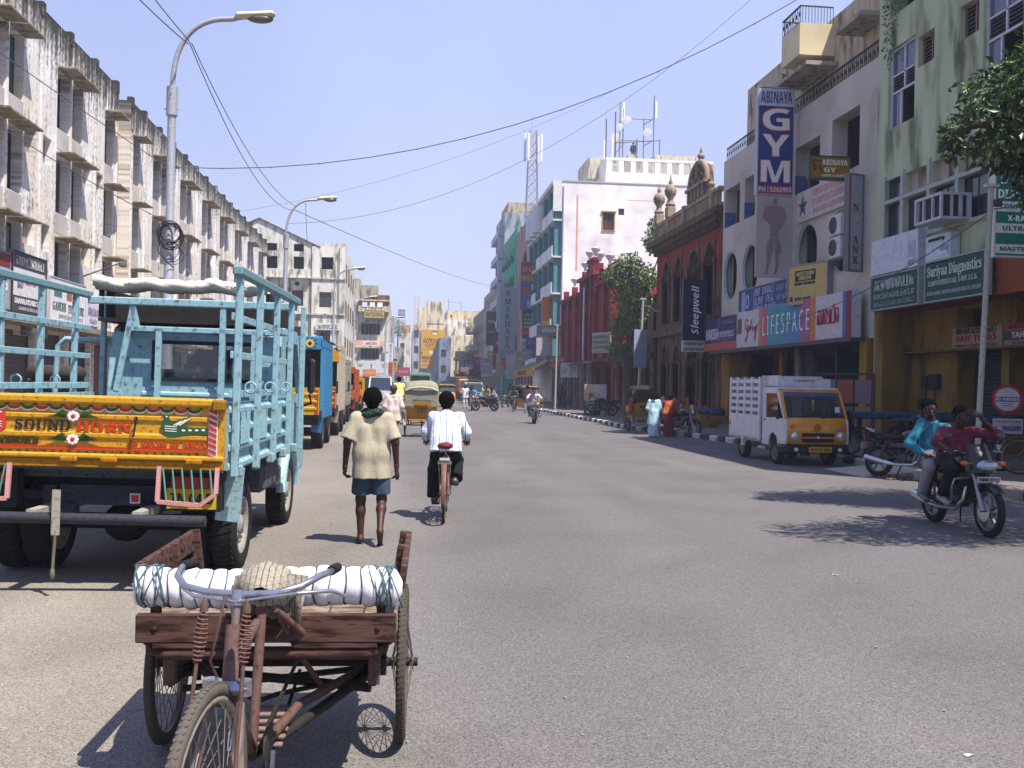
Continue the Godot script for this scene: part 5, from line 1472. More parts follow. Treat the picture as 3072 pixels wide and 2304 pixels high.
func street_poles()->void:
	var met:=mat("#a9acb6",0.45,4,{"metal":0.3})
	var spots:=[[-4.75,-21.0,"first grey street lamp post with a cable coil, above the blue truck"],[-4.75,-41.2,"second street lamp post in front of the gabled building"],[-4.5,-66.5,"third street lamp post beside the gabled building wing"],[-4.2,-88.0,"fourth street lamp post in front of the cream balcony building"],[-1.9,-114.0,"farthest street lamp post near the vanishing point"]]
	var first:Node3D
	for i in spots.size():
		var e=spots[i]
		var gname:="curved street lamps on the left kerb"
		if i>0:
			dup(first,e[2],Vector3(e[0],0.08,e[1]),[0,8,-6,3,0][i],gname)
			continue
		var r:=thing("street_lamp",e[2],"street lamp",Vector3(e[0],0.08,e[1]),0,gname)
		first=r
		var b:=B.new()
		b.lathe([Vector2(0.16,0),Vector2(0.16,0.5),Vector2(0.105,0.6),Vector2(0.1,4.2),Vector2(0.085,4.25),Vector2(0.085,7.1)],14)
		part(r,"post",b,met)
		b=B.new()
		b.lathe([Vector2(0.085,6.9),Vector2(0.115,6.92),Vector2(0.115,7.5),Vector2(0.07,7.52)],14)
		for k in 4:b.cyl(Vector3(0.1*cos(k*1.57),7.05+0.3*(k % 2),0.1*sin(k*1.57)),Vector3(0.16*cos(k*1.57),7.05+0.3*(k % 2),0.16*sin(k*1.57)),0.012,-1,5)
		part(r,"collar",b,met)
		b=B.new()
		var pts:=[]
		for k in 13:
			var t:=k/12.0
			pts.append(Vector3(1.15*pow(t,2.3),7.4+1.55*sin(t*PI*0.5),0))
		pts.append(Vector3(1.32,9.0,0))
		b.tube(pts,0.052,10)
		part(r,"arm",b,met)
		var hd:=part(r,"lamp_head",B.new().box(Vector3(1.62,9.06,0),Vector3(0.8,0.12,0.24),0.05,Basis(Vector3.BACK,0.1)),mat("#cdc9b4",0.5,1))
		b=B.new()
		b.ball(Vector3(1.72,8.99,0),Vector3(0.27,0.09,0.12),14)
		part(hd,"lens",b,mat("#6c6458",0.25,1))
	var r2:=thing("cable_coil","black cable coil hung round the first street lamp post","cable",Vector3(-4.7,4.55,-20.85))
	var b2:=B.new()
	for k in 9:b2.torus(Vector3(0.02*sin(k*2.0),0.04*cos(k*3.1),0.03*(k % 3)),0.2+0.02*(k % 4),0.009,Vector3(0.25*sin(k*1.7),0.2*cos(k*2.3),1).normalized(),28,5)
	for k in 3:b2.torus(Vector3(0.05*k-0.02,-0.3-0.06*k,0.05),0.2,0.007,Vector3(0.3,0.2*k,1).normalized(),24,4)
	part(r2,"coil",b2,mat("#26262c",0.6,0))
	var sp:=[[10.5,-17.3,5.35,0.2,0.055,"slim pale pole with a capped top rising behind the motorcycle riders"],[9.5,-61.5,5.3,0.05,0.06,"slim pole on the far right kerb by the red building"],[10.0,-41.8,5.3,0.17,0.06,"slim leaning pole in front of the red arcade"]]
	for e in sp:
		r2=thing("slim_pole",e[5],"pole",Vector3(e[0],0.1,e[1]),0,"slim poles along the right kerb")
		b2=B.new()
		b2.tube([Vector3(0,0,0),Vector3(e[3]*0.5,e[2]*0.5,0),Vector3(e[3],e[2],0)],[e[4],e[4]*0.95,e[4]*0.8],10)
		part(r2,"post",b2,mat("#a3a69c",0.5,4))
		part(r2,"cap",B.new().bx(e[3]-0.12,e[2],-0.06,e[3]+0.12,e[2]+0.06,0.06),mat("#b3b3ae",0.5,1))
		part(r2,"insulator",B.new().bx(e[3]+0.03,e[2]-0.35,-0.05,e[3]+0.2,e[2]-0.22,0.05,0.02),mat("#3c3a3e",0.5,0))
	sign_board("pale rag banner tied to the leaning pole",Vector3(10.05,3.3,-41.6),25,0.7,1.6,0.02,"#8c93a8",[])
	r2=thing("bollard","short black and white banded post standing on a plate at the right kerb","bollard",Vector3(11.9,0.14,-18.8))
	for k in 5:part(r2,"band",B.new().cyl(Vector3(0,k*0.17,0),Vector3(0,k*0.17+0.169,0),0.05,-1,14),mat(["#c9c4bc","#232226"][k % 2],0.6,1))
	part(r2,"base_plate",B.new().bx(-0.22,0,-0.2,0.22,0.03,0.2,0.01),mat("#2c2a2c",0.7,4))
	r2=thing("no_parking_sign","round white no parking disc with a red rim in front of the second shutter","sign",Vector3(12.75,1.55,-19.9),-30)
	part(r2,"rim",B.new().cyl(Vector3(0,0,-0.02),Vector3(0,0,0.0),0.3,-1,32),mat("#b3202c",0.5,1))
	part(r2,"disc",B.new().cyl(Vector3(0,0,-0.01),Vector3(0,0,0.006),0.245,-1,32),mat("#bfbcc2",0.5,1))
	part(r2,"blue_bar",B.new().bx(-0.235,-0.05,0.004,0.235,0.05,0.010),mat("#26305c",0.5,1))
	part(r2,"lettering",letters(B.new(),"NO PARKING",0,0,0.065,1,0.44,0.006,0.013),mat("#d4d4d8",0.5,0))
	part(r2,"red_line",B.new().bx(-0.12,-0.1,0.004,0.12,-0.085,0.01),mat("#b3202c",0.5,1))
	part(r2,"small_lettering",letters(B.new(),"24 HOURS",0,-0.14,0.03,1,0.2,0.006,0.009),mat("#33333c",0.5,0))
	part(r2,"stay",B.new().cyl(Vector3(0,-1.25,-0.06),Vector3(0,0.1,-0.06),0.02,-1,8),mat("#3a3a3c",0.5,4))
	sign_board("small white plate with a red emblem under the round no parking disc",Vector3(12.76,0.98,-19.88),-30,0.58,0.32,0.02,"#b3b0b8",[["o",-0.22,-0.04,0.1,"#b3303c",1],["kartikaln",0.06,-0.04,0.09,"#5c5c6c",-1,0.38],["tupmnalirak",0,0.1,0.04,"#a85a5c",-1,0.5]])
func wire(label:String,a:Vector3,c:Vector3,sag:float,r:=0.012,knots:=0)->void:
	var pts:=[]
	var n:=18
	for i in n+1:
		var t:=float(i)/n
		pts.append(a.lerp(c,t)-Vector3(0,sag*4*t*(1-t),0))
	var b:=B.new()
	b.tube(pts,r,5)
	for k in knots:
		b.ball(pts[1+int(k*float(n-1)/knots)],Vector3.ONE*r*1.9,6)
	tag(part(self,"overhead_wire",b,mat("#5a566a",0.7,0)),label,"wire")
func cables()->void:
	var p1:=Vector3(-4.45,8.55,-21.0)
	var p2:=Vector3(-4.4,8.55,-41.2)
	wire("upper thick wire from the first lamp post to the top left corner",p1,Vector3(-4.6,9.0,-1.0),0.55,0.011)
	wire("lower thick wire from the first lamp post to the top left corner",p1+Vector3(0,-0.08,0),Vector3(-5.4,9.0,-1.0),0.75,0.011)
	wire("left one of the two sagging wires between the first and second lamp posts",p1,p2,0.9,0.010)
	wire("right one of the two sagging wires between the first and second lamp posts",p1+Vector3(0.06,-0.05,0),p2+Vector3(0.05,0.15,0),0.6,0.010)
	wire("long knotted wire crossing the sky from the first lamp post to the upper right",Vector3(-4.7,5.95,-21.0),Vector3(13.0,13.5,-19.5),2.0,0.010,12)
	wire("faint thin wire crossing the sky below the knotted one",Vector3(-4.7,8.0,-41.2),Vector3(13.5,17.0,-36.0),2.2,0.008,6)
	wire("thin wire from the left block towards the white rooftop",Vector3(-11.8,11.5,-62),Vector3(13.2,20.5,-62),1.2,0.009,3)
	wire("thin wire from the second lamp post to the grey far buildings",p2,Vector3(13.0,14.5,-132),0.5,0.016)
	wire("upper dark wire running along the left block to the first lamp post",Vector3(-4.8,5.95,-21.0),Vector3(-9.5,8.9,-13.0),0.15,0.009,4)
	wire("lower dark wire running along the left block to the cable coil",Vector3(-4.75,4.8,-20.9),Vector3(-9.5,8.0,-13.0),0.35,0.009,4)
	wire("wire dropping from the slim pale pole across the signs of the right buildings",Vector3(10.7,5.0,-17.3),Vector3(12.6,3.9,-33.0),0.35,0.012)
	wire("wire running from the slim pale pole out of the picture at the right",Vector3(10.75,5.05,-17.3),Vector3(13.0,5.4,-13.0),0.1,0.012)
	wire("thin wire from the leaning pole to the navy upright sign",Vector3(10.2,5.2,-41.8),Vector3(12.8,4.4,-41.5),0.15,0.01)
	wire("looping wires from the second lamp post down to its column",p2+Vector3(0.4,0.3,0),Vector3(-3.9,7.3,-41.2),0.2,0.012)
func trees()->void:
	var dk:="#1c2c10"
	var lt:="#56702a"
	leaf_tree("street_tree","dense dark green tree reaching into the top right corner",Vector3(10.9,0.1,-11.4),6.0,
		[[Vector3(-2.6,5.6,-1.4),Vector3(0.8,0.55,0.8)],[Vector3(-2.9,5.1,-1.3),Vector3(0.62,0.5,0.7)],[Vector3(-2.1,4.85,-1.2),Vector3(0.8,0.75,0.9)],[Vector3(-1.7,5.9,-1.0),Vector3(1.2,0.8,1.2)],[Vector3(-2.4,4.35,-1.1),Vector3(0.35,0.45,0.4)],[Vector3(-1.3,4.4,-0.8),Vector3(0.9,0.7,1.0)],[Vector3(0.2,5.8,0.0),Vector3(2.0,1.4,2.2)],[Vector3(-0.5,6.9,-0.6),Vector3(1.7,1.0,1.8)],[Vector3(-0.9,5.2,1.6),Vector3(1.6,1.1,1.4)],[Vector3(-3.62,4.95,-1.3),Vector3(0.14,0.32,0.2)],[Vector3(-1.9,3.75,-1.2),Vector3(0.28,0.5,0.3)],[Vector3(-3.3,5.4,2.4),Vector3(1.3,0.9,0.9)],[Vector3(-2.0,5.9,2.2),Vector3(1.5,1.0,1.2)],[Vector3(-1.0,4.6,-1.6),Vector3(0.9,0.8,0.8)]],
		36000,0.125,dk,lt,[[Vector3(0,3.4,0),Vector3(-2.6,5.3,-1.3)],[Vector3(0,3.8,0),Vector3(-1.2,6.2,0.9)],[Vector3(0,3.2,0),Vector3(1.3,5.8,-0.5)],[Vector3(-2.2,5.0,-1.2),Vector3(-3.6,5.1,-1.3)]])
	leaf_tree("pavement_tree","light green spreading tree between the red building and the red arcade",Vector3(12.2,0.1,-53.0),8.6,
		[[Vector3(-0.12,8.2,0),Vector3(0.8,0.6,1.0)],[Vector3(0.54,7.4,0.5),Vector3(0.8,0.75,1.1)],[Vector3(-0.78,7.6,-0.5),Vector3(0.72,0.6,1.0)],[Vector3(0.12,6.3,0),Vector3(1.04,0.95,1.5)],[Vector3(-0.18,5.0,0.2),Vector3(0.96,0.9,1.3)],[Vector3(0.36,3.6,0.0),Vector3(0.88,0.8,1.2)],[Vector3(0.96,9.4,0.6),Vector3(0.4,0.7,0.5)],[Vector3(1.14,10.4,0.4),Vector3(0.32,0.3,0.4)],[Vector3(-0.9,3.5,0.5),Vector3(0.32,0.5,0.4)],[Vector3(-0.54,6.9,0.6),Vector3(0.4,0.4,0.5)]],
		9000,0.19,"#22360f","#6f8a3c",[[Vector3(0,4.0,0),Vector3(1.7,9.5,0.5)],[Vector3(0,4.5,0),Vector3(-1.3,7.6,-0.4)],[Vector3(0,3.0,0),Vector3(-1.4,3.6,0.4)]])
func prof_tyre(R:float,W:float)->Array:
	var h:=W/2
	return [Vector2(R*0.62,-h*0.8),Vector2(R*0.8,-h),Vector2(R*0.94,-h*0.92),Vector2(R,-h*0.6),Vector2(R,h*0.6),Vector2(R*0.94,h*0.92),Vector2(R*0.8,h),Vector2(R*0.62,h*0.8)]
func car_wheel(r:Node,pos:Vector3,R:float,W:float,steel:="#8d8a86",nuts:=6)->void:
	var key:="cw%.2f%.2f%s" % [R,W,steel]
	if not KC.has(key):
		var ax:=Basis(Vector3.BACK,-PI/2)
		var b:=B.new()
		b.lathe(prof_tyre(R,W),28,ax)
		for i in 36:
			var a:=TAU*i/36
			b.box(Vector3(0,R*cos(a),R*sin(a)),Vector3(W*0.72,0.02,R*0.1),0.0,Basis(Vector3.RIGHT,a)*Basis(Vector3.UP,0.3))
		KC[key]=amesh([[b,mat("#242325",0.9,4)]])
		b=B.new()
		b.lathe([Vector2(R*0.64,-W*0.42),Vector2(R*0.64,W*0.42),Vector2(R*0.56,W*0.40),Vector2(R*0.5,W*0.22),Vector2(R*0.25,W*0.25),Vector2(R*0.2,W*0.4),Vector2(0,W*0.44)],24,ax)
		b.lathe([Vector2(0,-W*0.3),Vector2(R*0.6,-W*0.38),Vector2(R*0.64,-W*0.42)],20,ax)
		for i in nuts:
			var a:=TAU*i/nuts
			b.cyl(Vector3(W*0.22,R*0.36*cos(a),R*0.36*sin(a)),Vector3(W*0.36,R*0.36*cos(a),R*0.36*sin(a)),0.018,-1,6)
		KC[key+"r"]=amesh([[b,mat(steel,0.6,4)]])
	var w:=part(r,"wheel",KC[key],null,pos,Vector3(0,180 if pos.x<0 else 0,0))
	part(w,"rim",KC[key+"r"])
func plate(r:Node,s:String,pos:Vector3,turn:float,w:=0.5,h:=0.12,bg:="#c9a21c",fg:="#1b1a18")->void:
	var p:=part(r,"number_plate",B.new().bx(-w/2,-h/2,-0.01,w/2,h/2,0.0),mat(bg,0.5,1),pos,Vector3(0,turn,0))
	part(p,"lettering",letters(B.new(),s,0,0,h*0.5,1,w*0.86,0.004,0.003),mat(fg,0.5,0))
func arcs(b:B,x0:float,x1:float,y:float,n:int,depth:float,t:float,z:float,every:=1,ph:=0)->void:
	var w:=(x1-x0)/n
	for i in n:
		if i % every!=ph:continue
		for k in 6:
			var a0:=PI+PI*k/6; var a1:=PI+PI*(k+1)/6
			var c:=Vector3(x0+w*(i+0.5),y,z)
			b.bar(c+Vector3(cos(a0)*w*0.5,sin(a0)*depth,0),c+Vector3(cos(a1)*w*0.5,sin(a1)*depth,0),t,0.004,Vector3.BACK)
func near_truck()->void:
	var blue:=mat("#86aab6",0.5,4,{"s":0.7})
	var yel:=mat("#bd8c10",0.45,4,{"s":1.4})
	var dark:=mat("#23252c",0.7,4)
	var r:=thing("cage_truck","light blue open truck with yellow painted tailgate and tall slatted cage, nearest in the row","truck",Vector3(-2.41,0,-8.0),-2.7)
	r.rotation_degrees.z=-0.7
	var L:=3.05
	var b:B
	b=B.new()
	b.bx(-1.02,0.93,-L,1.02,1.0,-0.06)
	for i in 5:b.bx(-0.98,0.84,-L+0.1+i*0.62,0.98,0.93,-L+0.2+i*0.62)
	part(r,"bed_floor",b,mat("#4c5a5e",0.7,4))
	for s in [-1.0,1.0]:
		b=B.new()
		b.bx(s*1.03-0.02,0.95,-L,s*1.03+0.02,1.48,-0.08)
		for y in [0.97,1.12,1.27,1.42]:b.box(Vector3(s*1.055,y,-L/2-0.04),Vector3(0.05,0.075,L-0.1),0.022)
		part(r,"side_panel",b,blue)
		b=B.new()
		for i in 4:b.bx(s*1.082,1.14,-0.75-i*0.8,s*1.088,1.4,-0.4-i*0.8)
		parts(r,"painted_field",b,mat("#8fb9c6",0.5,4))
		for i in 5:
			b=B.new()
			b.box(Vector3(s*1.09,0.93,-0.3-i*0.72),Vector3(0.08,0.1,0.06),0.015)
			part(r,"latch",b,mat("#7d98a0",0.5,4))
		for i in 5:
			part(r,"cage_post",B.new().bx(s*1.1-0.028,0.9,-0.09-i*0.86-0.055,s*1.1+0.028,2.5,-0.09-i*0.86+0.0,0.006),blue)
		for y in [1.52,1.83,2.13]:
			part(r,"cage_rail",B.new().bx(s*1.066-0.012,y,-L,s*1.066+0.006,y+0.058,-0.04,0.004),blue)
		part(r,"cage_top_rail",B.new().bx(s*1.1-0.04,2.48,-L-0.03,s*1.1+0.04,2.55,0.0,0.01),mat("#6c8e98",0.5,4))
		for i in 3:part(r,"rope_hook",B.new().torus(Vector3(s*1.13,1.6,-0.5-i*0.9),0.045,0.009,Vector3.BACK,14,5),blue)
	b=B.new()
	b.bx(-1.1,2.42,-L-0.03,1.1,2.5,-L+0.03,0.01)
	part(r,"headboard_rail",b,blue)
	part(r,"headboard_rail",B.new().bx(-0.7,2.14,-L-0.02,1.0,2.2,-L+0.02,0.008),blue)
	for e in [[-0.62,2.45,-0.78,1.5],[-0.35,2.17,-0.35,1.3],[0.32,2.45,0.32,1.3],[0.66,2.17,0.66,1.3],[-0.64,2.45,-0.58,2.16]]:
		part(r,"headboard_post",B.new().bar(Vector3(e[0],e[1],-L),Vector3(e[2],e[3],-L),0.06,0.04,Vector3.BACK),blue)
	b=B.new()
	b.poly(PackedVector2Array([Vector2(-0.86,1.0),Vector2(-0.5,1.0),Vector2(-0.74,1.52),Vector2(-0.86,1.5)]),-L-0.01,-L+0.015)
	part(r,"gusset",b,blue)
	b=B.new()
	b.bx(-1.06,1.03,-0.05,1.04,1.50,0.0)
	b.box(Vector3(-0.01,1.475,0.012),Vector3(2.1,0.07,0.06),0.018).box(Vector3(-0.01,1.045,0.01),Vector3(2.1,0.04,0.05),0.012)
	var tg:=part(r,"tailgate",b,yel)
	for y in [1.203,1.345]:
		b=B.new()
		b.t=Transform3D(Basis(Vector3.UP,PI/2),Vector3(-1.04,y,0.0))
		b.poly(PackedVector2Array([Vector2(-0.001,-0.03),Vector2(-0.014,-0.012),Vector2(-0.014,0.012),Vector2(-0.001,0.03)]),0.0,1.95)
		part(tg,"ridge",b,yel)
	part(tg,"bottom_flange",B.new().bx(-1.06,0.955,-0.04,1.04,1.02,0.012,0.006),mat("#a06e08",0.5,4))
	for x in [-0.95,-0.12,0.18,0.82]:part(tg,"hinge",B.new().box(Vector3(x,1.02,0.03),Vector3(0.13,0.045,0.05),0.012),mat("#9a6a10",0.5,4))
	for e in [[-1.0,0.6],[1.0,0.3]]:part(tg,"catch",B.new().box(Vector3(e[0],1.46,0.03),Vector3(0.1,0.09,0.08),0.015),mat("#8a6414",0.5,4))
	part(tg,"chain_hook",B.new().torus(Vector3(0.38,1.33,0.05),0.025,0.007,Vector3.RIGHT,12,5).cyl(Vector3(0.38,1.3,0.055),Vector3(0.365,1.2,0.05),0.007,-1,5),dark)
	var zz:=0.032
	for k in 2:
		b=B.new()
		arcs(b,-1.02,0.86,1.435,18,0.035,0.022,0.004,2,k)
		part(tg,"garland",b,mat(["#b8381c","#2c5c2c"][k],0.5,0))
	b=B.new()
	arcs(b,-1.02,0.86,1.419,18,0.035,0.012,0.004)
	part(tg,"garland",b,mat("#d8d2c0",0.5,0))
	b=B.new()
	arcs(b,-1.02,0.9,1.08,30,0.018,0.010,0.004)
	part(tg,"scallop_border",b,mat("#3c3c18",0.5,0))
	part(tg,"red_line",B.new().bx(-1.04,1.092,0.001,0.9,1.106,0.008).bx(-1.04,1.113,0.001,0.9,1.117,0.007),mat("#c03a14",0.5,0))
	part(tg,"lettering",letters(B.new(),"SOUND",-0.33,1.272,0.075,3,0.41,0.006,0.012),mat("#23222c",0.5,0))
	part(tg,"lettering",letters(B.new(),"HORN",0.13,1.268,0.078,3,0.42,0.006,0.012),mat("#b8341a",0.5,0))
	part(tg,"lettering",B.new().add(arrays_of(func(q):tamil(q,"vaknajvil mukantdir",-0.67,1.152,0.045,0.62,0.008,0.006)),Transform3D()),mat("#3a3416",0.5,0))
	part(tg,"lettering",B.new().add(arrays_of(func(q):tamil(q,"kj matpam ka lanitu",0.62,1.15,0.042,0.6,0.007,0.006)),Transform3D()),mat("#b84a1c",0.5,0))
	for y in [1.345,1.168]:
		b=B.new()
		b.t=Transform3D(Basis(),Vector3(-0.1,y,0.016))
		for s in [-1.0,1.0]:
			for k in 4:b.poly(PackedVector2Array([Vector2(s*0.03,0),Vector2(s*(0.08+0.03*k),0.035-k*0.02+(0.01 if y>1.3 else 0.02)),Vector2(s*(0.13+0.03*k),0.01-k*0.004),Vector2(s*0.07,-0.012)]),0,0.004)
		part(tg,"painted_leaf",b,mat("#2f4a22",0.5,0))
		b=B.new()
		for k in 8:b.ball(Vector3(-0.1+0.03*cos(TAU*k/8),y+0.026*sin(TAU*k/8),0.02),Vector3(0.018,0.016,0.004),8)
		part(tg,"painted_petal",b,mat("#d8d6d4",0.5,0))
		part(tg,"painted_flower_eye",B.new().ball(Vector3(-0.1,y,0.024),Vector3(0.018,0.016,0.004),8),mat("#b0283c",0.5,0))
	for s in [-1.0,1.0]:
		b=B.new()
		var pp:=[]
		var bx0:=0.56 if s>0 else -0.60
		for k in 20:
			var e:Array=[[0.0,0.03],[0.0,0.07],[0.015,0.10],[0.02,0.125],[0.0,0.122],[0.022,0.137],[0.04,0.145],[0.058,0.135],[0.062,0.115],[0.075,0.092],[0.10,0.075],[0.15,0.06],[0.21,0.05],[0.36,0.045],[0.37,-0.005],[0.26,0.0],[0.18,-0.012],[0.11,-0.03],[0.055,-0.03],[0.02,-0.01]][k]
			pp.append(Vector2(bx0+s*e[0],1.235+e[1]))
		b.poly(PackedVector2Array(pp),0.010,0.017)
		for k in 3:b.bar(Vector3(bx0+s*(0.09+0.02*k),1.30,0.017),Vector3(bx0+s*(0.15+0.035*k),1.345+0.012*k,0.017),0.014,0.004,Vector3.BACK)
		part(tg,"painted_bird",b,mat("#2c5136" if s>0 else "#b83828",0.5,0))
		b=B.new()
		for k in 3:b.bar(Vector3(bx0+s*(0.095+0.022*k),1.297,0.02),Vector3(bx0+s*(0.155+0.033*k),1.332+0.012*k,0.02),0.008,0.004,Vector3.BACK)
		for k in 3:b.bar(Vector3(bx0+s*0.03,1.255+0.018*k,0.019),Vector3(bx0+s*0.12,1.25+0.018*k,0.019),0.006,0.003,Vector3.BACK)
		for k in 4:b.ball(Vector3(bx0+s*(0.17+0.05*k),1.258+0.002*k,0.018),Vector3(0.015,0.008,0.003),8)
		b.ball(Vector3(bx0+s*0.04,1.362,0.018),Vector3(0.007,0.007,0.003),6)
		part(tg,"painted_feather",b,mat("#d8d8d4",0.5,0))
	b=B.new()
	for k in 9:b.poly(PackedVector2Array([Vector2(0.925,1.06+k*0.044),Vector2(0.985,1.035+k*0.044),Vector2(0.985,1.057+k*0.044),Vector2(0.925,1.082+k*0.044)]),0.02,0.026)
	part(tg,"red_stripe",b,mat("#b02820",0.5,0))
	part(tg,"white_strip",B.new().bx(0.92,1.03,0.0,0.99,1.45,0.02,0.004),mat("#d2cdc4",0.5,1))
	var cz:=-L-0.12
	b=B.new()
	var cs:=PackedVector2Array([Vector2(0,0.55),Vector2(0,1.55),Vector2(-0.05,1.95),Vector2(-0.16,2.18),Vector2(-0.35,2.25),Vector2(-1.2,2.25),Vector2(-1.36,2.16),Vector2(-1.72,1.5),Vector2(-1.95,1.35),Vector2(-2.0,0.55)])
	for s in [-1.0,1.0]:
		b.t=Transform3D(Basis(Vector3.UP,PI/2)*Basis(Vector3.UP,PI),Vector3(s*0.9,0,cz))
		b.t=Transform3D(Basis(Vector3(0,0,1),Vector3.UP,Vector3(-1,0,0)),Vector3(s*0.88,0,cz))
		b.poly(PackedVector2Array([cs[0],cs[1],Vector2(-1.72,1.5),cs[8],cs[9]]),-0.03,0.03)
		b.poly(PackedVector2Array([cs[1],cs[2],cs[3],Vector2(-0.42,2.1),Vector2(-0.46,1.55)]),-0.03,0.03)
		b.poly(PackedVector2Array([Vector2(-0.42,2.1),cs[3],cs[4],cs[5],cs[6],Vector2(-1.25,2.1)]),-0.03,0.03)
		b.poly(PackedVector2Array([Vector2(-1.25,2.1),cs[6],cs[7],Vector2(-1.6,1.52)]),-0.03,0.03)
	b.t=Transform3D(Basis(),Vector3(0,0,cz))
	wall_cells(b,0.86,0.6,1.55,[],0.05,0.0,-0.86)
	var rows:=[]
	for i in 12:
		var t:=i/11.0
		var row:=PackedVector3Array()
		for p in [cs[1],cs[2],cs[3],cs[4],Vector2(-0.8,2.27),cs[5],cs[6]]:
			var e:=pow(absf(t*2-1),6.0)
			row.append(Vector3(lerpf(-0.9,0.9,t),p.y-0.07*e,p.x-0.05*e))
		rows.append(row)
	var hood:=[]
	for row in rows:hood.append(row.slice(2))
	b.grid(hood)
	wall_cells(b,0.88,1.55,2.14,[[-0.42,1.66,0.66,2.02,"",0.04]],0.04,-0.04,-0.88)
	b.box(Vector3(0,1.02,-1.97),Vector3(1.76,0.85,0.06),0.02)
	part(r,"cab",b,blue)
	b=B.new()
	b.bx(-0.42,1.66,cz-0.075,0.66,2.02,cz-0.07)
	part(r,"rear_window",b,glass("#3a4448",0.35))
	b=B.new()
	b.bx(-0.46,1.62,cz-0.045,0.7,1.66,cz-0.02).bx(-0.46,2.02,cz-0.045,0.7,2.06,cz-0.02).bx(-0.46,1.66,cz-0.045,-0.42,2.02,cz-0.02).bx(0.66,1.66,cz-0.045,0.7,2.02,cz-0.02)
	parts(r,"window_seal",b,mat("#1e2024",0.6,0))
	b=B.new()
	for y in [1.15,1.32,1.48]:b.box(Vector3(0.1,y,cz+0.012),Vector3(1.3,0.05,0.03),0.012)
	parts(r,"pressed_rib",b,mat("#9cc0ca",0.4,1))
	b=B.new()
	b.bx(-0.85,0.6,cz-1.6,0.85,1.2,cz-0.06).bx(-0.8,1.2,cz-0.35,-0.1,1.75,cz-0.2)
	part(r,"cab_interior",b,mat("#2c2c30",0.8,0))
	b=B.new()
	b.q(Vector3(-0.82,1.5,cz-1.72),Vector3(0.82,1.5,cz-1.72),Vector3(0.82,2.16,cz-1.36),Vector3(-0.82,2.16,cz-1.36))
	part(r,"windscreen",b,glass("#5a666c",0.15))
	b=B.new()
	b.box(Vector3(1.12,1.72,cz-1.05),Vector3(0.07,0.42,0.2),0.03)
	var mr:=part(r,"mirror",b,mat("#1c1c20",0.3,1))
	part(mr,"mirror_stem",B.new().tube([Vector3(1.1,1.5,cz-1.05),Vector3(1.12,1.4,cz-1.1),Vector3(0.95,1.34,cz-1.15)],0.014,6),dark)
	part(r,"mirror",B.new().box(Vector3(-1.12,1.72,cz-1.05),Vector3(0.07,0.42,0.2),0.03).tube([Vector3(-1.1,1.5,cz-1.05),Vector3(-0.95,1.34,cz-1.15)],0.014,6),mat("#1c1c20",0.3,1))
	b=B.new()
	var fl:=[]
	for i in 9:fl.append(Vector3(0.93,0.42+0.47*sin(PI*i/8),-3.9+0.5*cos(PI*i/8)))
	b.tube(fl,0.06,8)
	part(r,"wheel_arch",b,mat("#9cc0ca",0.45,4))
	b=B.new()
	b.tube([Vector3(-1.0,1.1,cz-0.45),Vector3(-1.0,1.98,cz-0.45),Vector3(-1.07,2.05,cz-0.45),Vector3(-1.16,2.05,cz-0.4),Vector3(-1.5,2.05,cz-0.35),Vector3(-1.58,1.97,cz-0.35),Vector3(-1.6,1.35,cz-0.35)],0.03,8)
	b.box(Vector3(-1.3,1.15,cz-0.4),Vector3(0.62,0.5,0.05),0.02,Basis(Vector3.UP,-0.15))
	part(r,"open_door",b,blue)
	b=B.new()
	b.bx(-1.0,2.26,cz-1.7,0.72,2.62,cz-1.6).bx(-1.0,2.24,cz-1.7,0.72,2.28,cz+0.1).bx(-1.02,2.26,cz-1.7,-0.98,2.6,cz-0.2).bx(0.7,2.26,cz-1.7,0.74,2.6,cz-0.4)
	part(r,"roof_carrier",b,mat("#2a2826",0.8,1))
	b=B.new()
	var roll:=[]
	for i in 34:
		var t:=i/33.0
		var row:=PackedVector3Array()
		for k in 14:
			var a:=TAU*k/14
			var sag:=0.03*absf(sin(t*PI*3.0))
			var rr:=0.085+0.02*sin(t*41.0+k*1.3)*sin(k*2.0+t*13.0)+0.012*sin(k*3.0+t*60.0)
			row.append(Vector3(lerpf(-1.12,0.75,t),2.68-sag+cos(a)*rr*0.85,cz-0.15+sin(a)*rr*1.6))
		roll.append(row)
	b.grid(roll,true)
	part(r,"rolled_tarpaulin",b,mat("#c3beb4",0.6,1,{"s":2.0}))
	b=B.new()
	b.bx(-1.1,2.3,cz-0.25,-1.06,2.62,cz-0.2).bx(0.72,2.28,cz-0.25,0.76,2.62,cz-0.2)
	parts(r,"carrier_post",b,dark)
	for s in [-1.0,1.0]:
		b=B.new()
		var x0:float=0.56*s
		var x1:float=1.0*s
		var pts:=[Vector3(x0,0.98,0.02),Vector3(x0,0.71,0.05),Vector3(x1-s*0.12,0.69,0.05),Vector3(x1,0.78,0.05),Vector3(x1,0.98,0.02)]
		for k in 4:b.bar(pts[k],pts[k+1],0.03,0.03,Vector3.BACK)
		var lg:=part(r,"light_guard",b,mat("#c08c8c",0.5,4,{"s":4.0}))
		for k in 6:
			part(lg,"guard_bar",B.new().cyl(Vector3(lerpf(x0,x1,(k+0.4)/6.2),0.97,0.03),Vector3(lerpf(x0,x1,(k+1.0)/6.4),0.70+(0.06 if k==5 else 0.0),0.05),0.008,-1,6),mat("#5a8a78",0.5,1))
		part(r,"tail_lamp",B.new().bx(minf(x0,x1)+0.06,0.8,-0.12,maxf(x0,x1)-0.06,0.9,-0.07,0.01),mat("#7a1420",0.25,0))
		part(r,"lamp_box",B.new().bx(minf(x0,x1),0.62,-0.25,maxf(x0,x1),0.97,-0.12),dark)
	plate(r,"TN 04 D",Vector3(0.78,0.72,-0.1),0,0.38,0.16)
	b=B.new()
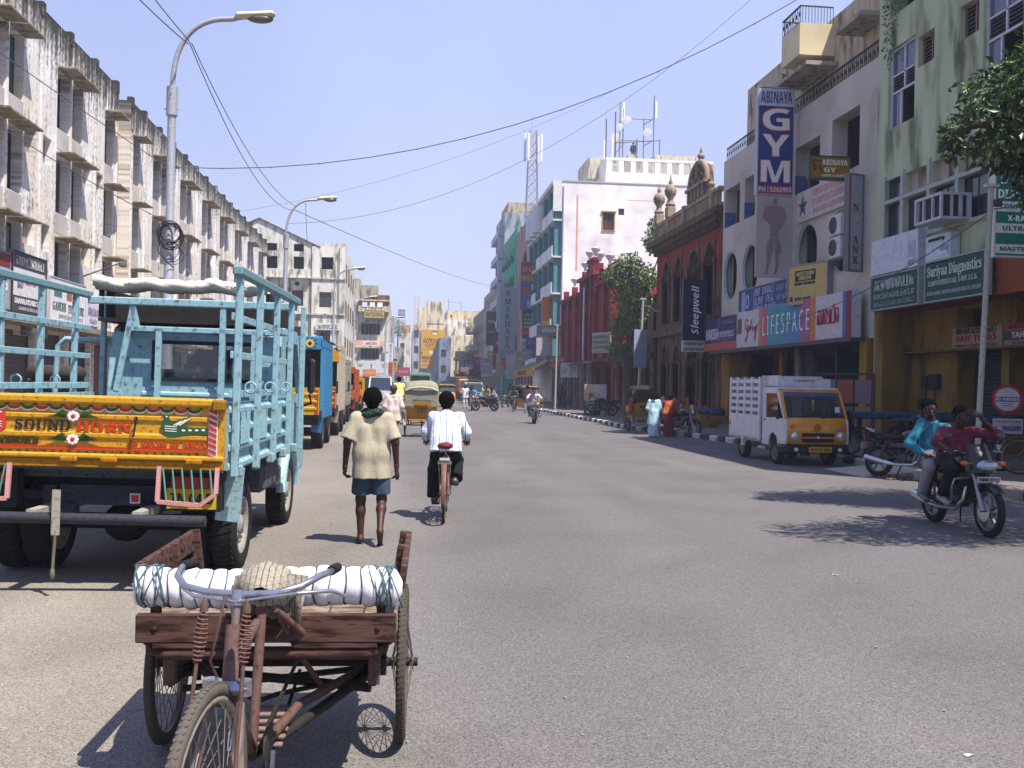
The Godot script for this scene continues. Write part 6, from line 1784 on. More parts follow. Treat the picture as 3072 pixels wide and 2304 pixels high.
	b.bx(-0.3,0.63,-0.38,0.5,0.79,-0.3).bx(-0.95,0.66,-0.5,0.95,0.72,-0.4)
	for s in [-1.0,1.0]:b.bx(s*0.38-0.05,0.55,-5.2,s*0.38+0.05,0.78,-0.3)
	for s in [-0.24,0.42]:b.bx(s-0.06,0.5,-0.4,s+0.06,0.66,-0.3)
	b.box(Vector3(0.1,0.85,-0.6),Vector3(1.2,0.25,0.04),0.0,Basis(Vector3.RIGHT,0.5))
	part(r,"chassis",b,mat("#2c3440",0.7,4))
	part(r,"reflector",B.new().bx(0.25,0.65,-0.3,0.33,0.73,-0.285),mat("#c8c4c0",0.4,0))
	part(r,"reflector",B.new().bx(0.262,0.662,-0.285,0.318,0.718,-0.278),mat("#a81428",0.3,0))
	b=B.new()
	b.cyl(Vector3(-1.05,0.58,0.14),Vector3(0.95,0.58,0.14),0.042,-1,14)
	part(r,"bumper_tube",b,mat("#34343c",0.5,4))
	part(r,"bumper_strap",B.new().bx(-0.17,0.46,0.19,-0.11,0.8,0.2).bx(-0.38,0.58,-0.35,-0.3,0.64,0.14).bx(0.4,0.58,-0.35,0.48,0.64,0.14),mat("#9a968c",0.6,4))
	part(r,"hanging_strap",B.new().tube([Vector3(-0.14,0.5,0.19),Vector3(-0.15,0.3,0.19),Vector3(-0.15,0.16,0.2)],0.012,6).ball(Vector3(-0.15,0.17,0.2),Vector3(0.02,0.05,0.02),6),mat("#6a6450",0.8,1))
	b=B.new()
	b.cyl(Vector3(-0.8,0.4,-1.05),Vector3(0.8,0.4,-1.05),0.07).ball(Vector3(0,0.4,-1.05),Vector3(0.2,0.18,0.2)).cyl(Vector3(0,0.42,-1.1),Vector3(0,0.55,-3.4),0.045)
	for s in [-1.0,1.0]:b.bar(Vector3(s*0.62,0.5,-0.4),Vector3(s*0.62,0.5,-1.7),0.07,0.09)
	part(r,"axle_and_springs",b,dark)
	b=B.new()
	b.bx(0.62,0.55,-2.9,0.98,0.86,-2.1,0.05).bx(0.7,0.5,-3.3,0.95,0.75,-3.0,0.04)
	part(r,"fuel_tank",b,mat("#4c5258",0.6,4))
	for s in [-1.0,1.0]:
		b=B.new()
		b.bar(Vector3(s*1.02,0.95,-0.42),Vector3(s*0.98,0.5,-0.48),0.02,0.2,Vector3.RIGHT)
		part(r,"mud_flap",b,mat("#9cc0ca",0.45,4))
		car_wheel(r,Vector3(s*0.9,0.39,-1.05),0.39,0.22)
		car_wheel(r,Vector3(s*0.65,0.39,-1.05),0.39,0.22)
		car_wheel(r,Vector3(s*0.84,0.39,-3.9),0.39,0.22)
func arrays_of(f:Callable)->Array:
	var q:=B.new()
	f.call(q)
	return arrays(q)
func lorry(called:String,label:String,pos:Vector3,W:float,L:float,H:float,body:String,tail:String,arch:bool,tyre:=0.42,canvas:="#8c877c",turn:=0.0)->Node3D:
	var r:=thing(called,label,"truck",pos,turn,"lorries parked along the left kerb")
	var w:=W/2
	var b:=B.new()
	b.bx(-w,0.8,-L,w,0.95,0.0)
	part(r,"bed",b,mat("#2f2c2c",0.8,4))
	b=B.new()
	for s in [-1.0,1.0]:
		b.bx(s*w-0.03,0.95,-L,s*w+0.03,1.6,-0.03)
		for i in 5:b.bx(s*w-0.05,0.8,-0.1-i*(L-0.15)/4.0,s*w+0.06,H-0.1,-0.02-i*(L-0.15)/4.0)
		b.bx(s*w-0.04,H-0.25,-L,s*w+0.045,H-0.1,0.0)
	parts(r,"side_frame",b,mat(body,0.5,4))
	b=B.new()
	if arch:
		var p:=PackedVector2Array()
		for i in 13:
			var a:=PI*i/12
			p.append(Vector2(w*1.02*cos(a),H-0.45+0.45*sin(a)))
		p.append(Vector2(-w,H-0.6)); p.append(Vector2(w,H-0.6))
		b.poly(p,-0.05,0.0)
	else:
		b.bx(-w,H-0.32,-0.05,w,H,0.0,0.02)
	part(r,"header_board",b,mat(body if not arch else tail,0.5,4))
	b=B.new()
	var rows:=[]
	for i in 8:
		var row:=PackedVector3Array()
		for k in 11:
			var a:=PI*k/10
			row.append(Vector3(-w*1.03*cos(a),H-0.42+(0.47 if arch else 0.36)*pow(sin(a),0.5)+0.02*sin(i*2.0+k),-0.04-(L-0.04)*i/7.0))
		rows.append(row)
	b.grid(rows)
	for s in [-1.0,1.0]:b.bx(s*w-0.01,1.6,-L,s*w+0.01,H-0.38,-0.06)
	b.bx(-w,0.95,-L-0.02,w,H-0.1,-L)
	part(r,"canvas_cover",b,mat(canvas,0.9,1))
	b=B.new()
	b.bx(-w+0.04,0.85,-0.02,w-0.06,1.5,0.03)
	var tg:=part(r,"tailgate",b,mat(tail,0.45,4))
	for i in 3:part(tg,"ridge",B.new().box(Vector3(0,1.0+i*0.17,0.035),Vector3(W-0.2,0.07,0.04),0.015),mat(tail,0.45,4))
	b=B.new()
	for k in 6:b.bx(w-0.16,0.9+k*0.1,0.032,w-0.08,0.95+k*0.1,0.05)
	part(tg,"red_stripe",b,mat("#a8281c",0.5,0))
	part(tg,"painted_motif",B.new().box(Vector3(-0.1,1.33,0.06),Vector3(0.6,0.07,0.006)).box(Vector3(-0.1,1.12,0.06),Vector3(0.7,0.08,0.006)),mat("#b85a3c" if arch else "#3c6a6a",0.5,4,{"s":4.0}))
	b=B.new()
	for s in [-0.42,0.42]:b.bx(s-0.06,0.55,-L-1.6,s+0.06,0.8,-0.1)
	b.bx(-w+0.1,0.6,-0.2,w-0.1,0.76,-0.1).cyl(Vector3(-w+0.1,0.45,-0.9),Vector3(w-0.1,0.45,-0.9),0.07)
	part(r,"chassis",b,mat("#26262c",0.7,4))
	part(r,"tail_lamp",B.new().cyl(Vector3(0.1,0.72,-0.1),Vector3(0.1,0.72,-0.06),0.07,-1,12),mat("#a01420",0.3,0))
	plate(r,"TN 02",Vector3(0.35,0.5,-0.05),0,0.5,0.26)
	for s in [-1.0,1.0]:
		part(r,"mud_flap",B.new().bar(Vector3(s*(w-0.1),0.8,-0.35),Vector3(s*(w-0.16),0.42,-0.42),0.04,0.25,Vector3.RIGHT),mat(body,0.5,4))
		car_wheel(r,Vector3(s*(w-0.16),tyre,-0.95),tyre,0.28,"#6a6866")
		car_wheel(r,Vector3(s*(w-0.16),tyre,-L-0.6),tyre,0.26,"#6a6866")
	b=B.new()
	b.bx(-w+0.05,0.6,-L-1.8,w-0.05,minf(2.2,H-0.2),-L-0.1,0.12)
	part(r,"cab",b,mat(body,0.45,4))
	part(r,"mirror",B.new().box(Vector3(w+0.12,1.5,-L-1.0),Vector3(0.06,0.35,0.18),0.02).cyl(Vector3(w-0.05,1.35,-L-1.0),Vector3(w+0.12,1.35,-L-1.0),0.015,-1,5),mat("#222226",0.4,0))
	return r
func mini_lorry()->void:
	var white:=mat("#c9c9cf",0.4,1)
	var yel:=mat("#cf8a0c",0.32,1,{"coat":0.5})
	var dark:=mat("#202126",0.6,1)
	var r:=thing("mini_lorry","white slatted mini lorry with a yellow front parked at the right kerb","truck",Vector3(9.02,0,-20.95),1.0)
	var W:=0.72
	var b:=B.new()
	var side:=PackedVector2Array([Vector2(-0.02,0.42),Vector2(0.03,0.62),Vector2(0.0,0.98),Vector2(-0.08,1.06),Vector2(-0.42,1.62),Vector2(-0.6,1.70),Vector2(-1.3,1.70),Vector2(-1.34,0.42)])
	for s in [-1.0,1.0]:
		b.t=Transform3D(Basis(Vector3(0,0,1),Vector3.UP,Vector3(-1,0,0)),Vector3(s*(W-0.02),0,0))
		b.poly(PackedVector2Array([side[0],side[1],side[2],side[3],Vector2(-1.34,1.02),Vector2(-1.34,0.42),Vector2(-0.98,0.42),Vector2(-0.92,0.62),Vector2(-0.7,0.72),Vector2(-0.48,0.62),Vector2(-0.42,0.42)]),-0.02,0.02)
		b.poly(PackedVector2Array([Vector2(-0.14,1.02),Vector2(-0.08,1.06),Vector2(-0.42,1.62),Vector2(-0.5,1.58)]),-0.02,0.02)
		b.poly(PackedVector2Array([Vector2(-0.5,1.58),Vector2(-0.42,1.62),side[5],side[6],Vector2(-1.34,1.02),Vector2(-1.15,1.02),Vector2(-1.15,1.58)]),-0.02,0.02)
	b.t=Transform3D()
	b.box(Vector3(0,1.685,-0.93),Vector3(W*2-0.02,0.06,0.86),0.025)
	b.bx(-W+0.04,0.45,-1.34,W-0.04,1.68,-1.3)
	part(r,"cab",b,white)
	b=B.new()
	var rows:=[]
	for i in 11:
		var t:=i/10.0
		var e:=pow(absf(t*2-1),5.0)
		var row:=PackedVector3Array()
		for p in [Vector2(0.0,0.46),Vector2(0.06,0.6),Vector2(0.07,0.8),Vector2(0.04,0.98),Vector2(-0.05,1.06)]:row.append(Vector3(lerpf(-W,W,t),p.y,p.x-0.09*e))
		rows.append(row)
	b.grid(rows)
	for s in [-1.0,1.0]:b.bar(Vector3(s*(W-0.03),1.04,-0.06),Vector3(s*(W-0.05),1.63,-0.41),0.07,0.05,Vector3.RIGHT)
	b.bar(Vector3(-W+0.05,1.64,-0.42),Vector3(W-0.05,1.64,-0.42),0.06,0.08)
	part(r,"front_panel",b,yel)
	b=B.new()
	b.q(Vector3(-W+0.06,1.06,-0.05),Vector3(W-0.06,1.06,-0.05),Vector3(W-0.08,1.61,-0.39),Vector3(-W+0.08,1.61,-0.39))
	part(r,"windscreen",b,glass("#28303a",0.45))
	part(r,"sun_strip",B.new().bar(Vector3(-W+0.08,1.56,-0.345),Vector3(W-0.08,1.56,-0.345),0.01,0.11,Vector3.UP),mat("#3a3f78",0.3,0))
	part(r,"wiper",B.new().bar(Vector3(-0.35,1.07,-0.03),Vector3(-0.02,1.15,-0.08),0.02,0.012),dark)
	part(r,"wiper",B.new().bar(Vector3(0.15,1.05,-0.03),Vector3(0.5,1.13,-0.08),0.02,0.012),dark)
	part(r,"sticker",B.new().bx(0.46,1.18,-0.12,0.56,1.3,-0.1),mat("#c8ccd4",0.5,0))
	part(r,"garland",B.new().bx(-0.02,1.2,-0.25,0.02,1.45,-0.22),mat("#b89a20",0.8,1,{"s":6.0}))
	b=B.new()
	b.bx(-W+0.06,0.5,-1.28,W-0.06,1.05,-0.2)
	for s in [-0.35,0.35]:b.box(Vector3(s,1.2,-1.1),Vector3(0.45,0.6,0.12),0.05)
	part(r,"interior",b,mat("#24242a",0.8,0))
	for s in [-1.0,1.0]:
		b=B.new()
		b.cyl(Vector3(s*0.52,0.66,0.02),Vector3(s*0.52,0.66,0.072),0.115,0.108,22)
		var hl:=part(r,"headlight",b,mat("#b98a30",0.3,0))
		part(hl,"lens",B.new().ball(Vector3(s*0.52,0.66,0.07),Vector3(0.09,0.09,0.025),16),mat("#c4ccd0",0.1,0,{"metal":0.6}))
		part(r,"indicator",B.new().cyl(Vector3(s*0.58,0.86,0.0),Vector3(s*0.58,0.86,0.06),0.045,-1,14),mat("#c05a18",0.3,0))
		part(r,"fog_lamp",B.new().cyl(Vector3(s*0.5,0.37,0.05),Vector3(s*0.5,0.37,0.09),0.045,-1,12),mat("#c9cdd2",0.2,0))
		part(r,"side_mirror",B.new().box(Vector3(s*(W+0.1),1.12,-0.2),Vector3(0.05,0.22,0.12),0.02).cyl(Vector3(s*(W-0.02),1.05,-0.2),Vector3(s*(W+0.1),1.05,-0.2),0.012,-1,5),dark)
		part(r,"door_handle",B.new().box(Vector3(s*(W+0.005),0.98,-1.18),Vector3(0.02,0.03,0.12),0.005),dark)
		part(r,"side_glass",B.new().bx(s*(W-0.025)-0.003,1.02,-1.15,s*(W-0.025)+0.003,1.58,-0.5),glass("#20262c",0.5))
	b=B.new()
	b.box(Vector3(0,0.63,0.065),Vector3(0.74,0.2,0.05),0.03)
	var gr2:=part(r,"grille",b,mat("#231c14",0.6,0))
	part(gr2,"grille_bar",B.new().box(Vector3(0,0.63,0.09),Vector3(0.74,0.03,0.03),0.01),yel)
	part(gr2,"badge",B.new().ball(Vector3(0,0.63,0.105),Vector3(0.06,0.035,0.015),14),mat("#aeb2b8",0.2,0,{"metal":0.8}))
	part(r,"painted_emblem",B.new().cyl(Vector3(-0.02,0.85,0.07),Vector3(-0.02,0.85,0.079),0.085,-1,18),mat("#b8641c",0.5,4,{"s":5.0}))
	part(r,"lettering",letters(B.new(),"ACE",0.47,0.79,0.04,1,0.14,0.004,0.072),mat("#7c7c80",0.3,0))
	part(r,"bumper",B.new().box(Vector3(0,0.38,0.0),Vector3(W*2+0.02,0.2,0.14),0.05).bx(-W,0.3,-0.4,-W+0.1,0.48,0.0).bx(W-0.1,0.3,-0.4,W,0.48,0.0),dark)
	plate(r,"TN 09 AU 8868",Vector3(0.05,0.37,0.085),0,0.52,0.12)
	b=B.new()
	b.bx(-W+0.1,1.72,-1.35,-W+0.16,1.98,-0.7).bx(W-0.16,1.72,-1.35,W-0.1,1.92,-0.7).bx(-W+0.16,1.74,-0.74,W-0.16,1.92,-0.7).bx(-W,1.05,-1.42,W,1.98,-1.37)
	b.bx(-W+0.1,1.72,-1.37,W-0.1,1.75,-0.7)
	part(r,"cab_top_box",b,white)
	part(r,"lettering",letters(B.new(),"CARRIER",0.0,1.87,0.05,1,0.5,0.004,-0.697),mat("#7c2c2c",0.5,0))
	for s in [-1.0,1.0]:
		var x:float=s*(W+0.03)
		for i in 6:part(r,"slat",B.new().bx(x-0.012,0.98+i*0.165,-3.4,x+0.012,1.065+i*0.165,-1.42),white)
		for i in 5:part(r,"stake",B.new().bx(x-0.02,0.5,-3.42+i*0.48,x+0.02,1.95,-3.32+i*0.48),white)
		b=B.new()
		b.bx(x-0.012,0.52,-3.4,x+0.012,0.98,-1.42)
		for i in 4:b.bx(x-0.025,0.56,-3.3+i*0.48,x+0.025,0.9,-2.95+i*0.48,0.01)
		part(r,"drop_side",b,white)
		part(r,"side_reflector",B.new().bx(x-0.03,0.78,-3.38,x+0.03,0.86,-3.28),mat("#8a4a1c",0.4,0))
		part(r,"mud_guard",B.new().bx(s*0.52,0.3,-2.62,s*0.75,0.56,-2.52),white)
		car_wheel(r,Vector3(s*0.6,0.265,-0.7),0.265,0.17,"#6c6c6c")
		car_wheel(r,Vector3(s*0.6,0.265,-2.75),0.265,0.17,"#6c6c6c")
	b=B.new()
	b.bx(-W,0.45,-3.42,W,0.53,-1.42).bx(-W,0.53,-3.45,W,1.95,-3.42)
	b.bx(-0.3,0.3,-3.3,-0.2,0.45,-0.3).bx(0.2,0.3,-3.3,0.3,0.45,-0.3)
	part(r,"load_bed",b,mat("#a5a5ab",0.6,1))
func auto_rickshaw(called:String,label:String,pos:Vector3,turn:float)->Node3D:
	var r:=thing(called,label,"auto rickshaw",pos,turn,"yellow auto rickshaws in the distance")
	var yel:=mat("#c98f12",0.4,1)
	var blk:=mat("#2b2a26",0.7,1)
	var b:=B.new()
	b.bx(-0.62,0.28,-1.25,0.62,0.8,-0.1,0.06).bx(-0.6,0.28,-0.1,-0.5,0.5,0.6).bx(0.5,0.28,-0.1,0.6,0.5,0.6).bx(-0.6,0.26,-1.2,0.6,0.32,0.7)
	var rows:=[]
	for i in 9:
		var t:=i/8.0
		var e:=pow(absf(t*2-1),3.0)
		var row:=PackedVector3Array()
		for p in [Vector2(0.75,0.3),Vector2(0.95,0.55),Vector2(0.9,0.9),Vector2(0.72,1.05)]:row.append(Vector3(lerpf(-0.58,0.58,t),p.y,p.x-0.3*e))
		rows.append(row)
	b.grid(rows)
	part(r,"body",b,yel)
	b=B.new()
	b.q(Vector3(-0.55,1.05,0.55),Vector3(0.55,1.05,0.55),Vector3(0.52,1.55,0.3),Vector3(-0.52,1.55,0.3))
	part(r,"windscreen",b,glass("#5c7684",0.3))
	b=B.new()
	var hood:=[]
	for i in 7:
		var z:float=[0.45,0.3,0.0,-0.4,-0.8,-1.1,-1.3][i]
		var y:float=[1.52,1.62,1.68,1.7,1.68,1.6,1.3][i]
		var row:=PackedVector3Array()
		for k in 9:
			var a:=PI*k/8
			row.append(Vector3(-0.66*signf(cos(a))*pow(absf(cos(a)),0.6),y-0.22+0.22*pow(sin(a),0.5),z))
		hood.append(row)
	b.grid(hood)
	for s in [-1.0,1.0]:
		b.bx(s*0.64-0.01,0.8,-1.25,s*0.64+0.01,1.5,-0.75)
		b.cyl(Vector3(s*0.58,1.03,0.55),Vector3(s*0.55,1.55,0.3),0.025,-1,5).cyl(Vector3(s*0.62,0.5,-0.1),Vector3(s*0.62,1.5,-0.1),0.02,-1,5)
	b.bx(-0.64,0.75,-1.28,0.64,1.35,-1.24)
	part(r,"hood",b,mat("#35342c",0.8,1))
	part(r,"yellow_roof_band",B.new().bx(-0.55,1.53,0.3,0.55,1.6,0.36,0.02),yel)
	part(r,"seat",B.new().bx(-0.55,0.6,-1.1,0.55,0.75,-0.5,0.04).bx(-0.55,0.75,-1.2,0.55,1.2,-1.05,0.04),blk)
	part(r,"headlight",B.new().ball(Vector3(0,0.8,0.93),Vector3(0.09,0.09,0.05),10),mat("#c9cdd0",0.2,0))
	for e in [[0.0,0.62,0.2],[-0.55,-0.8,0.22],[0.55,-0.8,0.22]]:
		car_wheel(r,Vector3(e[0],e[2],e[1]),e[2],0.11,"#7a7a78",4)
	return r
func passenger_car(called:String,label:String,pos:Vector3,turn:float,col:String,H:=1.75,W:=0.82,L:=4.2,cat:="car")->Node3D:
	var r:=thing(called,label,cat,pos,turn)
	var m:=mat(col,0.3,1,{"coat":0.6})
	var b:=B.new()
	var low:=[]
	for i in 9:
		var t:=i/8.0
		var row:=PackedVector3Array()
		for k in 12:
			var a:=TAU*k/12
			var sx:=signf(cos(a))*pow(absf(cos(a)),0.35)
			var sy:=signf(sin(a))*pow(absf(sin(a)),0.35)
			var f:=1.0-0.10*pow(absf(t*2-1),4.0)
			row.append(Vector3(sx*W*f,0.30+(0.36+0.30*sy)*(H/1.75),lerpf(0,-L,t)))
		low.append(row)
	b.grid(low,true)
	var c0:=B.new()
	for e in [[0.02,low[0]],[-0.02,low[8]]]:
		for k in range(1,11):b.tri(e[1][0],e[1][k+1],e[1][k]);
	part(r,"body",b,m)
	b=B.new()
	var y0:=0.95*H/1.75
	var hw:=W*0.93
	b.box(Vector3(0,H-0.03,-L*0.35),Vector3(hw*1.8,0.07,L*0.52),0.03)
	for s in [-1.0,1.0]:
		b.bar(Vector3(s*hw,y0,-0.08),Vector3(s*hw*0.9,H,-0.3),0.1,0.1,Vector3.RIGHT)
		b.bar(Vector3(s*hw,y0,-L*0.78),Vector3(s*hw*0.9,H,-L*0.6),0.06,0.06,Vector3.RIGHT)
		b.bar(Vector3(s*hw,y0,-L*0.4),Vector3(s*hw*0.9,H,-L*0.4),0.08,0.05,Vector3.RIGHT)
	part(r,"roof",b,m)
	b=B.new()
	b.q(Vector3(-hw,y0,-0.1),Vector3(hw,y0,-0.1),Vector3(hw*0.9,H-0.05,-0.28),Vector3(-hw*0.9,H-0.05,-0.28))
	b.q(Vector3(hw,y0,-L*0.78),Vector3(-hw,y0,-L*0.78),Vector3(-hw*0.9,H-0.05,-L*0.6),Vector3(hw*0.9,H-0.05,-L*0.6))
	for s in [-1.0,1.0]:b.q(Vector3(s*hw,y0,-0.1),Vector3(s*hw,y0,-L*0.78),Vector3(s*hw*0.9,H-0.05,-L*0.6),Vector3(s*hw*0.9,H-0.05,-0.28))
	part(r,"window_glass",b,mat("#20303c",0.08,0,{"spec":0.7}))
	for s in [-1.0,1.0]:
		part(r,"tail_lamp",B.new().bx(s*W*0.92-0.08,0.7,0.0,s*W*0.92+0.02,0.95,0.04,0.01),mat("#90141c",0.3,0))
		car_wheel(r,Vector3(s*(W-0.1),0.31,-L*0.2),0.31,0.19)
		car_wheel(r,Vector3(s*(W-0.1),0.31,-L*0.8),0.31,0.19)
	part(r,"rear_bumper",B.new().box(Vector3(0,0.42,0.05),Vector3(W*2,0.2,0.12),0.04),mat("#8c9096",0.4,1))
	plate(r,"TN 07",Vector3(0,0.62,0.06),0,0.45,0.12,"#c4c4c0")
	if cat=="van":part(r,"spare_wheel",B.new().cyl(Vector3(0.0,0.85,0.02),Vector3(0.0,0.85,0.14),0.27,-1,20),mat("#b9bcc0",0.4,1))
	return r
func vehicles()->void:
	near_truck()
	var r:=lorry("blue_lorry","blue framed lorry with an empty dark load space and yellow tailgate, second in the row",Vector3(-2.9,0,-24.15),2.05,2.6,2.72,"#3c7ca8","#b8901c",false,0.4)
	part(r,"lettering",B.new().add(arrays_of(func(q):tamil(q,"jnalkatu",-0.2,2.56,0.16,0.9,0.02,0.01)),Transform3D()),mat("#c8d4dc",0.5,0))
	var b:=B.new()
	b.cyl(Vector3(0.72,2.55,0.0),Vector3(0.72,2.55,0.012),0.1,-1,14)
	part(r,"painted_sunflower",b,mat("#c9a03c",0.5,0))
	b=B.new()
	for k in 10:b.bar(Vector3(0.72+0.12*cos(k*0.628),2.55+0.12*sin(k*0.628),0.004),Vector3(0.72+0.17*cos(k*0.628),2.55+0.17*sin(k*0.628),0.004),0.02,0.006,Vector3.BACK)
	b.cyl(Vector3(0.72,2.55,0.012),Vector3(0.72,2.55,0.018),0.045,-1,10)
	part(r,"painted_sunflower",b,mat("#2a2a2c",0.5,0))
	lorry("yellow_hooped_lorry","lorry with a rounded yellow hoop over its dark load space, third in the row",Vector3(-2.85,0,-30.3),1.95,2.6,2.85,"#b0a898","#c08a14",true,0.38,"#a49c90")
	lorry("grey_canvas_lorry","tall lorry with pale grey canvas sides behind the yellow hooped lorry",Vector3(-3.05,0,-38.2),1.9,3.0,2.6,"#8a8884","#a8862c",true,0.36,"#a8a49c")
	lorry("orange_lorry","orange and yellow lorry with a striped tailgate, fifth in the row",Vector3(-3.1,0,-46.0),2.0,3.2,2.35,"#a8502c","#b88a18",false,0.38,"#6a5a50")
	lorry("yellow_box_lorry","lorry with a plain ridged yellow back, last in the row",Vector3(-3.3,0,-57.5),2.1,3.2,2.0,"#b98a18","#c2901a",false,0.38,"#b98a18")
	mini_lorry()
	passenger_car("white_van","white van with a broad dark rear window behind the walking men",Vector3(-1.5,0,-72),0,"#d2d4d6",2.05,0.86,4.0,"van")
	passenger_car("grey_car","grey car ahead of the white van beyond the sack cart",Vector3(-0.3,0,-88),0,"#8a8e90",1.75)
	passenger_car("blue_white_car","blue and white car half hidden by the cycle rickshaw hood",Vector3(1.6,0,-92),0,"#b8bcc8",1.8)
	passenger_car("pale_blue_car","pale blue car coming behind the far motorcycle riders",Vector3(6.3,0,-90),180,"#a8c2c8",1.8)
	auto_rickshaw("auto_rickshaw","auto rickshaw facing the camera between the cycle rickshaw and the cyclist",Vector3(3.2,0,-72),6)
	auto_rickshaw("auto_rickshaw","auto rickshaw parked on the right behind the motorcyclist in white",Vector3(8.2,0,-65),24)
	auto_rickshaw("auto_rickshaw","dim auto rickshaw seen side on right of the distant motorcycle",Vector3(6.4,0,-82),80)
	auto_rickshaw("auto_rickshaw","auto rickshaw half hidden behind the sack cart",Vector3(1.3,0,-78),180)
	r=lorry("loaded_lorry","orange fronted lorry with a heaped brown load coming down the street",Vector3(7.2,0,-112),2.3,3.4,2.6,"#b8763c","#b8763c",false,0.42,"#6a5c50",180)
	b=B.new()
	for i in 14:b.ball(Vector3(-1.0+(i % 5)*0.5,2.75+0.25*(i/5),-0.6-(i % 3)*0.9),Vector3(0.5,0.28,0.6),8)
	part(r,"roped_load",b,mat("#5a4c42",0.9,1))
	part(r,"windscreen",B.new().bx(-0.9,1.35,-5.25,0.9,2.0,-5.21),mat("#3a4a50",0.1,0))
	lorry("green_topped_bus","green roofed bus far ahead behind the cycle rickshaw hood",Vector3(2.2,0,-120),2.4,6.0,2.9,"#6fa07a","#7ab08a",false,0.45,"#7ab08a")
func spoked_wheel(r:Node,pos:Vector3,R:float,tr:float,each:=false,n:=32,tyre:="#3a3836",rimc:="#8a8178",called:="wheel",hubw:=0.05,turn:=Vector3.ZERO)->Node3D:
	var key:="sw%.3f%.3f%d%s" % [R,tr,n,tyre+rimc]
	if not KC.has(key):
		var b:=B.new()
		b.torus(Vector3.ZERO,R-tr,tr,Vector3.RIGHT,40,10,0.9)
		if each:
			for i in 90:
				var a:=TAU*i/90
				for s in [-1.0,1.0]:b.box(Vector3(s*tr*0.33,(R-tr*0.09)*cos(a),(R-tr*0.09)*sin(a)),Vector3(tr*0.5,tr*0.12,tr*0.4),0.0,Basis(Vector3.RIGHT,a)*Basis(Vector3.UP,s*0.5))
		KC[key]=amesh([[b,mat(tyre,0.85,1,{"s":3.0})]])
		b=B.new()
		b.torus(Vector3.ZERO,R-tr*2.1,tr*0.55,Vector3.RIGHT,40,8,1.5)
		KC[key+"rim"]=amesh([[b,mat(rimc,0.4,4,{"metal":0.4})]])
		b=B.new()
		b.lathe([Vector2(0,-hubw*1.4),Vector2(0.012,-hubw*1.4),Vector2(0.012,-hubw),Vector2(0.034,-hubw),Vector2(0.034,-hubw*0.85),Vector2(0.018,-hubw*0.7),Vector2(0.018,hubw*0.7),Vector2(0.034,hubw*0.85),Vector2(0.034,hubw),Vector2(0.012,hubw),Vector2(0.012,hubw*1.4),Vector2(0,hubw*1.4)],12,Basis(Vector3.BACK,-PI/2))
		KC[key+"hub"]=amesh([[b,mat("#5a5048",0.5,4,{"metal":0.5})]])
		b=B.new()
		b.cyl(Vector3(hubw*0.9,0.03,0),Vector3(0,R-tr*2.2,0.1),0.0022 if each else 0.004,-1,4)
		KC[key+"spoke"]=amesh([[b,mat("#6a625a",0.5,4,{"metal":0.3})]])
		if not each:
			var all:=B.new()
			for i in n:
				var sd:=1.0 if i % 2==0 else -1.0
				var tw:=0.1 if i % 4<2 else -0.1
				all.t=Transform3D(Basis(Vector3.RIGHT,TAU*i/n),Vector3.ZERO)
				all.cyl(Vector3(sd*hubw*0.9,0.03,0),Vector3(0,R-tr*2.2,tw),0.0035,-1,4)
			KC[key+"all"]=amesh([[all,mat("#6a625a",0.5,4,{"metal":0.3})]])
	var w:=part(r,called,KC[key],null,pos,turn)
	part(w,"rim",KC[key+"rim"])
	part(w,"hub",KC[key+"hub"])
	if each:
		for i in n:
			var o:=part(w,"spoke",KC[key+"spoke"])
			var bs:=Basis(Vector3.RIGHT,TAU*i/n)
			if i % 2:bs=bs*Basis(Vector3.UP,PI)
			if i % 4>=2:bs=bs*Basis.from_scale(Vector3(1,1,1))*Basis(Vector3.UP,0.0)
			o.basis=bs
	else:
		part(w,"spokes",KC[key+"all"])
	return w
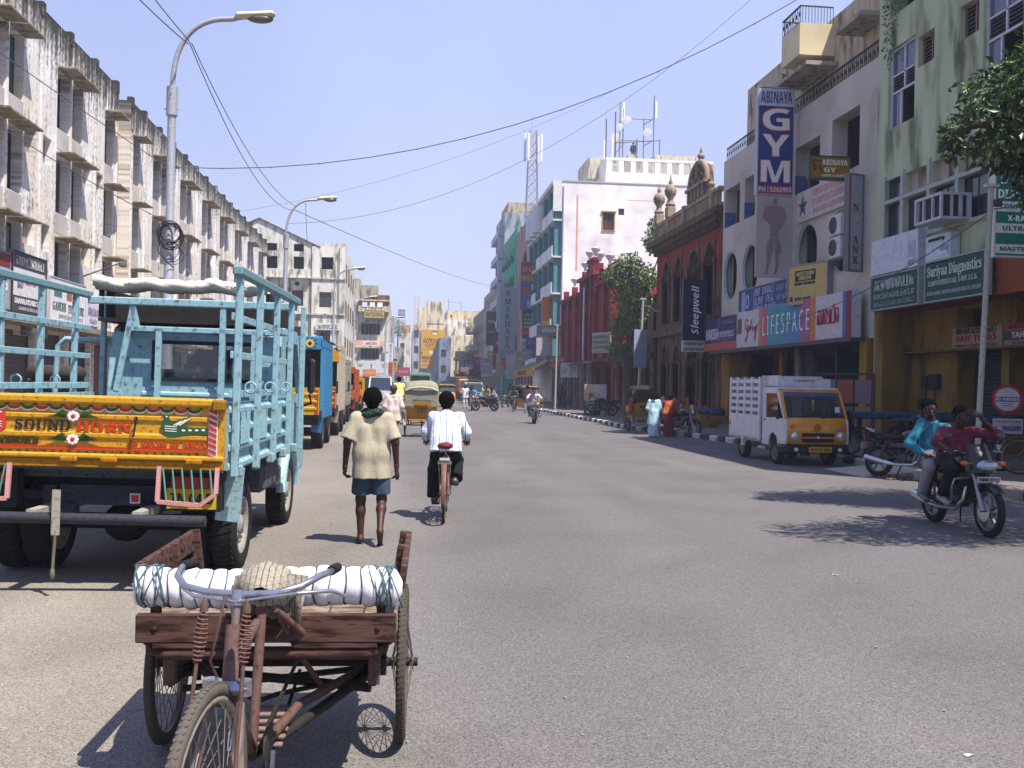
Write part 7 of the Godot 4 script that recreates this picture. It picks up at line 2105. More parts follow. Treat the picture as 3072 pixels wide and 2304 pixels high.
func bicycle(called:String,label:String,pos:Vector3,turn:float,frame:="#7a2c34",group:="")->Node3D:
	var r:=thing(called,label,"bicycle",pos,turn,group)
	var fm:=mat(frame,0.45,4)
	var ch:=mat("#9a968e",0.3,4,{"metal":0.6})
	spoked_wheel(r,Vector3(0,0.34,0.5),0.34,0.02,false,28,"#353330","#a07a60")
	spoked_wheel(r,Vector3(0,0.34,-0.62),0.34,0.02,false,28,"#353330","#a07a60")
	var b:=B.new()
	b.cyl(Vector3(0,0.30,0.05),Vector3(0,0.80,0.22),0.017).cyl(Vector3(0,0.30,0.05),Vector3(0,0.62,-0.42),0.019).cyl(Vector3(0,0.76,0.2),Vector3(0,0.76,-0.4),0.016).cyl(Vector3(0,0.58,-0.44),Vector3(0,0.84,-0.38),0.02)
	for s in [-0.05,0.05]:b.cyl(Vector3(s*0.5,0.30,0.05),Vector3(s,0.34,0.5),0.010).cyl(Vector3(s*0.5,0.76,0.2),Vector3(s,0.34,0.5),0.009)
	part(r,"frame",b,fm)
	b=B.new()
	for s in [-0.05,0.05]:b.tube([Vector3(s,0.70,-0.42),Vector3(s,0.5,-0.5),Vector3(s,0.34,-0.62)],0.012,6)
	b.cyl(Vector3(-0.05,0.7,-0.42),Vector3(0.05,0.7,-0.42),0.014)
	part(r,"fork",b,fm)
	b=B.new()
	b.cyl(Vector3(0,0.8,-0.39),Vector3(0,0.97,-0.36),0.012)
	b.tube([Vector3(-0.28,0.97,-0.12),Vector3(-0.26,0.98,-0.28),Vector3(-0.18,0.97,-0.38),Vector3(0,0.97,-0.40),Vector3(0.18,0.97,-0.38),Vector3(0.26,0.98,-0.28),Vector3(0.28,0.97,-0.12)],0.012,8)
	part(r,"handlebar",b,ch)
	for s in [-1.0,1.0]:part(r,"grip",B.new().cyl(Vector3(s*0.28,0.97,-0.2),Vector3(s*0.285,0.965,-0.09),0.017),mat("#1d1c1e",0.7,0))
	b=B.new()
	b.ball(Vector3(0,0.905,0.30),Vector3(0.105,0.045,0.09),14).ball(Vector3(0,0.905,0.18),Vector3(0.035,0.035,0.14),12)
	part(r,"saddle",b,mat("#6a2430",0.6,1))
	b=B.new()
	b.cyl(Vector3(0,0.78,0.215),Vector3(0,0.88,0.25),0.013)
	for s in [-1.0,1.0]:
		var sp:=[]
		for k in 25:sp.append(Vector3(s*0.06+0.02*cos(k*1.3),0.83+k*0.0022,0.32+0.02*sin(k*1.3)))
		b.tube(sp,0.004,5)
	part(r,"seat_post",b,ch)
	b=B.new()
	var g:=[]
	for s in [-0.028,0.0,0.028]:
		var row:=PackedVector3Array()
		for k in 13:row.append(Vector3(s,0.34+(0.375-absf(s)*0.4)*sin(-0.2+2.2*k/12.0),0.5+(0.375-absf(s)*0.4)*cos(-0.2+2.2*k/12.0)))
		g.append(row)
	b.grid(g)
	g=[]
	for s in [-0.028,0.0,0.028]:
		var row:=PackedVector3Array()
		for k in 13:row.append(Vector3(s,0.34+(0.375-absf(s)*0.4)*sin(0.4+2.2*k/12.0),-0.62+(0.375-absf(s)*0.4)*cos(0.4+2.2*k/12.0)))
		g.append(row)
	b.grid(g)
	part(r,"mudguard",b,mat("#6a4e42",0.5,4))
	b=B.new()
	b.lathe([Vector2(0,-0.005),Vector2(0.095,-0.005),Vector2(0.095,0.005),Vector2(0,0.005)],22,Basis(Vector3.BACK,PI/2),Vector3(0.045,0.30,0.05))
	b.bar(Vector3(-0.07,0.30,0.05),Vector3(-0.07,0.17,-0.05),0.02,0.012,Vector3.RIGHT).bar(Vector3(0.07,0.30,0.05),Vector3(0.07,0.43,0.15),0.02,0.012,Vector3.RIGHT)
	b.bar(Vector3(0.05,0.395,0.05),Vector3(0.05,0.375,0.5),0.006,0.012,Vector3.RIGHT).bar(Vector3(0.05,0.21,0.05),Vector3(0.05,0.31,0.5),0.006,0.012,Vector3.RIGHT)
	part(r,"crank_and_chain",b,ch)
	for e in [[-0.12,0.17,-0.05],[0.12,0.43,0.15]]:part(r,"pedal",B.new().box(Vector3(e[0],e[1],e[2]),Vector3(0.09,0.025,0.07),0.005),mat("#222224",0.8,0))
	b=B.new()
	b.bx(-0.08,0.70,0.5,0.08,0.74,0.52).cyl(Vector3(-0.07,0.72,0.5),Vector3(-0.05,0.36,0.5),0.006,-1,5).cyl(Vector3(0.07,0.72,0.5),Vector3(0.05,0.36,0.5),0.006,-1,5).bx(-0.08,0.70,0.25,0.08,0.715,0.5)
	part(r,"carrier",b,ch)
	part(r,"rear_reflector",B.new().bx(-0.06,0.745,0.515,0.06,0.775,0.53),mat("#b8b8ba",0.3,0))
	return r
func motorcycle(called:String,label:String,pos:Vector3,turn:float,group:="",cowl:=true,col:="#17181c")->Node3D:
	var r:=thing(called,label,"motorcycle",pos,turn,group)
	var blk:=mat("#1b1c20",0.4,1)
	var pnt:=mat(col,0.3,0,{"coat":0.35,"spec":0.4})
	var chm:=mat("#b4b6ba",0.18,0,{"metal":0.9})
	var ax:=Basis(Vector3.BACK,-PI/2)
	for e in [[0.62,0.30,0.05],[-0.65,0.30,0.042]]:
		var key:="mw%.2f" % e[2]
		if not KC.has(key):
			var b0:=B.new()
			b0.torus(Vector3.ZERO,e[1]-e[2],e[2],Vector3.RIGHT,40,10,1.0)
			KC[key]=amesh([[b0,mat("#222224",0.85,1)]])
			b0=B.new()
			b0.torus(Vector3.ZERO,e[1]-e[2]*1.95,0.018,Vector3.RIGHT,36,8,2.0)
			for i in 5:
				var a:=TAU*i/5
				b0.bar(Vector3(0,0.04*cos(a),0.04*sin(a)),Vector3(0,(e[1]-0.1)*cos(a+0.1),(e[1]-0.1)*sin(a+0.1)),0.03,0.035,Vector3.RIGHT,0.006)
			b0.cyl(Vector3(-0.06,0,0),Vector3(0.06,0,0),0.055,-1,14)
			KC[key+"r"]=amesh([[b0,mat("#77787c",0.35,1,{"metal":0.6})]])
			b0=B.new()
			b0.cyl(Vector3(0.065,0,0),Vector3(0.07,0,0),0.12,-1,22)
			KC[key+"d"]=amesh([[b0,chm]])
		var w:=part(r,"wheel",KC[key],null,Vector3(0,e[1],e[0]))
		part(w,"rim",KC[key+"r"])
		if e[0]<0:part(w,"brake_disc",KC[key+"d"])
	var b:=B.new()
	for s in [-0.085,0.085]:b.cyl(Vector3(s,0.30,-0.65),Vector3(s,0.84,-0.40),0.026).cyl(Vector3(s,0.30,-0.66),Vector3(s,0.5,-0.57),0.034)
	b.box(Vector3(0,0.84,-0.40),Vector3(0.22,0.05,0.07),0.015)
	part(r,"fork",b,mat("#8a8c92",0.25,0,{"metal":0.8}))
	b=B.new()
	var g:=[]
	for s in [-0.07,-0.05,0.0,0.05,0.07]:
		var row:=PackedVector3Array()
		for k in 11:
			var a:=0.35+2.0*k/10.0
			row.append(Vector3(s,0.30+(0.335-absf(s)*0.5)*sin(a),-0.65+(0.335-absf(s)*0.5)*cos(a)))
		g.append(row)
	b.grid(g)
	part(r,"front_mudguard",b,pnt)
	b=B.new()
	var rows:=[]
	for i in 10:
		var t:=i/9.0
		var row:=PackedVector3Array()
		var hw:=0.145*pow(sin(0.25+t*2.55),0.5)
		var hh:=0.13*pow(sin(0.35+t*2.3),0.5)
		for k in 12:
			var a:=TAU*k/12
			row.append(Vector3(cos(a)*hw,0.80+0.03*(1-t)+sin(a)*hh,lerpf(-0.36,0.16,t)))
		rows.append(row)
	b.grid(rows,true)
	part(r,"tank",b,pnt)
	b=B.new()
	rows=[]
	for i in 9:
		var t:=i/8.0
		var row:=PackedVector3Array()
		var y:float=[0.80,0.775,0.77,0.775,0.79,0.81,0.83,0.84,0.84][i]
		for k in 10:
			var a:=TAU*k/10
			row.append(Vector3(cos(a)*(0.13 if i<8 else 0.09),y+sin(a)*0.05*(1.0 if i>0 else 0.5),lerpf(0.1,0.86,t)))
		rows.append(row)
	b.grid(rows,true)
	part(r,"seat",b,mat("#232326",0.6,1))
	b=B.new()
	b.box(Vector3(0,0.70,0.72),Vector3(0.17,0.13,0.42),0.05,Basis(Vector3.RIGHT,-0.2)).box(Vector3(0,0.62,0.25),Vector3(0.22,0.18,0.3),0.05)
	part(r,"tail_cowl",b,pnt)
	part(r,"tail_lamp",B.new().box(Vector3(0,0.76,0.96),Vector3(0.14,0.07,0.05),0.015),mat("#8e1018",0.25,0))
	b=B.new()
	b.tube([Vector3(-0.11,0.84,0.7),Vector3(-0.11,0.92,0.9),Vector3(0.0,0.94,0.96),Vector3(0.11,0.92,0.9),Vector3(0.11,0.84,0.7)],0.013,7)
	part(r,"grab_rail",b,chm)
	b=B.new()
	b.cyl(Vector3(0,0.36,-0.1),Vector3(0,0.64,-0.2),0.08,-1,12)
	for k in 6:b.box(Vector3(0,0.47+k*0.028,-0.14-k*0.01),Vector3(0.24,0.012,0.2),0.004)
	b.box(Vector3(0,0.38,0.05),Vector3(0.26,0.2,0.34),0.06)
	b.cyl(Vector3(-0.15,0.37,0.08),Vector3(0.15,0.37,0.08),0.09,-1,14)
	part(r,"engine",b,mat("#3c3d42",0.4,4,{"metal":0.5}))
	b=B.new()
	b.bar(Vector3(0,0.8,-0.38),Vector3(0,0.4,-0.22),0.05,0.05).bar(Vector3(0,0.82,-0.34),Vector3(0,0.68,0.5),0.05,0.05)
	for s in [-0.1,0.1]:b.bar(Vector3(s,0.42,0.12),Vector3(s,0.30,0.64),0.03,0.05,Vector3.RIGHT).cyl(Vector3(s*1.2,0.34,0.55),Vector3(s*1.1,0.7,0.42),0.025).bar(Vector3(s,0.40,0.2),Vector3(s*1.1,0.7,0.75),0.02,0.02)
	b.cyl(Vector3(-0.26,0.32,0.1),Vector3(0.26,0.32,0.1),0.013).cyl(Vector3(-0.22,0.36,0.45),Vector3(0.22,0.36,0.45),0.012)
	b.bar(Vector3(-0.12,0.3,0.2),Vector3(-0.2,0.05,0.35),0.02,0.02)
	part(r,"frame",b,blk)
	b=B.new()
	b.tube([Vector3(0.07,0.55,-0.25),Vector3(0.12,0.4,-0.3),Vector3(0.14,0.27,-0.15),Vector3(0.15,0.25,0.2)],0.022,8)
	b.tube([Vector3(0.15,0.25,0.2),Vector3(0.165,0.27,0.35),Vector3(0.175,0.36,0.82)],[0.025,0.046,0.05],12)
	part(r,"exhaust",b,chm)
	b=B.new()
	b.tube([Vector3(-0.36,0.96,-0.2),Vector3(-0.26,0.99,-0.29),Vector3(-0.12,0.93,-0.36),Vector3(0.12,0.93,-0.36),Vector3(0.26,0.99,-0.29),Vector3(0.36,0.96,-0.2)],0.013,8)
	part(r,"handlebar",b,blk)
	for s in [-1.0,1.0]:
		part(r,"grip",B.new().cyl(Vector3(s*0.28,0.982,-0.275),Vector3(s*0.37,0.955,-0.19),0.019),mat("#151517",0.8,0))
		part(r,"lever",B.new().cyl(Vector3(s*0.22,0.975,-0.33),Vector3(s*0.36,0.96,-0.27),0.007,-1,5),chm)
		part(r,"mirror",B.new().tube([Vector3(s*0.24,0.98,-0.3),Vector3(s*0.3,1.12,-0.3)],0.007,5).ball(Vector3(s*0.33,1.15,-0.3),Vector3(0.06,0.04,0.015),10),mat("#2a2b30",0.2,0))
		part(r,"indicator",B.new().cyl(Vector3(s*0.1,0.84,-0.5),Vector3(s*0.2,0.84,-0.5),0.01,-1,5).ball(Vector3(s*0.23,0.84,-0.5),Vector3(0.05,0.03,0.03),10),mat("#b8541a",0.3,0))
	b=B.new()
	if cowl:
		rows=[]
		for i in 7:
			var t:=i/6.0
			var row:=PackedVector3Array()
			for k in 9:
				var a:=PI*k/8-PI/2
				row.append(Vector3(sin(a)*lerpf(0.18,0.12,t),lerpf(0.74,1.06,t)+0.0,-0.44-cos(a)*lerpf(0.2,0.08,t)+0.1*t))
			rows.append(row)
		b.grid(rows)
		part(r,"cowl",b,pnt)
		b=B.new()
		b.ball(Vector3(0,0.815,-0.585),Vector3(0.13,0.07,0.055),14)
	else:
		b.ball(Vector3(0,0.83,-0.52),Vector3(0.1,0.1,0.08),14)
	part(r,"headlight",b,mat("#9aa3aa",0.08,0,{"metal":0.7}))
	plate(r,"TN09 5712",Vector3(0,0.66,-0.63),180,0.28,0.07,"#a9a9a4")
	plate(r,"TN 09",Vector3(0,0.58,0.98),0,0.2,0.14,"#b4b4b0")
	b=B.new()
	for s in [-1.0,1.0]:b.tube([Vector3(s*0.05,0.66,-0.3),Vector3(s*0.26,0.64,-0.34),Vector3(s*0.28,0.55,-0.33),Vector3(s*0.22,0.32,-0.2),Vector3(s*0.06,0.3,-0.1)],0.014,7)
	part(r,"crash_guard",b,mat("#8c8e92",0.3,0,{"metal":0.7}))
	b=B.new()
	b.grid([PackedVector3Array([Vector3(-0.06,0.62,0.75),Vector3(0,0.63,0.75),Vector3(0.06,0.62,0.75)]),PackedVector3Array([Vector3(-0.06,0.5,0.93),Vector3(0,0.51,0.95),Vector3(0.06,0.5,0.93)]),PackedVector3Array([Vector3(-0.06,0.34,0.97),Vector3(0,0.35,1.0),Vector3(0.06,0.34,0.97)])])
	part(r,"rear_mudguard",b,blk)
	return r
func bikes()->void:
	bicycle("bicycle","old bicycle with a dark red saddle ridden by the man in the checked shirt",Vector3(0.56,0,-12.35),-4)
	var m:=motorcycle("motorcycle","black motorcycle with a silver headlamp carrying two men at the right",Vector3(6.78,0,-11.5),176.5)
	m.rotation_degrees=Vector3(0,178,0)
	var p:=motorcycle("motorcycle","black motorcycle leaning on its stand behind the two riders at the right kerb",Vector3(9.5,0.02,-17.9),205,"",false)
	p.rotation_degrees=Vector3(0,212,8)
	var g:="motorcycles standing in the distance"
	dup(p,"motorcycle parked tail outwards beside the woman in the orange sari",Vector3(9.45,0,-33.2),-150,g).rotation_degrees.z=6
	dup(p,"motorcycle carrying the man in the pale mauve shirt",Vector3(5.75,0,-43.2),176)
	dup(p,"motorcycle carrying the bearded man in blue far down the street",Vector3(4.4,0,-62.6),174)
	dup(p,"motorcycle with a silver exhaust leaning at the far right kerb beside the cyclist in green",Vector3(5.2,0,-62.0),60,g).rotation_degrees.z=7
	dup(p,"dark motorcycle parked among others before the far shops",Vector3(6.6,0,-74.0),150,g).rotation_degrees.z=7
	dup(p,"second dark motorcycle parked among others before the far shops",Vector3(7.6,0,-73.0),155,g).rotation_degrees.z=7
	dup(p,"scooter sized motorcycle on the right pavement near the green bin",Vector3(10.4,0.14,-51.5),100,g).rotation_degrees.z=7
	dup(p,"motorcycle parked on the left pavement behind the blue tailgate",Vector3(-4.6,0.1,-11.6),30,g).rotation_degrees.z=8
	dup(p,"motorcycle seen under the left corner of the yellow tailgate",Vector3(-4.75,0.1,-10.2),60,g).rotation_degrees.z=8
	bicycle("bicycle","bicycle ridden by the far cyclist in a green shirt",Vector3(6.8,0,-60.6),178,"#2c2c30","far bicycles")
	bicycle("bicycle","bicycle ridden by the far cyclist with a pale basket",Vector3(6.2,0,-73.0),172,"#2c2c30","far bicycles")
	bicycle("bicycle","bicycle at the right edge of the picture on the pavement by the no parking sign",Vector3(12.2,0.14,-17.5),60,"#3a3028","")
func steer(o:Node3D)->void:
	var x:=Transform3D(Basis(Vector3.UP,-0.14),Vector3(0,0,-1.34))*Transform3D(Basis(),Vector3(0,0,1.34))
	o.transform=x*o.transform
func cargo_tricycle()->void:
	var r:=thing("cargo_tricycle","brown wooden cargo tricycle with a white padded roll across its bed, in the foreground","cargo tricycle",Vector3(-0.5,0,-4.69),178.4)
	var wood:=mat("#553f3a",0.85,3)
	var iron:=mat("#5c4640",0.6,4)
	var dark:=mat("#2c2826",0.6,4)
	var chm:=mat("#a9acb4",0.22,4,{"metal":0.85})
	spoked_wheel(r,Vector3(0.53,0.355,0),0.355,0.024,true,36,"#4a4540","#6a5e54")
	spoked_wheel(r,Vector3(-0.53,0.355,0),0.355,0.024,true,36,"#4a4540","#6a5e54")
	steer(spoked_wheel(r,Vector3(0,0.355,-1.55),0.355,0.024,true,36,"#57524c","#9a9288"))
	var b:=B.new()
	b.cyl(Vector3(-0.6,0.355,0),Vector3(0.6,0.355,0),0.02,-1,12)
	part(r,"axle",b,dark)
	for s in [-1.0,1.0]:
		b=B.new()
		for k in 4:b.tube([Vector3(s*0.42,0.38+k*0.022,-0.42+k*0.06),Vector3(s*0.42,0.33+k*0.022,0.0),Vector3(s*0.42,0.38+k*0.022,0.42-k*0.06)],0.013,6)
		b.bx(s*0.42-0.035,0.3,-0.03,s*0.42+0.035,0.44,0.03)
		part(r,"leaf_spring",b,dark)
		parts(r,"spring_hanger",B.new().bx(s*0.42-0.025,0.38,-0.44,s*0.42+0.025,0.62,-0.40,0.004).bx(s*0.42-0.025,0.38,0.40,s*0.42+0.025,0.62,0.44,0.004),iron)
		for k in 3:part(r,"bolt",B.new().cyl(Vector3(s*(0.30+0.05*k),0.27,0.02),Vector3(s*(0.30+0.05*k),0.45,0.02),0.012,-1,6),dark)
	for s in [-1.0,1.0]:
		part(r,"bed_beam",B.new().bx(s*0.47-0.03,0.575,-0.55,s*0.47+0.03,0.64,0.45,0.008),wood)
	b=B.new()
	for i in 7:part(r,"bed_plank",B.new().box(Vector3(-0.44+i*0.147,0.655,-0.06),Vector3(0.143,0.026,1.02),0.005),mat(["#84786c","#7c7064","#8a7c70"][i % 3],0.9,3))
	part(r,"front_board",B.new().box(Vector3(0,0.655,-0.585),Vector3(1.03,0.115,0.035),0.006),wood)
	b=B.new()
	b.tube([Vector3(-0.47,0.62,-0.53),Vector3(-0.46,0.565,-0.56),Vector3(-0.4,0.55,-0.57),Vector3(0.4,0.55,-0.57),Vector3(0.46,0.565,-0.56),Vector3(0.47,0.62,-0.53)],0.028,6)
	part(r,"front_rail",b,wood)
	parts(r,"lower_batten",B.new().bx(-0.44,0.575,-0.60,-0.1,0.6,-0.57,0.004).bx(0.08,0.575,-0.60,0.45,0.6,-0.57,0.004),wood)
	for s in [-1.0,1.0]:
		part(r,"side_board",B.new().box(Vector3(s*0.535,0.845,-0.02),Vector3(0.03,0.10,0.96),0.006,Basis(Vector3.BACK,-s*0.12)),wood)
		part(r,"side_board",B.new().box(Vector3(s*0.515,0.725,0.25),Vector3(0.03,0.08,0.42),0.006,Basis(Vector3.BACK,-s*0.12)),wood)
		for z in [0.0,0.42]:part(r,"corner_post",B.new().bar(Vector3(s*0.485,0.62,z),Vector3(s*0.52,0.9,z),0.03,0.045,Vector3.RIGHT,0.005),wood)
		part(r,"front_post",B.new().bar(Vector3(s*0.45,0.64,-0.54),Vector3(s*0.45,0.78,-0.54),0.04,0.035,Vector3.RIGHT),wood)
		for k in 5:part(r,"bolt",B.new().ball(Vector3(s*0.44,0.655,-0.605),Vector3(0.012,0.012,0.006),8) if k==0 else B.new().ball(Vector3(s*0.518,0.845,-0.5+k*0.22),Vector3(0.006,0.012,0.012),8),dark)
	b=B.new()
	var rows:=[]
	var cuts:=[0.0,0.045,0.10,0.155,0.215,0.275,0.33,0.40,0.47,0.54,0.60,0.66,0.715,0.77,0.82,0.87,0.915,0.96,1.0]
	for i in cuts.size()-1:
		for k in 5:
			var t:float=lerpf(cuts[i],cuts[i+1],k/5.0)
			var bulge:=pow(sin(PI*(k+0.02)/5.0),0.35)
			var rr:=0.071+0.010*bulge+0.003*sin(i*4.0)
			if i==0:rr*=0.35+0.65*sin(PI*0.5*k/5.0)
			var row:=PackedVector3Array()
			for j in 18:
				var a:=TAU*j/18
				row.append(Vector3(lerpf(-0.535,0.535,t),0.805+0.008*sin(t*7.0)+sin(a)*rr*(1.0+0.02*sin(j*2.0+i)),-0.52+cos(a)*rr))
			rows.append(row)
	var last:=PackedVector3Array()
	for j in 18:last.append(Vector3(0.54,0.81,-0.52)+Vector3(0,sin(TAU*j/18),cos(TAU*j/18))*0.02)
	rows.append(last)
	b.grid(rows,true)
	var roll:=part(r,"padded_roll",b,mat("#dcd9de",0.7,1,{"s":3.0,"rim":0.4}))
	for i in range(1,cuts.size()-1):
		if i>6 and i<9:continue
		var x:float=lerpf(-0.535,0.535,cuts[i])
		var lp:=[]
		for j in 16:lp.append(Vector3(x+0.006*sin(j+i),0.805+0.008*sin(cuts[i]*7.0)+sin(TAU*j/16)*0.0755,-0.52+cos(TAU*j/16)*0.0755))
		part(roll,"cord",B.new().tube(lp,0.0035,5,true),mat("#3c4a50",0.8,0))
	for s in [-1.0,1.0]:
		b=B.new()
		for k in 7:
			var lp:=[]
			for j in 14:
				var a:=TAU*j/14
				lp.append(Vector3(s*(0.43+0.012*k)+0.035*sin(a+k*1.1),0.81+sin(a)*0.086,-0.52+cos(a)*0.086))
			b.tube(lp,0.003,4,true)
		part(roll,"cord_lashing",b,mat("#4c666a",0.8,0))
	b=B.new()
	rows=[]
	for i in 12:
		var t:=i/11.0
		var row:=PackedVector3Array()
		for j in 18:
			var a:=TAU*j/18
			var rr:float=(0.03+0.07*sin(PI*minf(t*1.15,1.0)))*(1.0+0.10*sin(j*3.0+i*1.9))
			row.append(Vector3(cos(a)*rr*1.15,0.83+sin(a)*rr*0.95,-0.78+0.32*t))
		rows.append(row)
	b.grid(rows,true)
	part(r,"wrapped_saddle",b,stripe_mat())
	b=B.new()
	rows=[]
	for i in 7:
		var t:=i/6.0
		var row:=PackedVector3Array()
		for j in 9:row.append(Vector3(-0.16+0.036*j+0.02*t,0.89-0.17*t-0.02*absf(j-4)/4.0,-0.61-0.05*sin(j*1.9+t*2.0)*t-0.03*t))
		rows.append(row)
	b.grid(rows)
	part(r,"hanging_cloth",b,stripe_mat())
	b=B.new()
	b.cyl(Vector3(0,0.60,-1.36),Vector3(0,0.84,-1.30),0.026)
	part(r,"head_tube",b,mat("#6a5450",0.5,4))
	b=B.new()
	b.cyl(Vector3(0,0.70,-1.33),Vector3(0,0.74,-0.86),0.018).cyl(Vector3(0,0.62,-1.34),Vector3(0,0.29,-0.92),0.022).cyl(Vector3(0,0.27,-0.9),Vector3(0,0.8,-0.72),0.019)
	for s in [-1.0,1.0]:
		b.cyl(Vector3(s*0.03,0.78,-0.73),Vector3(s*0.17,0.6,-0.56),0.014).tube([Vector3(s*0.04,0.29,-0.88),Vector3(s*0.12,0.32,-0.5),Vector3(s*0.40,0.36,-0.03)],0.02,8)
		b.tube([Vector3(s*0.05,0.76,-0.72),Vector3(s*0.12,0.5,-0.45),Vector3(s*0.2,0.33,-0.32),Vector3(s*0.26,0.34,-0.25)],0.013,7)
	part(r,"cycle_frame",b,iron)
	b=B.new()
	b.cyl(Vector3(-0.4,0.32,-0.28),Vector3(0.4,0.35,-0.1),0.02).cyl(Vector3(0.4,0.32,-0.28),Vector3(-0.4,0.36,-0.1),0.014)
	b.tube([Vector3(-0.46,0.36,0),Vector3(-0.1,0.25,-0.6),Vector3(0.0,0.26,-0.9)],0.022,8)
	b.tube([Vector3(0.3,0.33,-0.2),Vector3(0.15,0.3,-0.28),Vector3(0.08,0.27,-0.3),Vector3(0.0,0.3,-0.3),Vector3(-0.1,0.31,-0.26),Vector3(-0.3,0.33,-0.2)],0.011,6)
	part(r,"stay_bar",b,dark)
	b=B.new()
	b.lathe([Vector2(0,-0.005),Vector2(0.1,-0.005),Vector2(0.1,0.005),Vector2(0,0.005)],26,Basis(Vector3.BACK,PI/2),Vector3(-0.06,0.28,-0.91))
	for y in [0.38,0.2]:b.bar(Vector3(-0.06,y,-0.91),Vector3(-0.06,0.355+(y-0.29)*0.4,0.0),0.008,0.014,Vector3.RIGHT)
	part(r,"chain",b,dark)
	b=B.new()
	b.bar(Vector3(-0.08,0.28,-0.91),Vector3(-0.08,0.12,-0.97),0.025,0.014,Vector3.RIGHT).bar(Vector3(0.08,0.28,-0.91),Vector3(0.08,0.44,-0.85),0.025,0.014,Vector3.RIGHT)
	parts(r,"crank",b,chm)
	for e in [[-0.14,0.11,-0.97],[0.14,0.45,-0.85]]:part(r,"pedal",B.new().box(Vector3(e[0],e[1],e[2]),Vector3(0.1,0.03,0.08),0.006),mat("#2c2826",0.8,4))
	for i in 6:part(r,"foot_rung",B.new().box(Vector3(-0.02,0.27+i*0.004,-0.82+i*0.075),Vector3(0.16,0.012,0.03),0.003),mat("#7a6660",0.6,4))
	b=B.new()
	for s in [-1.0,1.0]:b.tube([Vector3(s*0.045,0.64,-1.37),Vector3(s*0.06,0.5,-1.42),Vector3(s*0.06,0.355,-1.55)],0.015,8)
	b.cyl(Vector3(0,0.62,-1.365),Vector3(0,0.93,-1.28),0.013)
	steer(part(r,"fork",b,mat("#6d605c",0.4,4)))
	b=B.new()
	b.box(Vector3(0,0.655,-1.37),Vector3(0.15,0.045,0.075),0.02)
	for s in [-1.0,1.0]:b.cyl(Vector3(s*0.055,0.63,-1.37),Vector3(s*0.055,0.68,-1.37),0.026,-1,12)
	steer(part(r,"fork_crown",b,chm))
	for s in [-1.0,1.0]:
		var sp:=part(r,"sprung_stay",B.new().cyl(Vector3(s*0.085,0.355,-1.55),Vector3(s*0.075,0.76,-1.44),0.007,-1,6).cyl(Vector3(s*0.075,0.76,-1.44),Vector3(s*0.07,0.92,-1.40),0.006,-1,6),iron)
		var hp:=[]
		for k in 90:
			var t:=k/89.0
			var rr:=0.012+0.008*sin(PI*t)
			hp.append(Vector3(s*0.075,0.75,-1.44).lerp(Vector3(s*0.07,0.9,-1.405),t)+Vector3(cos(t*TAU*11)*rr,0,sin(t*TAU*11)*rr))
		part(sp,"coil_spring",B.new().tube(hp,0.0035,5),mat("#6a4c44",0.5,4))
		steer(sp)
		part(sp,"spring_cap",B.new().lathe([Vector2(0.014,0),Vector2(0.012,0.02),Vector2(0.0,0.045)],10,Basis(),Vector3(s*0.07,0.905,-1.402)),iron)
	b=B.new()
	b.tube([Vector3(-0.27,0.985,-1.02),Vector3(-0.275,0.99,-1.1),Vector3(-0.25,0.985,-1.17),Vector3(-0.2,0.96,-1.24),Vector3(-0.12,0.94,-1.27),Vector3(0,0.935,-1.28),Vector3(0.12,0.94,-1.27),Vector3(0.2,0.95,-1.24),Vector3(0.25,0.97,-1.17),Vector3(0.26,0.99,-1.1),Vector3(0.24,0.99,-1.04)],0.0125,10)
	b.cyl(Vector3(0,0.9,-1.285),Vector3(0,0.95,-1.275),0.022)
	steer(part(r,"handlebar",b,chm))
	for e in [[-0.27,0.985,-1.02,-0.273,0.992,-1.11],[0.24,0.99,-1.04,0.262,0.99,-1.10]]:steer(part(r,"grip",B.new().cyl(Vector3(e[0],e[1],e[2]+0.01),Vector3(e[3],e[4],e[5]),0.018),mat("#1c1c1e",0.7,0)))
	b=B.new()
	b.tube([Vector3(-0.2,0.945,-1.28),Vector3(0.0,0.915,-1.3),Vector3(0.15,0.93,-1.29),Vector3(0.2,0.94,-1.24)],0.006,6).tube([Vector3(-0.2,0.945,-1.28),Vector3(-0.3,0.945,-1.22),Vector3(-0.34,0.92,-1.18)],0.007,6)
	steer(part(r,"brake_lever",b,chm))
	b=B.new()
	b.tube([Vector3(0.03,0.93,-1.3),Vector3(0.05,0.75,-1.42),Vector3(0.03,0.55,-1.2)],0.005,5)
	part(r,"brake_rod",b,iron)
func stripe_mat()->StandardMaterial3D:
	if MC.has("stripe"):return MC["stripe"]
	var im:=Image.create(64,64,false,Image.FORMAT_RGB8)
	for y in 64:
		for x in 64:
			var c:=Color("#8f877a")
			if x % 16<3:c=Color("#4a443c")
			elif y % 16<2:c=Color("#6a6256")
			im.set_pixel(x,y,c)
	var m:=StandardMaterial3D.new()
	m.albedo_texture=ImageTexture.create_from_image(im)
	m.uv1_triplanar=true
	m.uv1_scale=Vector3.ONE*11.0
	m.roughness=0.9
	MC["stripe"]=m
	return m
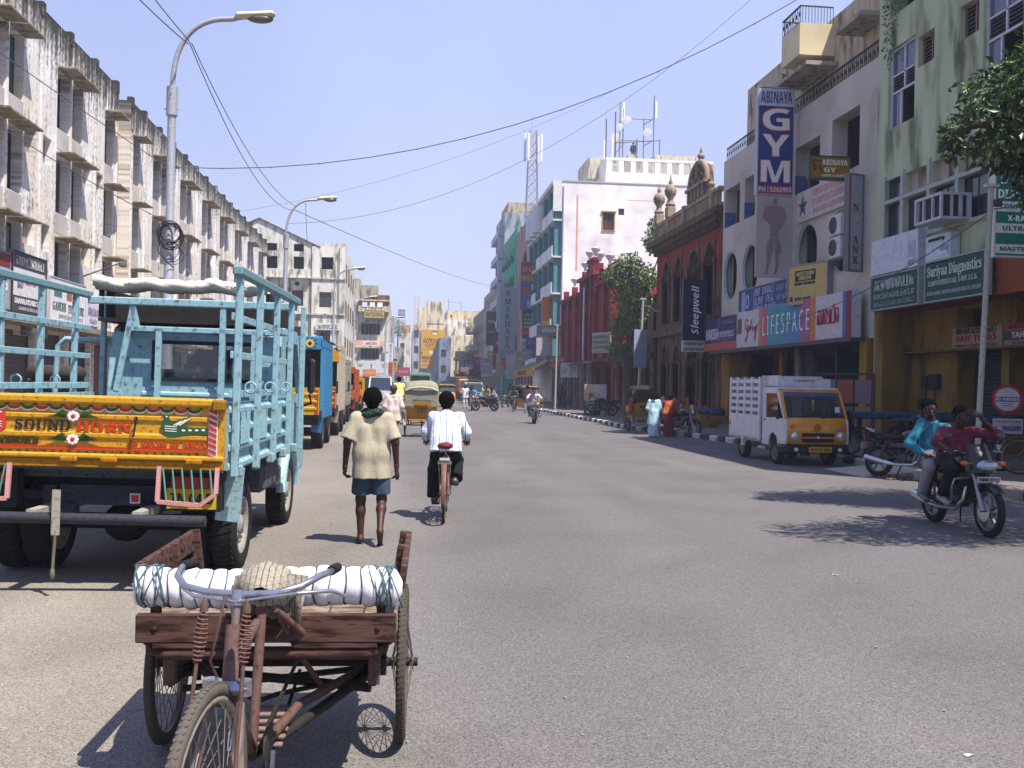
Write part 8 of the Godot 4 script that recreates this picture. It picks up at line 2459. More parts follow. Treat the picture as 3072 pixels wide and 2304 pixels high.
func cycle_rickshaw(called:String,label:String,pos:Vector3,turn:float,hood:String,tub:String,open_hood:bool)->void:
	var r:=thing(called,label,"cycle rickshaw",pos,turn)
	for s in [-1.0,1.0]:spoked_wheel(r,Vector3(s*0.5,0.36,0),0.36,0.024,false,32,"#35322f","#6a5e54")
	spoked_wheel(r,Vector3(0,0.36,-1.6),0.36,0.024,false,28,"#35322f","#6a5e54")
	var b:=B.new()
	b.cyl(Vector3(-0.56,0.36,0),Vector3(0.56,0.36,0),0.02)
	for s in [-1.0,1.0]:b.tube([Vector3(s*0.4,0.55,0.4),Vector3(s*0.4,0.4,0.0),Vector3(s*0.4,0.55,-0.4)],0.018,6).cyl(Vector3(s*0.3,0.4,-0.4),Vector3(0,0.4,-1.2),0.018)
	b.cyl(Vector3(0,0.35,-1.1),Vector3(0,0.85,-1.42),0.02).cyl(Vector3(0,0.9,-1.43),Vector3(0,0.36,-1.6),0.016).cyl(Vector3(0,0.35,-1.1),Vector3(0,0.8,-0.95),0.018).tube([Vector3(-0.28,0.98,-1.25),Vector3(-0.2,1.0,-1.4),Vector3(0.2,1.0,-1.4),Vector3(0.28,0.98,-1.25)],0.013,6)
	b.ball(Vector3(0,0.84,-0.92),Vector3(0.09,0.04,0.13),8)
	part(r,"cycle_frame",b,mat("#35302c",0.6,4))
	b=B.new()
	var rows:=[]
	for i in 8:
		var t:=i/7.0
		var row:=PackedVector3Array()
		for k in 9:
			var u:=k/8.0*2.0-1.0
			row.append(Vector3(u*lerpf(0.42,0.5,t),lerpf(0.5,1.02+0.1*(1.0-u*u),t),0.2+0.26*sin(t*1.6)-0.05*u*u))
		rows.append(row)
	b.grid(rows)
	for s in [-1.0,1.0]:b.bx(s*0.47-0.015,0.5,-0.35,s*0.47+0.015,0.95,0.4,0.005)
	b.bx(-0.46,0.5,-0.4,0.46,0.56,0.3)
	var tb:=part(r,"tub",b,mat(tub,0.45,4))
	b=B.new()
	b.cyl(Vector3(-0.2,0.88,0.455),Vector3(-0.2,0.88,0.46),0.01,-1,6)
	tamil(b,"nartk",0,0.93,0.09,0.4,0.02,0.475)
	tamil(b,"kli",0,0.8,0.08,0.25,0.018,0.468)
	part(tb,"lettering",b,mat("#3a2c14",0.6,0))
	part(r,"seat",B.new().bx(-0.44,0.72,-0.2,0.44,0.84,0.25,0.04).bx(-0.44,0.84,0.2,0.44,1.15,0.28,0.03),mat("#7c2a2c" if open_hood else "#4a4a40",0.6,1))
	b=B.new()
	rows=[]
	var zs:=[0.46,0.42,0.25,-0.1,-0.45] if not open_hood else [0.55,0.5,0.35,0.05,-0.25]
	for i in 5:
		var row:=PackedVector3Array()
		var top:float=[1.15,1.55,1.70,1.74,1.66][i]
		for k in 11:
			var a:=PI*k/10
			row.append(Vector3(-0.52*signf(cos(a))*pow(absf(cos(a)),0.5),top-0.3+0.3*pow(sin(a),0.7)+0.012*sin(k*2.0+i*3.0),zs[i]))
		rows.append(row)
	b.grid(rows)
	part(r,"hood",b,mat(hood,0.85,1))
	b=B.new()
	for s in [-1.0,1.0]:
		b.bx(s*0.52-0.008,0.95,-0.42,s*0.52+0.008,1.42,0.42)
	if not open_hood:
		part(r,"hood_side",b,mat(hood,0.85,1))
		b=B.new()
		b.q(Vector3(-0.27,1.1,0.47),Vector3(0.27,1.1,0.47),Vector3(0.27,1.42,0.45),Vector3(-0.27,1.42,0.45))
		part(r,"back_window",b,glass("#6a7a70",0.25))
		b=B.new()
		b.bx(-0.5,0.95,0.43,-0.28,1.45,0.455).bx(0.28,0.95,0.43,0.5,1.45,0.455).bx(-0.28,1.4,0.43,0.28,1.5,0.45)
		part(r,"hood_back",b,mat(hood,0.85,1))
		part(r,"hood_trim",B.new().tube([Vector3(-0.5,1.42,0.47),Vector3(-0.3,1.5,0.5),Vector3(0,1.53,0.52),Vector3(0.3,1.5,0.5),Vector3(0.5,1.42,0.47)],0.03,8),mat("#b9b4b0",0.7,1,{"s":6.0}))
	for s in [-1.0,1.0]:
		b=B.new()
		b.cyl(Vector3(s*0.28 if not open_hood else s*0.5,0.9,0.44),Vector3(s*0.28 if not open_hood else s*0.5,1.5,0.44),0.014)
		part(r,"hood_rod",b,mat("#b4b6b8",0.3,1,{"metal":0.6}))
	if open_hood:part(r,"red_cushion",B.new().ball(Vector3(-0.5,0.95,0.3),Vector3(0.08,0.36,0.2),10),mat("#9c2430",0.7,1))
	b=B.new()
	for s in [-1.0,1.0]:
		rows=[]
		for e in [-0.04,0.04]:
			var row:=PackedVector3Array()
			for k in 9:row.append(Vector3(s*0.5+e,0.36+0.4*sin(PI*k/8),0.4*cos(PI*k/8)))
			rows.append(row)
		b.grid(rows)
	part(r,"mudguard",b,mat("#a9a7a0",0.4,4))
func carts()->void:
	cargo_tricycle()
	cycle_rickshaw("cycle_rickshaw","cycle rickshaw with a faded khaki hood and yellow back panel, ahead of the walking men",Vector3(0.63,0,-31.0),-2,"#8c8876","#b8860f",false)
	cycle_rickshaw("cycle_rickshaw","yellow cycle rickshaw with a raised dark hood and red cushion at the right kerb",Vector3(9.0,0,-37.0),6,"#2a2824","#b98a14",true)
	var r:=thing("sack_cart","cargo cart heaped with beige sacks, pedalled by the man in yellow","cart",Vector3(-0.1,0,-40.5))
	for s in [-1.0,1.0]:spoked_wheel(r,Vector3(s*0.5,0.36,0),0.36,0.024,false,28,"#35322f","#6a5e54")
	spoked_wheel(r,Vector3(0,0.36,-1.6),0.36,0.024,false,28,"#35322f","#6a5e54")
	part(r,"bed",B.new().bx(-0.5,0.6,-0.6,0.5,0.68,0.7,0.01),mat("#4a3a30",0.9,3))
	part(r,"frame",B.new().cyl(Vector3(-0.55,0.36,0),Vector3(0.55,0.36,0),0.02).cyl(Vector3(0,0.5,-0.5),Vector3(0,0.8,-1.4),0.02).cyl(Vector3(0,0.95,-1.4),Vector3(0,0.36,-1.6),0.016).cyl(Vector3(-0.27,0.98,-1.35),Vector3(0.27,0.98,-1.35),0.013),mat("#35302c",0.6,4))
	for i in 5:part(r,"sack",B.new().ball(Vector3([-0.25,0.28,0.0,-0.2,0.2][i],[0.82,0.84,1.02,1.0,1.16][i],[0.3,0.3,0.35,-0.2,0.2][i]),Vector3(0.34,0.15,0.42),12),mat(["#8f8270","#9a8c78","#857868"][i % 3],0.95,1,{"s":2.0}))
	r=thing("hand_cart","blue flat hand cart parked before the ochre wall behind the parked motorcycle","hand cart",Vector3(11.0,0.14,-22.0),80)
	var g:=B.new()
	for e in [-0.28,0.0,0.28]:part(r,"plank",B.new().box(Vector3(e,0.92,0),Vector3(0.26,0.05,2.1),0.008),mat("#2c4a66",0.7,3))
	for s in [-1.0,1.0]:
		part(r,"side_rail",B.new().box(Vector3(s*0.5,1.0,0),Vector3(0.06,0.09,2.3),0.01),mat("#2f5474",0.7,3))
		for z in [-0.6,0.6]:spoked_wheel(r,Vector3(s*0.5,0.36,z),0.36,0.024,false,24,"#2c2a28","#4a423c")
		part(r,"axle_bracket",B.new().bx(s*0.42-0.03,0.36,-0.65,s*0.42+0.03,0.9,-0.55).bx(s*0.42-0.03,0.36,0.55,s*0.42+0.03,0.9,0.65),mat("#2a2c30",0.7,4))
	part(r,"handle",B.new().cyl(Vector3(-0.5,1.0,1.15),Vector3(-0.5,1.05,1.7),0.025).cyl(Vector3(0.5,1.0,1.15),Vector3(0.5,1.05,1.7),0.025).cyl(Vector3(-0.5,1.05,1.7),Vector3(0.5,1.05,1.7),0.02),mat("#2c4a66",0.7,3))
	dup(r,"second flat hand cart standing nearer the shutters beside the blue one",Vector3(11.8,0.14,-20.6),95)
class S:
	var o:Vector3
	var c:float
	var nx:int
	var ny:int
	var nz:int
	var f:=PackedFloat32Array()
	func _init(lo:Vector3,hi:Vector3,cell:float)->void:
		o=lo; c=cell
		nx=int((hi.x-lo.x)/c)+2; ny=int((hi.y-lo.y)/c)+2; nz=int((hi.z-lo.z)/c)+2
		f.resize(nx*ny*nz); f.fill(9.0)
	func cap(a:Vector3,b:Vector3,ra:float,rb:float,k:=0.03,flat:=false)->S:
		var R:=maxf(ra,rb)+k+c*2.0
		var lo:=(a.min(b)-Vector3.ONE*R-o)/c
		var hi:=(a.max(b)+Vector3.ONE*R-o)/c
		var ab:=b-a
		var L:=maxf(ab.length_squared(),1e-8)
		var ax:=ab/sqrt(L)
		for z in range(maxi(0,int(lo.z)),mini(nz,int(hi.z)+2)):
			for y in range(maxi(0,int(lo.y)),mini(ny,int(hi.y)+2)):
				var i:=(z*ny+y)*nx
				for x in range(maxi(0,int(lo.x)),mini(nx,int(hi.x)+2)):
					var p:=o+Vector3(x,y,z)*c
					var h:=clampf((p-a).dot(ab)/L,0.0,1.0)
					var d:=p.distance_to(a+ab*h)-lerpf(ra,rb,h)
					if flat:d=maxf(d,(p-b).dot(ax))
					var e:=f[i+x]
					var m:=maxf(k-absf(d-e),0.0)
					f[i+x]=minf(d,e)-m*m*0.25/k
		return self
	func cut(q:Vector3,n:Vector3)->S:
		n=n.normalized()
		for z in nz:
			for y in ny:
				var i:=(z*ny+y)*nx
				for x in nx:
					if f[i+x]<0.1:f[i+x]=maxf(f[i+x],(o+Vector3(x,y,z)*c-q).dot(n))
		return self
	func folds(ns:FastNoiseLite,amp:float,fr:Vector3)->S:
		for z in nz:
			for y in ny:
				var i:=(z*ny+y)*nx
				for x in nx:
					if absf(f[i+x])<0.04:
						var p:=(o+Vector3(x,y,z)*c)*fr
						f[i+x]+=amp*ns.get_noise_3d(p.x,p.y,p.z)
		return self
	func mesh(b:B)->B:
		var id:=PackedInt32Array()
		id.resize(f.size()); id.fill(-1)
		var P:=PackedVector3Array()
		var N:=PackedVector3Array()
		var st:=[0,1,nx,nx+1,nx*ny,nx*ny+1,nx*ny+nx,nx*ny+nx+1]
		for z in nz-1:
			for y in ny-1:
				for x in nx-1:
					var i:=(z*ny+y)*nx+x
					if absf(f[i])>c*2.2:continue
					var v:=[f[i],f[i+1],f[i+st[2]],f[i+st[3]],f[i+st[4]],f[i+st[5]],f[i+st[6]],f[i+st[7]]]
					var neg:=0
					for e in v:if e<0:neg+=1
					if neg==0 or neg==8:continue
					var s:=Vector3.ZERO
					var n:=0
					for k in 8:
						for ax in 3:
							var k2:int=k | (1 << ax)
							if k2!=k and (v[k]<0)!=(v[k2]<0):
								var q:=Vector3(k & 1,(k >> 1) & 1,k >> 2)
								q[ax]+=v[k]/(v[k]-v[k2])
								s+=q; n+=1
					id[i]=P.size()
					P.append(o+(Vector3(x,y,z)+s/n)*c)
					N.append(Vector3(v[1]+v[3]+v[5]+v[7]-v[0]-v[2]-v[4]-v[6],v[2]+v[3]+v[6]+v[7]-v[0]-v[1]-v[4]-v[5],v[4]+v[5]+v[6]+v[7]-v[0]-v[1]-v[2]-v[3]).normalized())
		var d:=[1,nx,nx*ny]
		for z in range(1,nz-1):
			for y in range(1,ny-1):
				for x in range(1,nx-1):
					var i:=(z*ny+y)*nx+x
					if absf(f[i])>c*2.2:continue
					for ax in 3:
						if (f[i]<0)==(f[i+d[ax]]<0):continue
						var u:int=d[(ax+1) % 3]
						var w:int=d[(ax+2) % 3]
						var q:=[id[i-u-w],id[i-w],id[i],id[i-u]]
						if q.min()<0:continue
						if f[i]>0:q.reverse()
						b.sm(P[q[0]],P[q[1]],P[q[2]],N[q[0]],N[q[1]],N[q[2]])
						b.sm(P[q[0]],P[q[2]],P[q[3]],N[q[0]],N[q[2]],N[q[3]])
		return b
const POSE:={
	"walk":[[0,0.88,0],[0,1.3,0],[0,1.525,-0.01],[-0.165,1.33,0.01],[-0.235,1.06,0.03],[-0.25,0.83,-0.04],[-0.09,0.86,0],[-0.105,0.47,-0.06],[-0.10,0.08,-0.03],[-0.115,0.025,-0.17],[0.165,1.33,0.0],[0.235,1.06,0.06],[0.25,0.83,0.0],[0.09,0.86,0],[0.115,0.47,-0.02],[0.10,0.19,0.22],[0.105,0.03,0.12]],
	"stand":[[0,0.88,0],[0,1.3,0],[0,1.525,-0.01],[-0.165,1.33,0.01],[-0.25,1.06,0.03],[-0.25,0.83,-0.06],[-0.09,0.86,0],[-0.1,0.47,-0.02],[-0.10,0.08,0.02],[-0.115,0.025,-0.13],[0.165,1.33,0.0],[0.25,1.06,0.03],[0.25,0.83,-0.06],[0.09,0.86,0],[0.1,0.47,-0.03],[0.10,0.08,0.0],[0.115,0.025,-0.14]],
	"bent":[[0,0.86,0.05],[0,1.2,-0.1],[0,1.36,-0.24],[-0.18,1.22,-0.1],[-0.24,0.98,-0.2],[-0.15,0.86,-0.38],[-0.09,0.84,0.04],[-0.1,0.46,-0.04],[-0.10,0.08,0.04],[-0.115,0.025,-0.11],[0.18,1.22,-0.1],[0.24,0.98,-0.2],[0.15,0.86,-0.38],[0.09,0.84,0.04],[0.1,0.46,-0.05],[0.10,0.08,0.02],[0.115,0.025,-0.12]],
	"cycle":[[0,0.93,0.22],[0,1.27,0.05],[0,1.47,-0.03],[-0.165,1.28,0.04],[-0.255,1.09,-0.0],[-0.265,0.985,-0.17],[-0.09,0.9,0.2],[-0.15,0.60,-0.16],[-0.13,0.25,-0.0],[-0.145,0.20,-0.15],[0.165,1.28,0.04],[0.255,1.09,-0.0],[0.265,0.985,-0.17],[0.09,0.9,0.2],[0.14,0.72,-0.18],[0.12,0.50,0.16],[0.13,0.45,0.02]],
	"ride":[[0,0.88,0.22],[0,1.2,0.1],[0,1.42,0.02],[-0.19,1.22,0.09],[-0.34,1.06,-0.05],[-0.31,0.985,-0.26],[-0.09,0.86,0.2],[-0.21,0.74,-0.18],[-0.2,0.40,0.07],[-0.21,0.34,-0.09],[0.19,1.22,0.09],[0.34,1.06,-0.05],[0.31,0.985,-0.26],[0.09,0.86,0.2],[0.21,0.74,-0.18],[0.2,0.40,0.07],[0.21,0.34,-0.09]],
	"pillion":[[0.02,0.9,0.62],[0.06,1.22,0.58],[0.15,1.45,0.52],[-0.12,1.2,0.6],[-0.22,0.98,0.6],[-0.2,0.88,0.4],[-0.09,0.88,0.6],[-0.25,0.74,0.24],[-0.24,0.40,0.46],[-0.26,0.34,0.31],[0.22,1.26,0.55],[0.40,1.0,0.52],[0.26,0.86,0.34],[0.09,0.88,0.6],[0.27,0.74,0.24],[0.25,0.40,0.46],[0.27,0.34,0.31]],
	"squat":[[0,0.25,0.1],[0,0.64,-0.02],[0,0.87,-0.06],[-0.18,0.66,-0.02],[-0.26,0.5,-0.2],[-0.12,0.45,-0.36],[-0.09,0.26,0.08],[-0.2,0.5,-0.3],[-0.16,0.08,-0.16],[-0.18,0.025,-0.3],[0.18,0.66,-0.02],[0.26,0.5,-0.2],[0.12,0.45,-0.36],[0.09,0.26,0.08],[0.2,0.5,-0.3],[0.16,0.08,-0.16],[0.18,0.025,-0.3]]}
func hand(b:B,w:Vector3,dir:Vector3,pn:Vector3,side:float,curl:float,cell:=0.0045)->void:
	dir=dir.normalized()
	pn=(pn-dir*pn.dot(dir)).normalized()
	var ac:=dir.cross(pn)*side
	var s:=S.new(w-Vector3.ONE*0.2,w+Vector3.ONE*0.2,cell)
	var kn:=w+dir*0.085
	for k in [-0.028,-0.009,0.01,0.028]:s.cap(w+ac*k*0.6,kn+ac*k,0.017,0.0125,0.012)
	s.cap(w-dir*0.05,w+dir*0.015,0.026,0.023,0.02)
	for k in 4:
		var a:=kn+ac*(-0.030+0.02*k)
		var L:float=[0.032,0.040,0.042,0.036][k]
		var d1:=(dir*cos(curl)+pn*sin(curl)).normalized()
		var d2:=(dir*cos(curl*2.1)+pn*sin(curl*2.1)).normalized()
		s.cap(a,a+d1*L,0.0098,0.009,0.004).cap(a+d1*L,a+d1*L+d2*L*0.95,0.009,0.0075,0.004)
	var t0:=w+dir*0.025+ac*0.022
	var t1:=t0+(dir*0.6+ac*0.7+pn*0.5).normalized()*0.04
	s.cap(t0,t1,0.014,0.0105,0.01).cap(t1,t1+(dir*0.9+ac*0.15+pn*0.55).normalized()*0.032,0.0105,0.008,0.004)
	s.mesh(b)
func person(label:String,pos:Vector3,turn:float,pose:String,C:Dictionary,cell:=0.026,fix:={},group:="",sc:=1.0)->Node3D:
	var r:=thing("person",label,"person",pos,turn,group)
	var j:Array=POSE[pose].map(func(e):return Vector3(e[0],e[1],e[2])*sc)
	for k in fix:j[k]=Vector3(fix[k][0],fix[k][1],fix[k][2])
	var skin:=mat(C.get("skin","#4a2c20"),0.5,0,{"spec":0.4})
	var lo:Vector3=j[0]
	var hi:Vector3=j[0]
	for p in j:lo=lo.min(p); hi=hi.max(p)
	lo-=Vector3.ONE*0.26; hi+=Vector3.ONE*0.26
	var up:Vector3=(j[1]-j[0]).normalized()
	var nb:Vector3=j[1]+up*0.05
	var fine:=cell<0.018
	var fw:Vector3=C.get("face",Vector3(0,-0.05,-1))
	var hu:Vector3=(j[2]-nb).normalized().lerp(Vector3.UP,0.6).normalized()
	var hx:=fw.cross(hu).normalized()
	var hb:=Basis(hx,hu,hx.cross(hu).normalized())
	var H:=func(x:float,y:float,z:float):return j[2]+hb*Vector3(x,y,z)
	var b:=B.new()
	var s:=S.new(lo,hi,cell)
	var X:Vector3=(j[10]-j[3]).normalized()
	for e in [-1.0,1.0]:s.cap(j[1]-up*0.08+X*e*0.055,j[0]+X*e*0.05,0.07,0.07,0.05)
	s.cap(j[3],j[10],0.042,0.042,0.04).cap(nb-up*0.02,H.call(0,-0.05,0.015),0.055,0.05,0.03)
	for q in [3,10]:
		s.cap(j[q],j[q+1],0.052,0.04,0.03).cap(j[q+1],j[q+2],0.041,0.026,0.02)
		s.cap(j[q+3],j[q+4],0.076,0.05,0.04).cap(j[q+4],j[q+5].lerp(j[q+4],0.68)+Vector3(0,0,0.008),0.048,0.048,0.03).cap(j[q+5].lerp(j[q+4],0.68)+Vector3(0,0,0.008),j[q+5],0.047,0.031,0.03)
		var ft:Vector3=(j[q+6]-j[q+5])
		s.cap(j[q+5]+Vector3(0,-0.03,0.02)*sc,j[q+6],0.036,0.026,0.03)
		if fine:for k in 5:s.cap(j[q+6],j[q+6]+Vector3(ft.x*0.2+(k-2)*0.016,ft.y*0.15-0.006,ft.z*0.2),0.017,0.010,0.006)
		if not fine:s.cap(j[q+2],j[q+2]+(j[q+2]-j[q+1]).normalized()*0.11,0.03,0.03,0.02)
	s.mesh(b)
	s=S.new(j[2]-Vector3.ONE*0.19,j[2]+Vector3.ONE*0.19,0.0065 if fine else cell*0.6)
	s.cap(H.call(0,0.028,-0.012),H.call(0,0.035,0.03),0.082,0.085,0.03).cap(H.call(0,-0.02,-0.03),H.call(0,-0.075,-0.045),0.064,0.046,0.03)
	s.cap(H.call(0,-0.05,0.012),H.call(0,-0.12,0.02),0.056,0.054,0.03)
	s.cap(H.call(0,0.0,-0.088),H.call(0,-0.032,-0.104),0.010,0.016,0.012).cap(H.call(-0.04,0.022,-0.078),H.call(0.04,0.022,-0.078),0.016,0.016,0.012).cap(H.call(-0.018,-0.066,-0.088),H.call(0.018,-0.066,-0.088),0.011,0.011,0.008)
	for e in [-1.0,1.0]:s.cap(H.call(e*0.078,-0.02,0.008),H.call(e*0.09,0.018,0.016),0.012,0.016,0.008)
	s.mesh(b)
	if fine:
		for q in [3,10]:
			var sd:=-1.0 if q==3 else 1.0
			hand(b,j[q+2],C.get("hd%d" % q,(j[q+2]-j[q+1])+Vector3(0,-0.05,0)),C.get("pn%d" % q,Vector3(-sd,0,-0.3)),C.get("ts%d" % q,sd),C.get("curl%d" % q,0.55))
	part(r,"body",b,skin)
	if fine:
		b=B.new()
		for e in [-1.0,1.0]:b.ball(H.call(e*0.031,0.003,-0.084),Vector3(0.014,0.009,0.010),10)
		part(r,"eyes",b,mat("#c9c2ba",0.2,0))
		b=B.new()
		for e in [-1.0,1.0]:
			b.ball(H.call(e*0.031,0.003,-0.092),Vector3(0.006,0.007,0.005),8)
			b.bar(H.call(e*0.014,0.026,-0.095),H.call(e*0.05,0.026,-0.084),0.009,0.008,Vector3.BACK)
		if C.get("moustache",false):b.bar(H.call(-0.03,-0.052,-0.094),H.call(0.03,-0.052,-0.094),0.014,0.012,Vector3.BACK)
		part(r,"brows_and_pupils",b,mat("#120d0b",0.5,0))
	s=S.new(j[2]-Vector3.ONE*0.22,j[2]+Vector3.ONE*0.22,0.0075 if fine else cell*0.6)
	s.cap(H.call(0,0.04,-0.012),H.call(0,0.038,0.034),0.092,0.095,0.02).cap(H.call(0,0.0,0.03),H.call(0,-0.04,0.035),0.085,0.066,0.03)
	s.cut(H.call(0,0.055,-0.066),hb*Vector3(0,-0.62,-0.72)).folds(ns,0.008 if fine else 0.0,Vector3.ONE*40.0)
	if C.has("bun"):s.cap(H.call(0,-0.01,0.12),H.call(0,-0.06,0.11),0.05,0.045,0.02)
	part(r,"hair",s.mesh(B.new()),mat(C.get("hair","#0d0b0b"),0.85,0,{"spec":0.1}))
	var hem:float=C.get("hem",0.14)
	var fl:float=C.get("flare",0.02)
	if C.has("shirt"):
		s=S.new(lo,hi,cell*0.85)
		s.cap(j[3]+up*0.0,j[10]+up*0.0,0.06,0.06,0.05)
		var low:Vector3=j[0]-(up.lerp(Vector3.UP,0.5)).normalized()*(hem+0.05)
		for e in [-1.0,1.0]:
			s.cap(j[1]-up*0.08+X*e*0.085,j[0]+up*0.08+X*e*0.075,0.098,0.106,0.06)
			s.cap(j[0]+up*0.08+X*e*0.075,low+X*e*0.075,0.106,0.118+fl,0.06)
		for q in [3,10]:
			var sl:float=C.get("sleeve",1.9)
			s.cap(j[q]+up*0.0,j[q].lerp(j[q+1],minf(sl,1.0)),0.064,C.get("sw",0.06),0.04,sl<=1.0)
			if sl>1.0:s.cap(j[q+1],j[q+1].lerp(j[q+2],sl-1.0),0.062,0.044,0.03,true)
		s.cut(j[0]-up*hem,-up.lerp(Vector3.UP,0.6)).folds(ns,0.008 if fine else 0.008,Vector3(8,2.4,8))
		s.cap(nb+up*0.0,nb+up*0.035,0.075,0.066,0.02,true)
		part(r,"shirt",s.mesh(B.new()),C.shirt if C.shirt is Material else mat(C.shirt,0.85,1,{"s":2.5}))
	var kind:String=C.get("legs","trousers")
	s=S.new(lo,hi,cell*0.9)
	if kind=="skirt":
		var an:Vector3=(j[8]+j[15])/2.0
		s.cap(j[0]+up*0.05,j[0].lerp(an,0.5),0.15,0.165,0.05).cap(j[0].lerp(an,0.5),an+Vector3(0,-0.03,0),0.165,0.15,0.05,true)
		for q in [8,15]:s.cap(j[0].lerp(an,0.4),j[q]+Vector3(0,-0.02,0),0.14,0.09,0.06,true)
	else:
		s.cap(j[0]+up*0.04-X*0.05,j[0]+up*0.04+X*0.05,0.088,0.088,0.04)
		for q in [3,10]:
			if kind=="shorts":s.cap(j[q+3]+Vector3(0,0.02,0),j[q+3].lerp(j[q+4],0.84),0.092,0.098,0.03,true)
			else:
				s.cap(j[q+3],j[q+4],0.092,0.074,0.05).cap(j[q+4],j[q+5].lerp(j[q+4],0.06),0.078,C.get("cuff",0.062),0.03,true)
	s.folds(ns,0.011 if fine else 0.01,Vector3(10,4,10))
	part(r,{"skirt": "skirt","shorts": "shorts"}.get(kind,"trousers"),s.mesh(B.new()),mat(C.get("lcol","#26262c"),0.9,1,{"s":2.5}))
	if C.has("shoe"):
		s=S.new(lo,hi,cell)
		for q in [3,10]:s.cap(j[q+5]+Vector3(0,-0.02,0.025),j[q+6]+(j[q+6]-j[q+5])*0.25,0.048,0.038,0.02)
		part(r,"shoes",s.mesh(B.new()),mat(C.shoe,0.4,1))
	if C.has("wrap"):
		s=S.new(lo,hi,cell)
		s.cap(j[10]+up*0.03,j[1]-up*0.1+Vector3(0,0,0.06),0.10,0.13,0.05).cap(j[1]-up*0.1+Vector3(0,0,0.06),j[6]+Vector3(-0.02,0,0.06),0.13,0.13,0.05).cap(j[10]+up*0.03,j[11],0.1,0.1,0.05).cap(j[6],j[6]+Vector3(0.05,-0.4,0.1),0.1,0.05,0.05)
		s.folds(ns,0.03,Vector3(9,5,9))
		part(r,"shoulder_cloth",s.mesh(B.new()),mat(C.wrap,0.7,1,{"rim":0.4}))
	return r
func check_mat()->StandardMaterial3D:
	var im:=Image.create(64,64,false,Image.FORMAT_RGB8)
	for y in 64:
		for x in 64:
			var c:=Color("#e4e7f0")
			var v:=x % 32
			if v<5:c=Color("#4c5c92")
			elif v>8 and v<19:c=c.lerp(Color("#aab8d8"),0.7)
			var u:=y % 32
			if u<2:c=c.lerp(Color("#6a7aa8"),0.6)
			elif u>14 and u<18:c=c.lerp(Color("#aab8d8"),0.5)
			im.set_pixel(x,y,c)
	var m:=StandardMaterial3D.new()
	m.albedo_texture=ImageTexture.create_from_image(im)
	m.uv1_triplanar=true
	m.uv1_scale=Vector3.ONE*6.5
	m.roughness=0.85
	return m
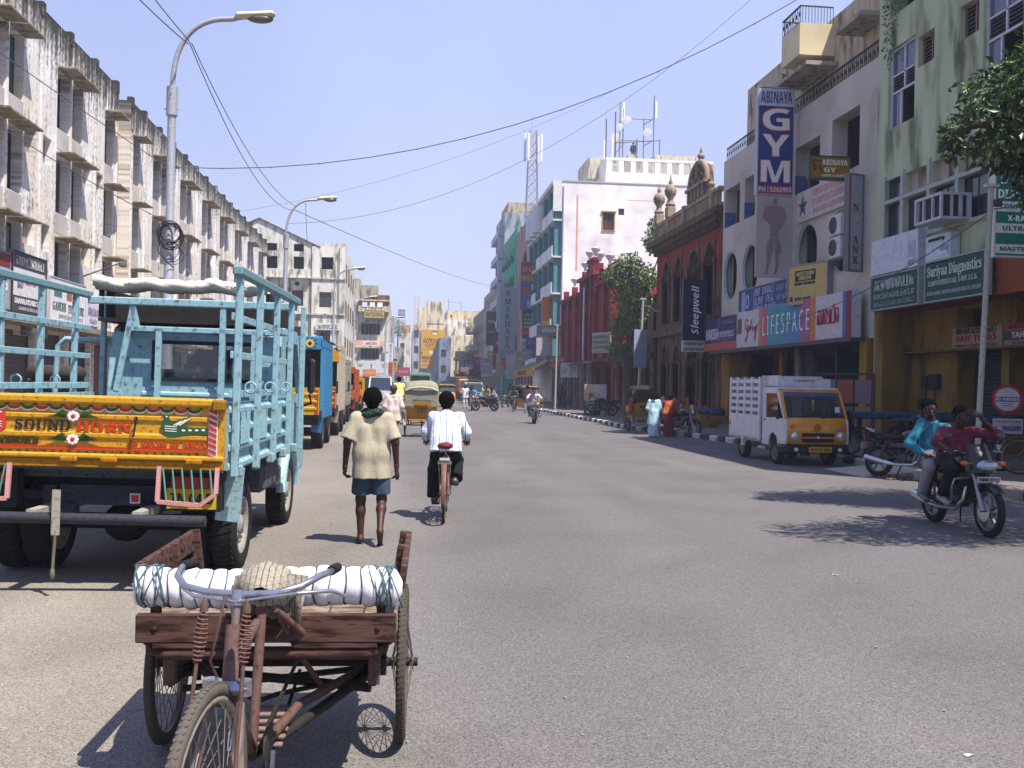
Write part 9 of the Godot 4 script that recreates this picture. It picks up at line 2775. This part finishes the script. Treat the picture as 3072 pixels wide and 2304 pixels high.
func people()->void:
	var r:=person("barefoot man in a loose beige shirt and blue shorts walking away",Vector3(-0.29,0,-10.3),2,"walk",{"shirt": "#aaa28e","sleeve":0.92,"sw":0.076,"hem":0.175,"flare":0.004,"legs": "shorts","lcol": "#3a4a5c","skin": "#3e241c","curl3":0.75,"face":Vector3(0.05,-0.08,-1)},0.0125,{4:[-0.245,1.05,0.05],5:[-0.265,0.79,-0.03],11:[0.235,1.05,0.06],12:[0.255,0.80,0.0]},"",0.965)
	var s:=S.new(Vector3(-0.3,1.1,-0.3),Vector3(0.3,1.6,0.3),0.011)
	for k in 10:
		var a:=TAU*k/10
		var a2:=TAU*(k+1)/10
		s.cap(Vector3(0.085*cos(a),1.335+0.015*sin(a*2),0.08*sin(a)-0.005),Vector3(0.085*cos(a2),1.335+0.015*sin(a2*2),0.08*sin(a2)-0.005),0.035,0.035,0.02)
	s.cap(Vector3(0.06,1.33,-0.08),Vector3(0.12,1.12,-0.13),0.035,0.03,0.02).folds(ns,0.02,Vector3(26,40,26))
	part(r,"scarf",s.mesh(B.new()),mat("#2c3c34",0.9,1,{"s":3.0}))
	part(r,"held_pouch",B.new().ball(Vector3(0.265,0.70,-0.03),Vector3(0.025,0.05,0.04),10),mat("#2a2c34",0.6,0))
	person("man in a pale pinkish shirt with rolled sleeves walking ahead of the beige shirt",Vector3(-0.2,0,-26.4),0,"walk",{"shirt": "#d0bfba","sleeve":1.55,"hem":0.2,"legs": "trousers","lcol": "#8a7c70","skin": "#5a3628","hair": "#4c4544"},0.017,{},"",0.97)
	person("man in a white and blue checked shirt riding the old bicycle away",Vector3(0.56,0,-12.35),-4,"cycle",{"shirt":check_mat(),"sleeve":1.85,"hem":0.08,"lcol": "#15161c","shoe": "#4a4038","cuff":0.095,"skin": "#4e3024","curl3":0.9,"curl10":0.9,"hd3":Vector3(0,-0.1,-1),"hd10":Vector3(0,-0.1,-1),"pn3":Vector3(0,-1,0),"pn10":Vector3(0,-1,0),"face":Vector3(0.15,-0.1,-1)},0.0125,{},"",0.97)
	person("motorcycle rider in a crimson shirt shading his eyes with one hand",Vector3(6.78,0,-11.5),178,"ride",{"shirt": "#6c2a3c","sleeve":1.2,"hem":0.12,"lcol": "#1f2027","shoe": "#8c8c90","skin": "#3a2018","moustache":true,"curl10":0.9,"hd10":Vector3(0,-0.2,-1),"pn10":Vector3(0,-1,0),"hd3":Vector3(0.9,0.35,-0.05),"pn3":Vector3(0,-0.5,1),"curl3":0.25},0.0125,{2:[0.0,1.375,0.0],3:[-0.19,1.18,0.08],4:[-0.40,1.16,-0.1],5:[-0.15,1.395,-0.125],10:[0.19,1.18,0.08],1:[0,1.155,0.09]})
	person("smiling pillion rider in a bright cyan shirt and grey trousers",Vector3(6.78,0,-11.5),178,"pillion",{"shirt": "#2f7a92","sleeve":1.8,"hem":0.1,"lcol": "#8f8c94","shoe": "#3a4a5c","skin": "#3e241c","curl10":0.5,"face":Vector3(0.2,-0.05,-1)},0.0135,{})
	person("woman in a long pale blue dress at the right kerb",Vector3(8.35,0,-32.5),-10,"stand",{"shirt": "#a9cdd8","sleeve":1.3,"hem":0.35,"flare":0.05,"legs": "skirt","lcol": "#b4d4de","bun":true,"skin": "#4a2e24"},0.02,{},"women walking by the kerb",0.9)
	person("woman in an orange and maroon sari beside the parked motorcycle",Vector3(9.0,0,-33.0),-25,"bent",{"shirt": "#a8242c","sleeve":0.8,"hem":0.0,"legs": "skirt","lcol": "#7a1c34","wrap": "#b0602a","bun":true,"skin": "#4a2e24"},0.02,{},"women walking by the kerb",0.95)
	person("motorcyclist in a pale mauve shirt and dark glasses coming towards the camera",Vector3(5.75,0,-43.2),176,"ride",{"shirt": "#c9b4c4","sleeve":0.9,"lcol": "#4a505c","skin": "#6a4434","shoe": "#2a2a2c"},0.024)
	person("bearded motorcyclist in a blue shirt far down the street",Vector3(4.4,0,-62.6),174,"ride",{"shirt": "#7080b4","sleeve":1.0,"lcol": "#33343c","shoe": "#2a2a2c"},0.028)
	person("far cyclist in a dark green shirt",Vector3(6.8,0,-60.6),178,"cycle",{"shirt": "#3a5648","sleeve":1.0,"lcol": "#2c2c34"},0.028)
	person("far cyclist in a yellowish shirt with a pale basket",Vector3(6.2,0,-73.0),172,"cycle",{"shirt": "#8f8f4c","sleeve":1.0,"lcol": "#5a3a38"},0.032)
	person("man in a bright pale yellow shirt pedalling the sack cart",Vector3(-0.1,0.3,-40.2),0,"cycle",{"shirt": "#cfc878","sleeve":0.9,"lcol": "#5a5450"},0.028)
	person("driver seated in the blue truck cab seen through its rear window",Vector3(-2.2,0.72,-12.35),0,"ride",{"shirt": "#5a2c34","lcol": "#2a2a2c"},0.03)
	person("small dark figure standing under the rooftop masts",Vector3(21.3,23.1,-92.6),160,"stand",{"shirt": "#3c3c44","lcol": "#4c5c6c"},0.035)
	var g:="people standing in the distance"
	var k:=0
	for e in [["man in white standing between the far motorcycles",4.2,-66.0,180,"stand","#cfcfd2","#c4c4c4"],["man in a dark shirt and pale blue jeans behind the far cyclist",7.4,-58.8,20,"stand","#3a2c34","#7c93ac"],["man in a grey shirt bending over the far parked motorcycle",5.9,-63.0,90,"bent","#8a8c96","#33343c"],["man in a dark shirt on the far right pavement before the blue doors",10.6,-66.0,160,"stand","#33303c","#2c2c34"],["person in dark clothes squatting before the blue shop doors",11.0,-68.5,200,"squat","#2c2830","#26242a"],["second person squatting before the blue shop doors",11.3,-70.0,220,"squat","#3c3440","#26242a"],["man in brown sitting by the parked bikes near the green bin",10.6,-54.0,120,"squat","#5a4a40","#4a5a70"],["pedestrian in a maroon top before the far shops",9.6,-88.0,0,"stand","#6a2c3c","#33303c"],["pedestrian in a pale top walking at the far right kerb",8.9,-96.0,180,"walk","#b4b0b4","#44424c"],["pedestrian in blue at the far left by the lorries",-1.0,-84.0,0,"walk","#4c5c8c","#33343c"]]:
		person(e[0],Vector3(e[1],0.14 if e[1]>9.2 else 0.0,e[2]),e[3],e[4],{"shirt":e[5],"sleeve":1.0+0.4*(k % 2),"lcol":e[6],"skin": "#4a2e24"},0.036,{},g)
		k+=1
func small_things()->void:
	var b:B
	var g:="paper scraps on the road"
	var scraps:=[[-0.95,-8.9,"#b4b6b8","pale paper scrap on the road right of the blue truck rear wheel"],[-2.6,-5.6,"#a8a29a","pale paper scrap on the dusty road left of the cargo tricycle"],[3.9,-8.6,"#b8b2a6","pale paper scrap on the open road before the motorcycle riders"],[2.6,-4.3,"#b9b5ac","pale paper scrap on the empty road nearest the lower edge"]]
	for i in scraps.size():
		var e=scraps[i]
		b=B.new()
		b.grid([PackedVector3Array([Vector3(-0.025,0.006,-0.015),Vector3(0,0.012,-0.018),Vector3(0.025,0.005,-0.01)]),PackedVector3Array([Vector3(-0.022,0.005,0.015),Vector3(0.002,0.007,0.015),Vector3(0.027,0.009,0.012)])])
		tag(part(self,"paper_scrap",b,mat(e[2],0.9,0),Vector3(e[0],0,e[1]),Vector3(0,i*70,0)),e[3],"litter",g)
	b=B.new()
	var rg:=RandomNumberGenerator.new()
	rg.seed=99
	for i in 420:
		var x:=rg.randf_range(-4.0,9.6)
		var z:=-2.5-26.0*pow(rg.randf(),1.6)
		var w:=rg.randf_range(0.006,0.018)
		b.box(Vector3(x,w*0.3,z),Vector3(w,w*0.7,w*0.8),0.0,Basis(Vector3.UP,rg.randf()*3.0))
	var o:=tag(part(self,"road_grit",b,mat("#8a8278",0.95,0)),"tiny stones and grit scattered over the road","grit")
	o.set_meta("kind","stuff")
	b=B.new()
	for i in 60:b.box(Vector3(rg.randf_range(-0.5,0.5),0.02,rg.randf_range(-0.35,0.35)),Vector3(rg.randf_range(0.03,0.09),0.025,rg.randf_range(0.03,0.08)),0.0,Basis(Vector3(rg.randf(),1,rg.randf()).normalized(),rg.randf()*3.0))
	o=tag(part(self,"rubble",b,mat("#7a5c4c",0.95,1),Vector3(9.6,0.0,-18.2)),"brown rubble heaped beside the kerb ramp under the parked motorcycle","rubble")
	o.set_meta("kind","stuff")
	b=B.new()
	for i in 4:b.torus(Vector3(0,0.12+i*0.2,0),0.3,0.11,Vector3.UP,26,8)
	tag(part(self,"tyre_stack",b,mat("#3c3832",0.9,1),Vector3(-5.0,0.98,-15.2)),"stack of worn tyres seen through the cage left of the cab","tyres")
	tag(part(self,"crate",B.new().bx(-0.45,0,-0.45,0.45,0.88,0.45,0.02),mat("#5c5046",0.9,3),Vector3(-5.0,0.1,-15.2)),"wooden crate carrying the stack of worn tyres","crate")
	b=B.new()
	for i in 9:b.ball(Vector3(0.25*sin(i*2.1),0.12*(i/3),0.25*cos(i*2.1)),Vector3(0.22,0.13,0.2),8)
	tag(part(self,"rag_bundle",b,mat("#a09888",0.9,1,{"s":3.0}),Vector3(-5.3,1.12,-12.6)),"pale rag bundle seen over the left end of the tailgate","bundle")
	tag(part(self,"crate",B.new().bx(-0.5,0,-0.5,0.5,1.0,0.5,0.02),mat("#4c4640",0.9,3),Vector3(-5.3,0.1,-12.6)),"dark crate under the pale rag bundle","crate")
	b=B.new()
	b.ball(Vector3.ZERO,Vector3(0.08,0.06,0.2),8)
	b.tri(Vector3(0,0,-0.08),Vector3(-0.5,0.16,0.02),Vector3(0,0,0.1)); b.tri(Vector3(0,0,-0.08),Vector3(0,0,0.1),Vector3(0.5,0.16,0.02))
	tag(part(self,"bird",b,mat("#26262c",0.8,0),Vector3(12.9,12.39,-33.0),Vector3(0,40,20)),"small dark bird flying before the concrete canopy","bird")
	cafe_board()
func cafe_board()->void:
	var r:=thing("notice_stand","dark framed notice stand with coloured posters behind the mini lorry","notice stand",Vector3(11.6,0.14,-25.2),-30)
	part(r,"frame",B.new().bx(-0.75,0,-0.05,-0.69,2.0,0.0).bx(0.69,0,-0.05,0.75,2.0,0.0).bx(-0.75,1.94,-0.05,0.75,2.0,0.0).bx(-0.69,0.4,-0.05,0.69,0.46,0.0),mat("#3c4248",0.6,4))
	for i in 6:part(r,"poster",B.new().bx(-0.66+0.45*(i % 3),0.5+0.7*(i/3),-0.03,-0.25+0.45*(i % 3),1.12+0.7*(i/3),-0.01),mat(["#8c4a44","#6a6470","#9c7a5c","#7c8086","#a0584c","#84707c"][i],0.7,4,{"s":3.0}))
